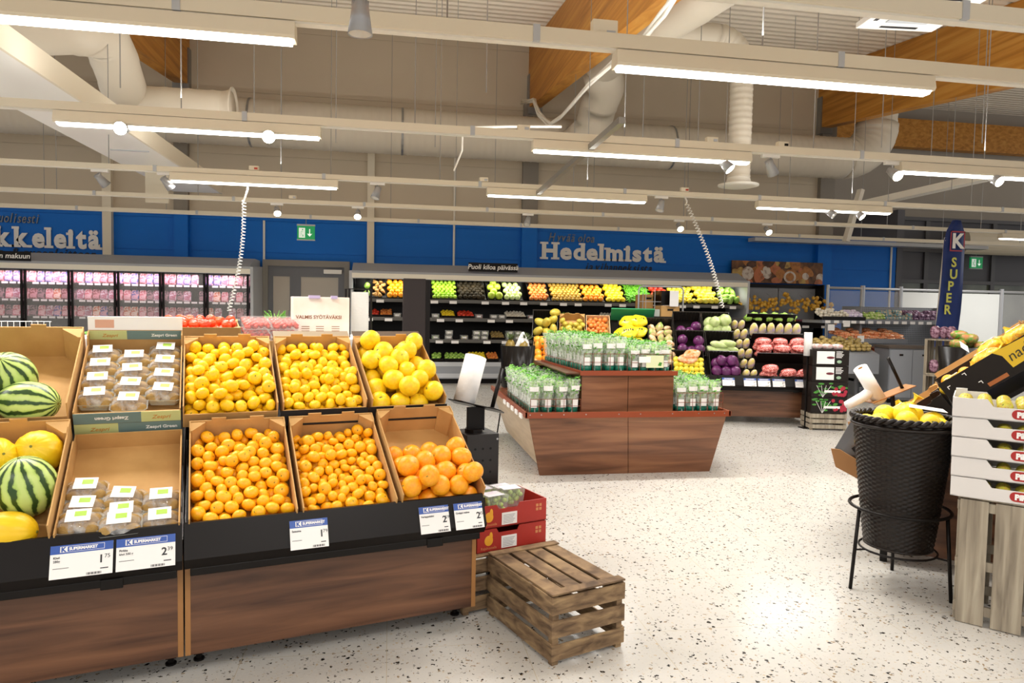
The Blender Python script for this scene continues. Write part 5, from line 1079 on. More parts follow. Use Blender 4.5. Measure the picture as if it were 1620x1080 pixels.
for i in range(14): inst(lk[i % 2], 'green_bunch', deck2(-.7, 1.1) @ Matrix.Translation((.03 + .048 * i, .05 + .03 * (i % 3), .1)), 'pale green bunch on the ridge above the yellow and lilac bags', 'vegetable', 'green bunches on the ridge')
for x, lb in ((-1.2, 'price tag with a pink card on the rail left of the others'), (-.92, 'blue topped price tag under the narrow column of bags'), (-.74, 'blue topped price tag between two others under the red packs'), (-.55, 'blue topped price tag right of the middle under the red packs'), (-.26, 'blue topped price tag at the right end under the red packs')):
    price_tag(lb, T2 @ Matrix.Translation((x, -.143, .512)) @ Matrix.Rotation(-math.atan2(.055, .125), 4, 'X'), .16, .11, big='1', small='99')
# stand with white bag roll at the right end of the second display
def roll_mesh(r, h):
    mb = MB(); mb.lathe([(r * .35, h), (r, h), (r, 0), (r * .35, 0)], 24); mb.lathe([(r * .35, h), (r * .35, h - .02), (0, h - .02)], 24, 1); return mb
def roll(label, M, r, h, tail=None):
    rt = thing('bag_roll', label, 'bag roll', M); roll_mesh(r, h).build('roll', [mat('bag_white', '#efeeec', .5, bump=.3, bscale=25), kraft], rt, True)
    for p in rt.children:
        for poly in p.data.polygons: poly.use_smooth = abs(poly.normal.z) < .5
    if tail: mb = MB(); mb.tube(tail, [.03, .035, .03], 8); mb.build('loose_bag', mat('bag_white', '#efeeec', .5), rt, True)
    return rt
p = aty(1281, 560, 8.15); roll('slim white bag roll on a black rod at the right end of the second display', TR(p.x - .03, 8.15, p.z - .02), .05, .3)
mb = MB(); mb.cyl((0, 0, 0), (0, 0, .95), .012, n=8); mb.box(-.06, .06, -.06, .06, 0, .01); tag(mb.build('roll_stand', black, loc=(p.x - .03, 8.15, 0)), 'thin black stand carrying the slim white bag roll', 'stand')
# ---------------------------------------------------------------- black apple boxes on a crate
AX, AY, AR = 5.28, 8.0, math.radians(-13)
SM2 = TR(AX, AY, 0, AR)
def slat_crate(name, label, M, w_, d, h, m, n_side=3, top=4, sw=None, posts=.03):
    """slats on the long sides and ends, corner posts; top slats when top > 0"""
    rt = thing(name, label, 'crate', M); t = .009; sh = sw or h / n_side * .72; q = random.Random(len(label)); p = posts
    for (x, y) in ((t, t), (w_ - t - p, t), (t, d - t - p), (w_ - t - p, d - t - p)):
        mb = MB(); mb.box(x, x + p, y, y + p, 0, h - t); mb.build('corner_post', m, rt)
    for i in range(n_side):
        z = .02 + i * (h - .02 - sh - t) / max(1, n_side - 1)
        for (a, b_, c_, d_) in ((0, w_, 0, t), (0, w_, d - t, d), (0, t, t, d - t), (w_ - t, w_, t, d - t)):
            mb = MB(); mb.box(a, b_, c_, d_, z + q.uniform(-.003, .003), z + sh + q.uniform(-.003, .003))
            mb.build('slat', m, rt, bevel=.0015)
    if top:
        sw2 = (w_ - .02) / top * .84
        for i in range(top):
            x = .01 + i * (w_ - .02 - sw2) / (top - 1); mb = MB(); mb.box(x, x + sw2, .02, d - .02, h - t, h + q.uniform(-.002, .002)); mb.build('slat', m, rt, bevel=.0015)
        for y in (.0, d - .05): mb = MB(); mb.box(0, w_, y, y + .05, h, h + .008); mb.build('batten', m, rt, bevel=.0015)
    mb = MB(); mb.box(t, w_ - t, t, d - t, .012, .018)
    return rt
slat_crate('wooden_crate', 'pale wooden crate under the tall stack of dark boxes', SM2, .46, .34, .22, cratep, top=0)
def stack_box(z, kind, label):
    rt = thing('produce_box', label, 'box', SM2 @ Matrix.Translation((.005, .0, z))); h = .2
    mb = MB(); mb.box(0, .45, 0, .33, 0, h - .003); mb.build('box_body', gblack, rt)
    f = lambda x, z_: (x, -.002, z_)
    if kind == 'white':
        mb = MB(); mb.box(.05, .27, -.002, 0, .02, h - .02); mb.build('white_panel', cardw, rt)
        mb = MB(); mb.ball((.22, -.003, .1), .05, .002, .016, 12, 6); mb.build('berry_print', mat('print_maroon', '#6a1a28', .5), rt)
        mb = MB()
        for k in range(5): mb.box(.29, .36 + .012 * (k * 7 % 3), -.002, 0, .1 + k * .018, .108 + k * .018)
        mb.build('print_lines', cardw, rt); mb = MB(); mb.ball((.33, -.002, .05), .03, .002, .02, 12, 6); mb.build('print_mark', mat('print_sage', '#9ab89a', .5), rt)
    else:
        mb = MB(); q = random.Random(int(z * 100))
        for k in range(14): mb.ball((q.uniform(.27, .43), -.002, q.uniform(.03, h - .04)), .024, .002, .024, 10, 4)
        mb.build('cherry_print', mat('print_cherry', '#a82038', .5), rt); mb = MB()
        for k in range(22): mb.ball((q.uniform(.02, .43), -.001, q.uniform(.02, h - .02)), .028, .0012, .012, 8, 4)
        mb.build('leaf_print', leafg, rt); mb = MB()
        for k in range(4): mb.bar((.14, -.002, .0), (.06 + .06 * k, -.002, .15), .01, .003)
        mb.box(.16, .36, -.0035, -.001, .06, .09); mb.build('branch_print', cardw, rt)
stack_box(.222, 'cherry', 'dark box printed with red cherries, lowest of its stack'); stack_box(.424, 'cherry', 'dark box printed with red cherries, second from the bottom of its stack'); stack_box(.626, 'white', 'dark box with a white panel, below the topmost of its stack'); stack_box(.828, 'white', 'dark box with a white panel, topmost of its stack')
q = random.Random(2)
for i in range(3): inst(two('white_bag', mat('white_bag_m', '#e9e4de', .3, col2='#d99a94', nscale=18), .08, .07, .035, lump=.15, k=4)[0], 'white_bag', SM2 @ Matrix.Translation((.1 + .13 * i, .15, 1.06)), 'crumpled white bag on the stack of dark boxes', 'bag', 'white bags on the stack')
# ---------------------------------------------------------------- right hand wall shelving
gs = mat('shelf_grey', '#7f8288', .45)
rt = thing('metal_shelving', 'grey metal shelving with garlic, bagged greens and purple bags at the right', 'shelving', TR(7.55, 11.3, 0))
mb = MB(); mb.box(0.85, 2.75, .5, .53, .1, 1.62); mb.build('back_board', peg, rt)
for x in (.83, 2.75): mb = MB(); mb.box(x, x + .04, .0, .53, 0, 1.62); mb.build('upright', gs, rt)
for (x0, x1, z, y0) in ((0, 2.3, 1.36, -.1), (.35, 1.55, 1.02, -.3), (.35, 1.55, .68, -.35), (.83, 2.2, .3, -.2)):
    mb = MB(); mb.box(x0, x1, y0, .5, z - .05, z); mb.box(x0, x1, y0 - .015, y0, z - .05, z + .03); mb.build('shelf', gs, rt)
for i in range(13): mb = MB(); mb.box(0, .1, -.005, 0, 0, .05); mb.build('shelf_label', cardw, rt, loc=(.05 + .17 * i, -.12, 1.31))
for (x, z, y) in ((.55, .99, -.32), (.5, .64, -.37), (1.25, .62, -.37), (.1, 1.18, -.13), (.4, 1.25, -.13)): mb = MB(); mb.box(0, .13, -.006, 0, 0, .11); mb.build('shelf_label', cardw, rt, loc=(x, y, z))
def run(nm, lb, ct, gr, me, x0, x1, y0, y1, z, nx, ny, nz, seed=0, sl=.0):
    q = random.Random(seed)
    for k in range(nz):
        for j in range(ny):
            for i in range(nx):
                if k and q.random() < .3: continue
                inst(q.choice(me), nm, TR(x0 + (x1 - x0) * (i + .5) / nx + q.uniform(-.015, .015), y0 + (y1 - y0) * (j + .5) / ny, z + k * sl + j * .03, q.uniform(-.5, .5), q.uniform(-.3, .3)), lb, ct, gr)
gar = two('garlic', PM['cream'], .033, .033, .03, lump=.06, k=6)
mb = MB(); mb.box(7.55, 8.4, 11.18, 11.6, 1.365, 1.372); mb.box(7.55, 8.4, 11.18, 11.19, 1.365, 1.43); tag(mb.build('black_tray', blackp), 'low black tray of garlic on the top grey shelf', 'tray')
run('garlic', 'white garlic bulb on the top grey shelf at the right', 'garlic', 'garlic bulbs', gar, 7.58, 8.1, 11.2, 11.5, 1.41, 8, 4, 2, 1, .05)
def bagm(nm, a, b_, rx, ry, rz, ns=22): return [blob(nm, mat(nm + '_m', a, .25, col2=b_, nscale=ns), rx, ry, rz, nu=12, nv=8, lump=.12, k=4, seed=i) for i in range(2)]
run('garlic_net', 'lilac net of garlic on the top grey shelf', 'net', 'garlic nets', bagm('garlic_net', '#c9b6dc', '#eeeaf2', .06, .05, .04), 8.1, 8.38, 11.22, 11.5, 1.41, 3, 3, 2, 2, .05)
run('green_bag', 'green and yellow bag on the top grey shelf', 'bag', 'green bags on the top grey shelf', bagm('green_bag', '#86b43a', '#e4e2b0', .07, .06, .035), 8.42, 8.85, 11.22, 11.6, 1.41, 4, 3, 2, 3, .05)
run('teal_bag', 'teal and brown vegetable bag on the top grey shelf', 'bag', 'teal bags on the top grey shelf', bagm('teal_bag', '#2b8ea6', '#d8b890', .07, .06, .04), 8.86, 9.4, 11.22, 11.6, 1.41, 5, 3, 2, 4, .06)
run('purple_bag', 'purple bag on the top grey shelf at the right', 'bag', 'purple bags on the top grey shelf', bagm('purple_bag', '#4a2248', '#b79ab8', .075, .06, .04), 9.4, 10.2, 11.22, 11.6, 1.41, 7, 3, 2, 5, .06)
run('carrot_bag', 'clear bag of carrots on the upper slanting grey shelf', 'bag', 'carrot bags on the upper shelf', bagm('carrot_bag_far', '#d8703a', '#e9b88e', .1, .07, .035, 40), 7.95, 9.1, 11.05, 11.6, 1.05, 7, 4, 2, 6, .05)
run('carrot_bag', 'clear bag of carrots on the lower slanting grey shelf', 'bag', 'carrot bags on the lower shelf', bagm('carrot_bag_low', '#d8602a', '#e8a882', .1, .07, .035, 40), 7.95, 9.0, 11.0, 11.6, .72, 6, 4, 2, 7, .05)
run('boxed_goods', 'green and white pack on the lowest grey shelf at the right', 'pack', 'packs on the lowest grey shelf', bagm('boxed_goods', '#3f9a5a', '#dfe6ea', .06, .05, .09), 8.7, 9.3, 11.15, 11.4, .4, 5, 2, 1, 8)
rt = thing('potato_bin', 'grey metal bin of loose potatoes and parsnips left of the carrot shelves', 'bin', TR(6.95, 10.3, 0, -.1)); mb = MB(); mb.prism([(0, .5), (.0, .82), (.6, .98), (.6, .5)], 0, 1.0, 'x'); mb.build('bin_body', gs, rt)
for x in (.05, .9):
    for y in (.05, .5): mb = MB(); mb.box(x, x + .04, y, y + .04, 0, .5); mb.build('leg', gs, rt)
run('potato', 'brown potato in the grey bin at the right', 'potato', 'potatoes in the grey bin', two('potato', PM['potato'], .05, .04, .035), 7.0, 7.9, 10.3, 10.75, .9, 9, 5, 2, 9, .05)
# perforated cabinet
p0, p1 = aty(1404, 622, 10.3), aty(1476, 630, 10.15); rzc = math.atan2(p1.y - p0.y, p1.x - p0.x); W_ = (p1 - p0).length
rt = thing('perforated_cabinet', 'grey perforated metal cabinet with two doors, left of the slatted crates', 'cabinet', TR(p0.x, p0.y, 0, rzc))
mb = MB(); mb.box(0, W_, 0, .5, .08, .92); mb.build('cabinet_body', gs, rt); mb = MB(); mb.box(-.02, W_ + .02, -.02, .52, .92, .96); mb.build('top_plate', mat('top_brown', '#5a5048', .5), rt)
for a, b_ in ((.01, W_ / 2 - .005), (W_ / 2 + .005, W_ - .01)):
    mb = MB(); mb.box(a, b_, -.015, 0, .1, .9); d_ = mb.build('door', mat('pegd', '#9a9da3', .5) if False else peg, rt); mb = MB(); mb.box((a + b_) / 2 - .03, (a + b_) / 2 + .03, -.02, -.015, .8, .83); mb.build('lock', black, d_)
for x in (.06, W_ - .06): mb = MB(); mb.cyl((x - .015, .08, .04), (x + .015, .08, .04), .04, n=12); mb.build('castor', black, rt)
# slatted crates with purple bags
for i, (z, lb) in enumerate(((0, 'lower pale slatted crate of purple bags at the right, standing on the floor'), (.56, 'upper pale slatted crate of purple bags at the right'))):
    p = aty(1462, 560, 9.6); rt = thing('display_crate', lb, 'crate', TR(p.x, 9.6, z, -.95)); w_, d, h = .44, .4, .555
    for (x, y) in ((0, 0), (w_ - .04, 0), (0, d - .04), (w_ - .04, d - .04)): mb = MB(); mb.box(x, x + .04, y, y + .04, .02, h - .02); mb.build('corner_post', cratep, rt)
    mb = MB(); mb.box(0, w_, 0, d, 0, .02); mb.build('base', cratep, rt); mb = MB(); mb.box(0, w_, 0, d, h - .02, h); mb.build('top', cratep, rt)
    for x in (.0, w_ - .01):
        for k in range(3): mb = MB(); mb.box(x, x + .01, .05 + k * .115, .14 + k * .115, .02, h - .02); mb.build('slat', cratep, rt)
    for k in range(3): mb = MB(); mb.box(.06 + k * .12, .15 + k * .12, d - .01, d, .02, h - .02); mb.build('slat', cratep, rt)
pb2 = bagm('purple_sack', '#5a2440', '#c9a0b4', .075, .05, .1, 26)
p = aty(1462, 560, 9.6)
for z, lb in ((.13, 'purple sack in the lower slatted crate'), (.69, 'purple sack in the upper slatted crate'), (1.22, 'purple sack standing on top of the slatted crates')):
    for i_ in range(3 if z > 1 else 2): inst(pb2[i_ % 2], 'purple_sack', TR(p.x, 9.6, z, -.95) @ TR(.11 + (.11 if z > 1 else .2) * i_, .12 + .05 * (i_ % 2), 0, .2 * i_), lb, 'bag', lb + 's')
# vegetable stand with basket behind the near right display
p = aty(1526, 560, 7.2); rt = thing('black_bin', 'black ribbed bin holding bags of mixed vegetables, behind the yellow nets', 'bin', TR(p.x, 7.2, 0)); mb = MB(); mb.lathe([(.0, .02), (.2, .02), (.27, 1.12), (.26, 1.12), (.2, .1), (0, .1)], 40, f=lambda t, k: 1 + .02 * math.cos(20 * t)); mb.build('bin_body', blackp, rt, True)
mixb = bagm('mixed_bag', '#4f9a3c', '#c97a50', .1, .08, .06, 22)
for i, (x, y, z) in enumerate(((-.1, 0, 1.15), (.08, .04, 1.16), (0, -.05, 1.22), (-.03, .06, 1.26), (.14, -.08, 1.13))): inst(mixb[i % 2], 'vegetable_bag', TR(p.x + x, 7.2 + y, z, i), 'green and orange bag of mixed vegetables heaped in the black bin', 'bag', 'mixed vegetable bags in the bin')
mb = MB(); mb.box(0, .14, 0, .002, 0, .09); tag(mb.build('price_card', cardw, M=TR(p.x - .33, 6.9, 1.13, .4) @ Matrix.Rotation(-.5, 4, 'X') @ Matrix.Rotation(.5, 4, 'Y')), 'tilted white price card beside the black bin of vegetable bags', 'card')
# fence of tubes and boards
tubem = mat('tube_grey', '#b2b4b8', .35, .5)
P_ = [aty(1310, 455, 12.6), aty(1365, 455, 12.6), aty(1425, 452, 12.6), aty(1500, 450, 12.6), aty(1585, 449, 12.6), aty(1680, 449, 12.6)]
rt = thing('tube_fence', 'grey tube fence with glass panels in front of the entrance at the right', 'fence'); zt = 2.02
for i, a in enumerate(P_):
    mb = MB(); mb.cyl((a.x, 12.6, 0), (a.x, 12.6, zt + .03), .045 if i else .03, n=12); mb.build('post', tubem, rt)
    if i < len(P_) - 1:
        b_ = P_[i + 1]; mb = MB(); mb.cyl((a.x, 12.6, zt - .03), (b_.x, 12.6, zt - .03), .028, n=10); mb.build('rail', tubem, rt)
        mb = MB(); mb.box(a.x + .05, b_.x - .05, 12.59, 12.61, .15, zt - .08); mb.build('panel', [glass, glass, mat('white_board', '#e3e6e4', .4), mat('white_board', '#e3e6e4', .4), glass][i] if i != 4 else glass, rt)
# banner
bp = aty(1515, 348, 10.4); zb = .9
rt = thing('fabric_banner', 'tall dark blue fabric banner with a white framed K at the right', 'banner', TR(bp.x, 10.4, 0))
mb = MB(); zt = bp.z; n = 16; vs = []; fs = []
for j in range(n + 1):
    z = .3 + (zt - .3) * j / n; wd = .215 if j < n - 3 else .215 * math.sqrt(max(.0, 1 - ((j - (n - 3)) / 3.2) ** 2)); xo = -.16 * (1 - j / n)
    for i in range(5): vs.append((xo + wd * (i / 2 - 1), .025 * math.sin(i * 1.8 + j * .5), z))
fs = [(j * 5 + i, j * 5 + i + 1, j * 5 + 6 + i, j * 5 + 5 + i) for j in range(n) for i in range(4)]
mb.add(vs, fs); o = mb.build('cloth', mat('banner_blue', '#142f72', .6), rt, True); md = o.modifiers.new('thick', 'SOLIDIFY'); md.thickness = .004
mb = MB(); mb.cyl((-.36, .03, 0), (-.2, .03, zt - .3), .015, n=8); mb.build('pole', white, rt); mb = MB(); mb.box(-.5, -.1, -.15, .2, 0, .03); mb.build('base', black, rt)
zk = aty(1515, 398, 10.4).z
mb = MB()
for (x0, x1, z0, z1) in ((-.14, -.12, 0, .34), (.12, .14, .04, .34), (-.14, .14, .32, .34), (-.12, .1, 0, .02)): mb.box(x0 - .02, x1 - .02, -.045, -.042, zk + z0, zk + z1)
mb.build('frame_print', mat('print_red', '#b0404a', .5), rt)
text('K', .34, cardw, Matrix.Translation((-.13, -.046, zk + .06)) @ RX90, rt, bold=.012, depth=.001)
yel = mat('banner_yellow', '#d8d860', .5)
for i, ch in enumerate('SUPER'): text(ch, .22, yel, Matrix.Translation((-.12 - .025 * i, -.046, zk - .26 - .2 * i)) @ RX90, rt, bold=.006, depth=.001)
# trolley with crates
a, b_ = aty(1033, 460, 9.9), aty(1107, 460, 9.9); w_ = b_.x - a.x; rt = thing('wire_trolley', 'grey wire trolley behind the yellow bags', 'trolley', TR(a.x, 10.5, 0)); zt = 1.86
mb = MB(); mb.tube([(0, 0, .15), (0, 0, zt - .06), (.02, 0, zt - .01), (.06, 0, zt), (w_ - .06, 0, zt), (w_ - .02, 0, zt - .01), (w_, 0, zt - .06), (w_, 0, .15)], .014, 8); mb.build('frame', tubem, rt, True)
mb = MB()
for x in (.07, .12, .27): mb.cyl((x, 0, .2), (x, 0, zt), .005, n=5)
for z in (.4, .8, 1.2, 1.62): mb.cyl((0, 0, z), (w_ * .5, 0, z), .005, n=5)
mb.build('wires', steel, rt); mb = MB(); mb.box(0, w_, 0, .75, .15, .2); mb.build('platform', galv, rt)
for x in (.05, w_ - .05):
    for y in (.05, .7): mb = MB(); mb.cyl((x - .02, y, .07), (x + .02, y, .07), .07, n=12); mb.build('castor', black, rt)
for (x0, x1, y0, z0, z1, m_, lb) in ((.03, .38, .05, 1.22, 1.5, mat('crate_greygreen', '#b8beb4', .5), 'pale grey transport crate with a dark handle slot on the wire trolley'), (.40, w_ - .03, .05, 1.30, 1.56, kraft, 'brown carton on the wire trolley, right of the grey crate'), (.42, w_ - .04, .1, 1.57, 1.80, blackp, 'dark crate on top of the brown carton on the wire trolley'), (.2, .36, .3, 1.51, 1.74, kraftd, 'small brown carton on the grey crate on the wire trolley'), (.03, w_ - .03, .06, .2, 1.2, kraft, 'large brown carton filling the lower wire trolley')):
    t = thing('transport_crate', lb, 'crate', TR(a.x, 10.5, 0)); mb = MB(); mb.box(x0, x1, y0, y0 + .4, z0, z1); mb.build('crate_body', m_, t, bevel=.006); mb = MB(); mb.box((x0 + x1) / 2 - .05, (x0 + x1) / 2 + .05, y0 - .002, y0, z1 - .08, z1 - .05); mb.build('handle_slot', black, t)
    if m_ is blackp: mb = MB(); mb.box(x0 + .1, x0 + .25, y0 - .1, y0 - .098, z0 - .02, z1); mb.build('paper_note', cardw, t)
# ---------------------------------------------------------------- pallet crate, red boxes
CR = TR(.676, 2.752, 0, math.radians(20))
slat_crate('wooden_crate', 'old brown slatted wooden crate on the floor in front of the red boxes', CR, .385, .575, .30, cratew, n_side=3, top=4)
CR2 = TR(.676, 2.752, 0, math.radians(20)) @ Matrix.Translation((-.12, .60, 0))
slat_crate('wooden_crate', 'old dark wooden crate standing behind the other one, under the red boxes', CR2, .50, .40, .275, cratew, n_side=3, top=4)
redc = mat('red_board', '#a52a20', .5, col2='#b23026', nscale=4); yelp = mat('print_yellow', '#e8a52c', .5); tanp = mat('print_tan', '#d08a5a', .5)
for i, (z, lb) in enumerate(((.284, 'lower red cardboard box with a yellow fruit print'), (.401, 'upper red cardboard box holding clear tubs of green grapes'))):
    w_, d, h = .40, .29, .113; M = CR2 @ Matrix.Translation((.09, .03, z))
    rt = thing('red_box', lb, 'box', M); t = .005
    mb = MB(); mb.box(0, w_, 0, d, 0, t); mb.build('base', redc, rt)
    mb = MB(); mb.prism([(0, 0), (w_, 0), (w_, h), (w_ * .6, h), (w_ * .57, h * .8), (w_ * .3, h * .8), (w_ * .27, h), (0, h)], 0, t, 'y'); mb.prism([(0, 0), (w_, 0), (w_, h), (0, h)], d - t, d, 'y'); mb.build('long_wall', redc, rt)
    for x in (0, w_ - t): mb = MB(); mb.box(x, x + t, t, d - t, 0, h); mb.build('end_wall', redc, rt)
    mb = MB(); mb.box(w_ * .34, w_ * .56, -.002, 0, h * .08, h * .62); lb_ = mb.build('white_label', cardw, rt); mb = MB()
    for k in range(6): mb.box(w_ * .36, w_ * (.5 + .015 * (k % 3)), -.003, -.002, h * (.15 + k * .07), h * (.165 + k * .07))
    mb.build('label_print', inkg, lb_)
    mb = MB(); mb.ball((w_ * .16, -.001, h * .5), .024, .0015, .026, 18, 8); mb.ball((w_ * .19, -.001, h * .68), .010, .0015, .022, 12, 6); mb.build('fruit_print', yelp, rt)
    text('Rajakuusela', .019, tanp, Matrix.Translation((w_ * .05, -.001, h * .12)) @ RX90, rt, depth=.0004)
    mb = MB()
    for a_, b_ in ((0, 0), (0, 1), (1, 0), (1, 1)): mb.box(w_ * .84 + a_ * .02, w_ * .84 + a_ * .02 + .014, -.0015, 0, h * .5 + b_ * .02, h * .5 + b_ * .02 + .014)
    mb.build('corner_print', tanp, rt)
grape = fm('grape_skin', '#8fae3c', '#b9cc68', nscale=12, rough=.2)
GT = CR2 @ Matrix.Translation((.09, .03, .401))
def grape_tub(x, y, z, rz, seed, label):
    t = thing('grape_tub', label, 'tub', GT @ TR(x, y, z, rz)); q = random.Random(seed); mb = MB()
    for i in range(42): mb.ball((q.uniform(-.05, .05), q.uniform(-.038, .038), q.uniform(.015, .075)), .0125, nu=10, nv=8)
    mb.build('grapes', grape, t, True); mb = MB(); mb.add([(-.055, -.043, 0), (.055, -.043, 0), (.055, .043, 0), (-.055, .043, 0), (-.065, -.053, .09), (.065, -.053, .09), (.065, .053, .09), (-.065, .053, .09)], [(0, 3, 2, 1), (4, 5, 6, 7), (0, 1, 5, 4), (2, 3, 7, 6), (3, 0, 4, 7), (1, 2, 6, 5)]); mb.build('clear_shell', mat('shell', '#f4f6f4', .08, alpha=.2, spec=.8), t)
    mb = MB(); mb.box(-.05, .05, -.04, .04, .0905, .0912); mb.build('lid_label', mat('lid_lilac', '#d9cfdf', .4, col2='#f4f2f4', nscale=20), t)
grape_tub(.12, .07, .06, .1, 1, 'clear tub of green grapes, front left in the red box'); grape_tub(.235, .10, .075, -.08, 2, 'clear tub of green grapes, middle one in the red box'); grape_tub(.12, .2, .06, .05, 3, 'clear tub of grapes behind the front left one'); grape_tub(.25, .21, .055, .1, 4, 'clear tub of grapes at the back of the red box')
# flat tub packs
for i in range(2):
    t = thing('checked_packs', ['lower black and white checked pack behind the grapes', 'upper black and white checked pack behind the grapes'][i], 'pack', GT @ TR(.02, .34, .07 + .05 * i)); mb = MB()
    mb.box(0, .15, 0, .1, 0, .04); mb.build('pack_body', whitep, t); mb = MB()
    for k in range(8):
        for j in range(3):
            if (k + j) % 2: mb.box(.15 * k / 8, .15 * (k + 1) / 8, -.001, 0, .04 * j / 3, .04 * (j + 1) / 3)
    for k in range(8):
        for j in range(5):
            if (k + j) % 2: mb.box(.15 * k / 8, .15 * (k + 1) / 8, .02 * j, .02 * (j + 1), .04, .0405)
    mb.build('checks', black, t)
# black perforated stand, roll holder
p = aty(762, 690, 3.75)
BX = TR(p.x - .085, 3.72, 0, math.radians(14))
rt = thing('perforated_stand', 'black perforated metal stand beside the front table, carrying the bag roll holder', 'stand', BX)
pm = mat('perforated_black', '#211d1c', .4); mb = MB(); mb.box(0, .19, 0, .2, .12, .80); mb.build('stand_body', pm, rt, bevel=.004)
mb = MB()
for i in range(3):
    for j in range(9): mb.cyl((.05 + .045 * i, -.001, .2 + .065 * j), (.05 + .045 * i, .0, .2 + .065 * j), .007, n=8)
mb.cyl((.18, -.002, .77), (.18, .0, .77), .006, n=8, m=1); mb.build('perforation', [mat('hole_dark', '#050505', .8), steel], rt)
for x in (.03, .16): mb = MB(); mb.box(x - .015, x + .015, .02, .05, 0, .12); mb.build('leg', black, rt)
H0 = BX @ Matrix.Translation((.07, .08, .80))
rt = thing('roll_holder', 'black steel plate holder with a bare rod, under the white bag roll', 'holder', H0)
mb = MB(); mb.cyl((0, 0, 0), (0, 0, .02), .05, n=16); mb.box(-.04, .06, -.01, .01, .01, .14); mb.build('foot_plate', black, rt)
tp = Matrix.Translation((.02, 0, .14)) @ Matrix.Rotation(.32, 4, 'Y') @ Matrix.Rotation(-.15, 4, 'X')
mb = MB(); mb.m = tp @ Matrix.Rotation(-.75, 4, 'Z'); mb.prism([(-.16, -.055), (.13, -.055), (.15, -.035), (.15, .035), (.13, .055), (-.16, .055)], 0, .006, 'z'); mb.build('holder_plate', black, rt, bevel=.002)
rm = H0 @ tp @ Matrix.Rotation(-.75, 4, 'Z')
mb = MB(); mb.m = tp @ Matrix.Rotation(-.75, 4, 'Z'); mb.cyl((.085, 0, .006), (.085, 0, .24), .012, n=12); mb.cyl((.085, 0, .006), (.085, 0, .012), .025, n=12); mb.build('rod', blackp, rt, True)
roll('thick white roll of plastic bags tilted on the black plate, beside the grapefruits', rm @ Matrix.Translation((-.085, 0, .008)), .062, .27)
# ---------------------------------------------------------------- things behind the front table
mb = MB(); mb.box(-2.6, 1.2, 1.28, 2.4, 0.05, 1.17); o = mb.build('rear_display', black, M=TO); tag(o, 'dark rear display behind the front table, carrying tomatoes and white boxes', 'display base')
def bk(x, y, z, rz=0): return TO @ TR(x, y, z, rz)
carton('flat brown box of tomatoes behind the clementines', bk(-.14, 1.4, 1.18, 0) @ Matrix.Rotation(.1, 4, 'X'), .42, .40, .17)
heap('tomato', 'red tomato in the box behind the clementines', 'tomato', 'tomatoes behind the clementines', two('tomato', PM['tomato'], .03, .03, .026), bk(-.14, 1.4, 1.27, 0) @ Matrix.Rotation(.1, 4, 'X'), .42, .38, .03, layers=2, seed=2, z0=.02)
ct = lumps(40, .16, .11, .05, [PM['red']], 3, .011, .014)
for i in range(6):
    x, y, k = .30 + .165 * (i % 2), 1.42 + .12 * ((i // 2) % 3), 0
    for zz in range(2):
        t = thing('tomato_punnet', 'clear punnet of cherry tomatoes, %s layer behind the upper middle clementine box' % ['lower', 'upper'][zz], 'punnet', bk(x, y, 1.27 + .062 * zz + .012 * (i // 2)), 'cherry tomato punnets, %s layer' % ['lower', 'upper'][zz])
        inst(ct, 'tomatoes', Matrix.Translation((0, 0, .002)), parent=t); mb = MB(); mb.box(0, .16, 0, .11, 0, .055); mb.build('clear_shell', mat('shell', '#f4f6f4', .08, alpha=.2, spec=.8), t)
tag(MB().box(.285, .66, 1.41, 1.85, 1.17, 1.268).build('punnet_tray', kraftd, M=TO), 'brown tray under the cherry tomato punnets', 'tray')
# dill
t = thing('dill_bunch', 'bunch of dark green dill in a white wrapper left of the beige sign box', 'herbs', bk(.52, 1.88, 1.34)); mb = MB(); q = random.Random(4)
for i in range(60): a = q.uniform(0, 6.28); mb.tube([(q.uniform(-.01, .01), q.uniform(-.01, .01), 0), (.03 * math.cos(a), .03 * math.sin(a), .05), (.07 * math.cos(a), .07 * math.sin(a), q.uniform(.06, .11))], .0022, 4)
mb.build('dill_leaves', leafd, t); mb = MB(); mb.lathe([(.02, -.12), (.05, -.02), (.075, .05)], 10); mb.build('wrapper', cardw, t)
Mv = bk(.60, 1.62, 1.18); t = thing('sign_box', 'beige display box reading VALMIS SYÖTÄVÄKSI behind the upper citrus boxes', 'sign', Mv); mb = MB(); mb.box(0, .36, 0, .1, 0, .36); mb.build('box_body', mat('beige_card', '#ecd9c6', .5, col2='#f3e8dc', nscale=5), t, bevel=.004)
text('VALMIS SYÖTÄVÄKSI', .031, mat('brown_print', '#8a5a3c', .5), Matrix.Translation((.02, -.001, .22)) @ RX90, t, bold=.0006, depth=.0004); mb = MB()
for x in (.08, .17, .27): mb.lathe([(.022, 0), (.022, .001), (.019, .001), (.019, 0)], 16, c=(0, 0, 0)); 
mb = MB()
for x in (.08, .17, .27):
    for k in range(3): mb.box(x - .025, x + .025, -.001, 0, .14 + k * .014, .144 + k * .014)
mb.build('small_print', mat('brown_print', '#8a5a3c', .5), t); 
for a_, b_ in ((.1, .17), (.24, .28)): mb = MB(); mb.box(a_, b_, -.01, .02, .35, .37); mb.build('clip', mat('clip_lilac', '#b9a9c9', .5), t)
t = thing('wire_basket', 'white wire basket with a black frame beside the beige sign box', 'basket', bk(.985, 1.68, 1.18)); mb = MB()
for i in range(9): mb.cyl((.012 * i + .01, 0, 0), (.012 * i + .01, 0, .40), .0015, n=4)
for i in range(32): mb.cyl((.0, 0, .0125 * i), (.115, 0, .0125 * i), .0015, n=4)
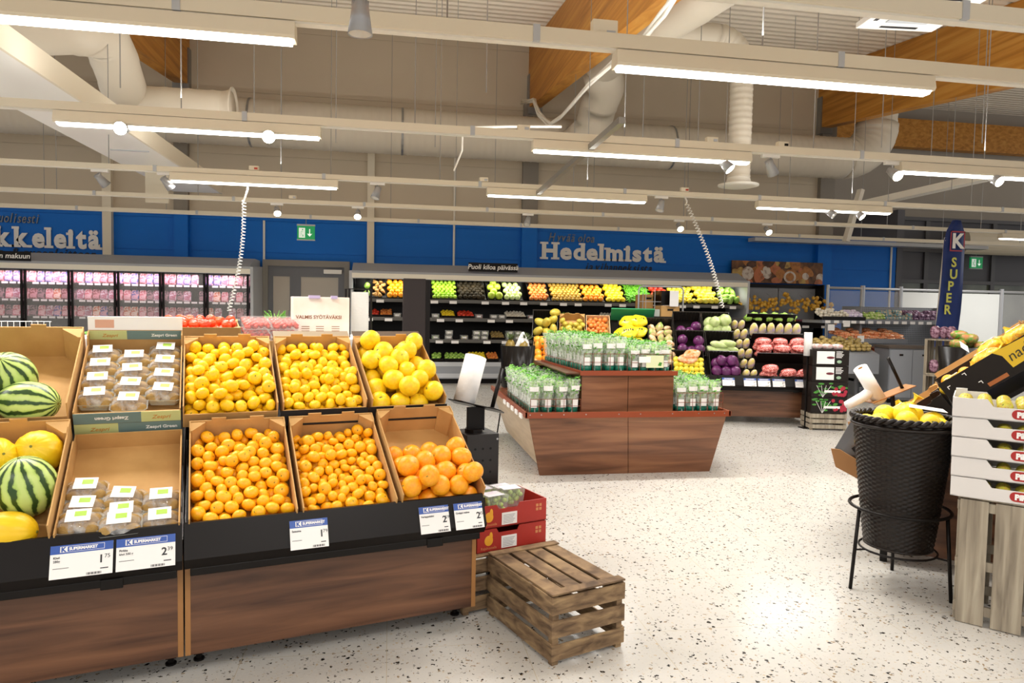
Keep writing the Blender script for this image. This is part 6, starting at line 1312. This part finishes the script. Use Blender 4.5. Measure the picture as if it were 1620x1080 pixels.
mb.box(0, .115, .005, .008, 0, .4); mb.build('wire_grid', whitep, t); mb = MB(); mb.tube([(-.015, 0, 0), (-.015, 0, .42), (.13, 0, .42), (.13, 0, 0)], .008, 6); mb.tube([(-.015, .12, 0), (-.015, .12, .42), (.13, .12, .42), (.13, .12, 0)], .008, 6); mb.build('black_frame', black, t)
for i, (x, y, w2, d2, z0, z1, m_, lb) in enumerate(((.68, 1.3, .26, .26, 1.18, 1.285, cardw, 'low white box in front of the beige sign box'), (.96, 1.3, .38, .3, 1.18, 1.30, cardw, 'low white box behind the grapefruits'), (-.58, 1.35, .44, .4, 1.18, 1.29, cardw, 'white box behind the kiwi boxes'), (-1.9, 1.3, .78, .45, 1.18, 1.34, cardw, 'long white box behind the melons at the left edge'))):
    t = thing('white_box', lb, 'box', bk(x, y, 0)); mb = MB(); mb.box(0, w2, 0, d2, z0, z1); mb.build('box_body', m_, t, bevel=.003); mb = MB(); mb.box(w2 * .4, w2 * .6, -.001, 0, z1 - .04, z1 - .02); mb.build('box_slot', black if i < 2 else kg, t)
t = thing('wire_basket', 'low white wire basket behind the empty melon box', 'basket', bk(-1.1, 1.35, 1.18)); mb = MB()
for i in range(15): mb.cyl((.028 * i, 0, 0), (.028 * i, 0, .16), .0015, n=4); mb.cyl((.028 * i, .3, 0), (.028 * i, .3, .19), .0015, n=4)
for i in range(6): mb.cyl((0, 0, .032 * i), (.4, 0, .032 * i), .0015, n=4); mb.cyl((0, .3, .038 * i), (.4, .3, .038 * i), .0015, n=4)
mb.build('wire_grid', whitep, t); mb = MB(); mb.box(0, .4, 0, .3, 0, .003); mb.build('base', whitep, t)
mb = MB(); q = random.Random(8)
for i in range(70): a = q.uniform(0, 6.28); x, y = q.uniform(0, .3), q.uniform(0, .1); mb.tube([(x, y, 0), (x + .03 * math.cos(a), y + .02 * math.sin(a), q.uniform(.01, .03)), (x + .06 * math.cos(a), y + .03, .02)], .003, 4)
tag(mb.build('herb_bundle', leafd, M=bk(-.5, 1.45, 1.295)), 'low bundle of grey-green herbs lying behind the kiwi boxes', 'herbs', kind='stuff')
roll('small grey-white paper roll lying behind the kiwi boxes', bk(-.15, 1.55, 1.30) @ Matrix.Rotation(1.1, 4, 'Y') @ Matrix.Rotation(.3, 4, 'X'), .045, .1)
# ---------------------------------------------------------------- wicker basket on stand
BC = (2.755, 3.33); BM_ = TR(BC[0], BC[1], 0)
wick = mat('wicker', '#120c09', .35, spec=.35, col2='#1f1611', nscale=60)
rt = thing('wicker_basket', 'tall dark woven basket full of yellow grapefruits, on a black ring stand', 'basket', BM_)
NS = 150; rows_ = 58; vs = []; fs = []; z0, z1 = .235, .93
prof = []
for j in range(rows_ * 2 + 1):
    t = j / (rows_ * 2); z = z0 + (z1 - z0) * t; r = .165 + .078 * t ** .9; prof.append((r, z))
mb = MB()
mb.lathe(prof, NS, f=lambda t, k: 1 + (.026 * math.cos(25 * t + PI * ((k // 2) % 2)) * (1 if k % 2 else .35)) + (.012 if k % 2 else -.008))
mb.build('woven_side', wick, rt, True)
mb = MB(); mb.lathe([(.155, z0), (.165, z1 - .02)][:1] + [(.16, z0 + .01), (.24, z1 - .01)], 48); mb.cyl((0, 0, z0), (0, 0, z0 + .01), .172, n=48); mb.build('inner_lining', wick, rt, True)
for ph in (0, PI):
    mb = MB(); pts = []
    for i in range(181):
        t = 2 * PI * i / 180; pts.append(((.247 + .009 * math.cos(20 * t + ph)) * math.cos(t), (.247 + .009 * math.cos(20 * t + ph)) * math.sin(t), z1 + .008 + .009 * math.sin(20 * t + ph)))
    mb.tube(pts, .011, 6, cap=False); mb.build('braided_rim', wick, rt, True)
mb = MB(); pts = [(.25 * math.cos(2 * PI * i / 60), .25 * math.sin(2 * PI * i / 60), z1 - .03) for i in range(61)]; mb.tube(pts, .01, 6, cap=False); mb.build('braided_rim', wick, rt, True)
rt = thing('basket_stand', 'black round-bar stand with thin legs holding the dark woven basket', 'stand', BM_)
def ring(r, z, rad, nm): mb = MB(); mb.tube([(r * math.cos(2 * PI * i / 48), r * math.sin(2 * PI * i / 48), z) for i in range(49)], rad, 8, cap=False); mb.build(nm, black, rt, True)
ring(.245, .445, .009, 'top_ring'); ring(.19, .215, .006, 'lower_ring')
for k in range(3):
    a = math.radians((178, -59, 55)[k]); mb = MB(); mb.tube([(.236 * math.cos(a), .236 * math.sin(a), .445), (.27 * math.cos(a), .27 * math.sin(a), 0)], .0095, 8); mb.build('leg', black, rt, True)
    mb = MB(); mb.cyl((.185 * math.cos(a), .185 * math.sin(a), .215), (.255 * math.cos(a), .255 * math.sin(a), .215), .005, n=6); mb.build('strut', black, rt)
pom = [citrus_mesh(citrus['lemon'], f, 24, 16, seed=i + 5) for i, f in enumerate((.92, .96))]
q = random.Random(5)
for i, (x, y, z) in enumerate(((-.12, .03, .90), (-.06, -.1, .935), (.03, -.16, .925), (.01, .0, .955), (-.02, .12, .93), (.12, .07, .94), (.13, -.06, .92), (.09, -.15, .90), (-.12, -.1, .87), (.05, .17, .91), (.15, .02, .88), (-.12, .14, .88))): inst(pom[i % 2], 'yellow_grapefruit', BM_ @ Matrix.Translation((x, y, z)) @ rnd_rot(q) @ Matrix.Scale(.056 * q.uniform(.95, 1.08), 4), 'large yellow grapefruit in the tall dark woven basket', 'grapefruit', 'grapefruits in the woven basket')
mb = MB(); mb.add([(-.09, -.02, .02), (.1, -.05, .0), (.12, .03, .0), (-.05, .05, .02), (0, 0, .012)], [(0, 1, 4), (1, 2, 4), (2, 3, 4), (3, 0, 4)]); o = tag(mb.build('paper_sheet', cardw, M=BM_ @ TR(.08, -.05, .985, -.2) @ Matrix.Rotation(.1, 4, 'X')), 'crumpled white paper lying on the grapefruits in the basket', 'paper'); md = o.modifiers.new('thick', 'SOLIDIFY'); md.thickness = .002
# ---------------------------------------------------------------- right display
th3 = math.radians(-130); T3 = TR(2.9, 3.68, 0, th3); P3 = math.radians(38); s3, c3 = math.sin(P3), math.cos(P3)
rt = thing('display_table', 'walnut display table at the right behind the woven basket, under the black cartons', 'display table', T3 @ Matrix.Translation((-1.25, 0, 0)))
w_ = 1.25; mb = MB(); mb.box(.02, w_ - .02, 0, .02, .09, .5); mb.build('front_panel', walnut, rt)
for x in (0, w_ - .02): mb = MB(); mb.prism([(.0, .09), (1.2, .09), (1.2, 1.0), (.0, .50)], x, x + .02, 'x'); mb.build('end_panel', walnut, rt)
for x in (.0, w_ - .012): mb = MB(); mb.prism([(-.27, .66), (-.24, .55), (.0, .44), (.0, .54), (-.22, .66)], x, x + .012, 'x'); mb.build('rail_end', edge_m, rt)
mb = MB(); mb.prism([(-.25, .66), (-.22, .56), (.0, .45), (.0, .53), (-.2, .65)], .012, w_ - .012, 'x'); mb.build('price_rail', black, rt)
mb = MB(); mb.prism([(-.06, .54), (-.06 + 1.3 * c3, .54 + 1.3 * s3), (-.06 + 1.3 * c3, .51 + 1.3 * s3), (-.06, .51)], .0, w_, 'x'); mb.build('sloping_deck', black, rt)
for x in (.06, w_ - .06):
    for yy in (.04, .9): mb = MB(); mb.box(x - .02, x + .02, yy - .02, yy + .02, 0, .09); mb.build('foot', black, rt)
def deck3(x, q_, up=0): return T3 @ Matrix.Translation((x, -.055 + q_ * c3 - up * s3, .545 + q_ * s3 + up * c3)) @ Matrix.Rotation(P3, 4, 'X')
carton('black carton of navel oranges, lower one at the near end of the right display', deck3(-.41, .0, .005), .41, .58, .17, outer=gblack, inner=gblack, fh=.09)
C3 = deck3(-.41, .60, .07); ct3 = carton('black carton with a yellow handwritten label, upper one on the right display', C3, .41, .58, .17, outer=gblack, inner=gblack, fh=.09)
carton('black carton of oranges, lower one further along the right display', deck3(-.84, .0, .005), .41, .58, .17, outer=gblack, inner=kraft, fh=.09); carton('black carton of oranges, upper one further along the right display', deck3(-.84, .60, .07), .41, .58, .17, outer=gblack, inner=kraft, fh=.09)
# prints on the outer end of the near cartons (local +x side)
SX = Matrix.Rotation(PI / 2, 4, 'Z') @ RX90
mb = MB(); mb.add([(.4115, .35, .04), (.4115, .56, .05), (.4115, .545, .158), (.4115, .50, .15), (.4115, .40, .155), (.4115, .315, .16), (.4115, .345, .12)], [(0, 1, 2, 3, 4, 5, 6)]); yl = mb.build('yellow_label', mat('label_yellow', '#e0b81c', .5), ct3)
text('nadal', .078, print_b, Matrix.Translation((.413, .36, .07)) @ SX @ Matrix.Rotation(.05, 4, 'Z'), yl, depth=.0004, shear=.2)
mb = MB(); mb.box(.4105, .412, .20, .31, .012, .034); mb.build('hand_slot', mat('slot_orange', '#a8602a', .5), ct3); mb = MB()
for (y, z, a, b_) in ((.03, .12, 1, 1), (.13, .14, -1, 1), (.06, .03, 1, -1), (.17, .06, -1, -1)): mb.box(.4105, .4118, y, y + .018, z, z + .004); mb.box(.4105, .4118, (y if a > 0 else y + .014), (y if a > 0 else y + .014) + .004, z - .014, z)
mb.build('corner_marks', cardw, ct3); mb = MB()
for k in range(5): mb.ball((.411, .43 + .018 * k, .055), .001, .008, .014, 8, 6)
mb.build('leaf_marks', mat('mark_green', '#8fb8a0', .5), ct3)
fill(deck3(-.41, .0, .005), 'orange', 'navel_orange', 'navel orange in the lower black carton of the right display', 'orange', 'oranges in the near lower black carton', pack(.01, .4, .01, .57, 46, .041, .08, 11, g=(0, -.0002, -.0016)))
fill(C3, 'orange', 'navel_orange', 'navel orange in the upper black carton with the yellow label', 'orange', 'oranges in the near upper black carton', pack(.01, .4, .01, .57, 52, .041, .08, 12, g=(0, -.0002, -.0016)))
nety = mat('net_bag', '#f0c81a', .35, col2='#f4e45a', nscale=16); netf = film('net_film', '#f7e040', .6, .3)
q = random.Random(6)
def net_bag(M, label, seed, lab=True):
    t = thing('orange_net', label, 'net bag', M); q = random.Random(seed)
    mb = MB(); mb.ball((0, 0, 0), .125, .085, .062, 20, 14, f=lambda a, p: 1 + .05 * math.sin(4 * a + seed) + .03 * math.sin(9 * a) * math.cos(3 * p)); mb.build('yellow_net', netf, t, True)
    for i, (x, y) in enumerate(((-.06, -.03), (-.06, .035), (.015, -.035), (.015, .04), (.078, 0))): inst(MESH['orange'][i % 3], 'orange', Matrix.Translation((x, y, .0)) @ rnd_rot(q) @ Matrix.Scale(.038, 4), parent=t)
    mb = MB(); mb.lathe([(.012, 0), (.01, .02), (.03, .05), (.045, .06)], 8, f=lambda a, k: 1 + .3 * math.sin(3 * a)); mb.build('tied_end', nety, t, M=Matrix.Translation((.12, 0, .02)) @ Matrix.Rotation(1.2, 4, 'Y'))
    if lab: mb = MB(); mb.box(-.05, .05, -.02, .02, .06, .062); lb_ = mb.build('paper_label', cardw, t); 
for i, (x, q_, z, rz, lb) in enumerate(((-.08, .12, .17, 1.3, 'yellow net of oranges with a white label, lowest on the right display'), (-.10, .34, .19, 1.6, 'yellow net of oranges with a printed label, middle of the lower black carton'), (-.09, .68, .19, 1.5, 'yellow net of oranges above the step between the black cartons'), (-.10, .88, .22, 1.2, 'yellow net of oranges in the upper black carton, above the corner marks'), (-.12, 1.08, .24, 1.7, 'topmost yellow net of oranges at the right edge'), (-.30, .25, .19, .9, 'yellow net of oranges deep in the lower black carton'), (-.30, .95, .24, 1.9, 'yellow net of oranges deep in the upper black carton'))):
    up = z if q_ < .6 else z - .01
    net_bag(deck3(x, q_, up) @ Matrix.Rotation(rz, 4, 'Z') @ Matrix.Scale(.78, 4), lb, i + 20)
# roll holder on the far side of the right display
p = aty(1412, 618, 4.1)
H3 = TR(p.x, 4.1, p.z); rt = thing('roll_holder', 'black rod and thin tan plate holder left of the black cartons, above the basket', 'holder', H3)
e1 = aty(1405, 566, 4.1) - Vector((p.x, 4.1, p.z)); e2_ = aty(1432, 640, 4.1) - Vector((p.x, 4.1, p.z)); pl0 = aty(1374, 636, 4.1) - Vector((p.x, 4.1, p.z)); pl1 = aty(1441, 609, 4.1) - Vector((p.x, 4.1, p.z))
mb = MB(); mb.cyl(e1, pl0.lerp(pl1, .8), .011, n=10); mb.build('rod', blackp, rt, True)
mb = MB(); mb.bar(pl0, pl1, .1, .006); mb.build('holder_plate', edge_m, rt); mb = MB(); mb.bar(pl0.lerp(pl1, .55), (0.07, .0, -.5), .03, .012); mb.build('bracket', blackp, rt)
a, b_ = aty(1392, 634, 4.1), aty(1361, 582, 4.1); ax = (b_ - a); Mr = Matrix.Translation(a) @ ax.to_track_quat('Z', 'Y').to_matrix().to_4x4()
tail = [Vector((0, .03, .07)), Vector((.03, .12, .02)), Vector((.0, .17, -.06))]
tw = [aty(1384, 612, 4.1), aty(1368, 626, 4.1), aty(1340, 641, 4.1)]; mi = Mr.inverted()
roll('white roll of plastic bags with a loose bag end, left of the black cartons', Mr, .045, ax.length, tail=[mi @ t for t in tw])
# ---------------------------------------------------------------- white apple boxes on slatted crate
R3 = math.radians(-48); CM = TR(2.735, 2.92, 0, R3)
rt = thing('slatted_crate', 'pale crate of upright slats under the white apple boxes at the right edge', 'crate', CM); cw, cdp, ch = .62, .36, .615
q = random.Random(3); x = .0
for i, wd in enumerate((.115, .12, .12, .125)):
    mb = MB(); mb.box(x + .012, x + .012 + wd, 0, .012, q.uniform(0, .012), ch - q.uniform(0, .01)); mb.build('slat', cratep, rt, bevel=.002)
    mb = MB(); mb.box(x + .012, x + .012 + wd, cdp - .012, cdp, 0, ch - .005); mb.build('slat', cratep, rt, bevel=.002); x += wd + .028
for z in (.05, .27, ch - .06):
    mb = MB(); mb.box(0, cw, .012, .03, z, z + .045); mb.build('cross_bar', cratep, rt); mb = MB(); mb.box(0, cw, cdp - .03, cdp - .012, z, z + .045); mb.build('cross_bar', cratep, rt)
    for xx in (0, cw - .02): mb = MB(); mb.box(xx, xx + .02, .03, cdp - .03, z, z + .045); mb.build('cross_bar', cratep, rt)
for k in range(3): mb = MB(); mb.box(.0, .012, .04 + k * .1, .12 + k * .1, 0, ch); mb.build('slat', cratep, rt, bevel=.002)
mb = MB(); mb.box(.0, cw, .0, cdp, ch, ch + .006); mb.build('top_board', cratep, rt)
apm = mat('gala_apple', '#c9c44a', .3, col2='#c9603a', nscale=5, contrast=(.5, .75)); app = [citrus_mesh(apm, .9, 20, 14, seed=i) for i in range(2)]
wbox = mat('white_board_box', '#dcd8d4', .6); pill = mat('pill_red', '#a8201c', .45)
oi = ['lowest', 'second lowest', 'middle', 'second highest', 'topmost open']
for k in range(5):
    h = .096; z = ch + .008 + k * h; w2, d2 = .58, .38; off = (-.03 - .002 * k, -.02 + .004 * (k % 2)); M = CM @ Matrix.Translation((off[0], off[1], z)) @ Matrix.Rotation(math.radians(3 + [0, .6, -.4, .5, 1.2][k]), 4, 'Z')
    rt = thing('apple_box', 'white cardboard apple box, %s of the stack at the right edge' % oi[k], 'box', M); t = .005
    mb = MB(); mb.prism([(0, 0), (w2, 0), (w2, h - .002), (w2 - .13, h - .002), (w2 - .155, h * .62), (.165, h * .62), (.14, h - .002), (0, h - .002)], 0, t, 'y'); mb.build('front_wall', wbox, rt)
    mb = MB(); mb.prism([(0, 0), (w2, 0), (w2, h - .002), (w2 - .13, h - .002), (w2 - .155, h * .62), (.165, h * .62), (.14, h - .002), (0, h - .002)], d2 - t, d2, 'y'); mb.build('back_wall', wbox, rt)
    for x in (0, w2 - t): mb = MB(); mb.box(x, x + t, t, d2 - t, 0, h - .002); mb.build('end_wall', wbox, rt)
    mb = MB(); mb.box(0, w2, 0, d2, 0, t); mb.build('base', wbox, rt)
    for (cx, cy, sx, sy) in ((t, t, 1, 1), (w2 - t, t, -1, 1), (t, d2 - t, 1, -1), (w2 - t, d2 - t, -1, -1)): mb = MB(); mb.prism([(cx, cy), (cx + .05 * sx, cy), (cx, cy + .05 * sy)], t, h + (.012 if k == 4 and cy > .1 else -.004), 'z'); mb.build('corner_post', wbox, rt)
    n = 16; x0, x1, zc, rr2 = .235, .50, h * .34, h * .235
    if k != 3: poly = [(x0 + rr2 * (1 - math.cos(a)), zc + rr2 * math.sin(a)) for a in [PI / 2 - PI * i / n for i in range(n + 1)]]
    poly = [(x0 + rr2 - rr2 * math.cos(PI / 2 - PI * i / n), zc + rr2 * math.sin(PI / 2 - PI * i / n)) for i in range(n + 1)][::-1] + [(x1 - rr2 + rr2 * math.cos(PI / 2 - PI * i / n), zc + rr2 * math.sin(PI / 2 - PI * i / n)) for i in range(n + 1)]
    mb = MB(); mb.prism(poly, -.001, 0, 'y'); pl = mb.build('red_oval', pill, rt); text('PíRKKA', h * .36, cardw, Matrix.Translation((x0 + .02, -.0015, zc - h * .125)) @ RX90, pl, bold=.0022, depth=.0004, spacing=.98)
    nn = 0
    for j in range(4 if k == 4 else 2):
        for i in range(7):
            sz = .034; inst(app[i % 2], 'apple', M @ Matrix.Translation((.05 + .08 * i, .05 + .08 * j, t + sz * .9 + (.026 if k == 4 else 0))) @ rnd_rot(q) @ Matrix.Scale(sz, 4), 'yellow-red apple in the %s white apple box' % oi[k], 'apple', 'apples in the %s white box' % oi[k])
    if k == 3: MT = M
price_tag('blue topped price tag hanging on the white apple boxes', MT @ Matrix.Translation((.285, -.006, -.05)), .16, .12, big='1', small='99', l1='Pirkka kotimainen', l2='omena')
# black basket stand behind, with pineapples
p = aty(818, 620, 8.0); rt = thing('ribbed_bin', 'dark ribbed bin of pineapples left of the mangoes, behind the herb island', 'bin', TR(p.x, 8.0, 0)); mb = MB(); mb.lathe([(0, .33), (.17, .33), (.2, 1.05), (.19, 1.05), (.16, .36), (0, .36)], 36, f=lambda t, k: 1 + .03 * math.cos(18 * t)); mb.build('bin_body', blackp, rt, True)
for k in range(3): a = 2.1 * k + 1.2; mb = MB(); mb.tube([(.17 * math.cos(a), .17 * math.sin(a), .5), (.24 * math.cos(a), .24 * math.sin(a), 0)], .008, 6); mb.build('leg', black, rt)
pinm = fm('pineapple_skin', '#7a6424', '#a88c3a', nscale=30)
for i, (x, y) in enumerate(((-.09, 0), (.06, .07), (.05, -.08))):
    t = thing('pineapple', 'pineapple standing in the dark ribbed bin', 'pineapple', TR(p.x + x, 8 + y, 1.02, i, .1 * i), 'pineapples in the bin'); mb = MB(); mb.ball((0, 0, 0), .06, .06, .1, 18, 14, f=lambda a, p_: 1 + .05 * math.sin(8 * a + 6 * p_)); mb.build('fruit', pinm, t, True)
    mb = MB(); q = random.Random(i)
    for k in range(22): a = q.uniform(0, 6.28); sp = q.uniform(.02, .12); mb.add([(.02 * math.cos(a + 1.5), .02 * math.sin(a + 1.5), .09), (.02 * math.cos(a - 1.5), .02 * math.sin(a - 1.5), .09), (sp * math.cos(a), sp * math.sin(a), .2 - sp * .3)], [(0, 1, 2)])
    mb.build('crown', mat('crown_green', '#6a7a4a', .6), t)
p2_ = aty(826, 545, 7.9)
rt = thing('hanging_bags', 'white plastic bag ends hanging over the dark ribbed bin', 'bags', TR(p2_.x, 7.9, p2_.z)); 
for k, (a, b_) in enumerate((((-.1, .0, -.1), (0, 0, .12)), ((0, 0, .14), (.08, 0, -.06)), ((.0, .0, .08), (.02, 0, -.22)))): mb = MB(); mb.tube([a, Vector(a).lerp(Vector(b_), .5) + Vector((.01, .02, 0)), b_], [.02, .028, .022], 7); mb.build('bag', mat('bag_white', '#efeeec', .5), rt, True)
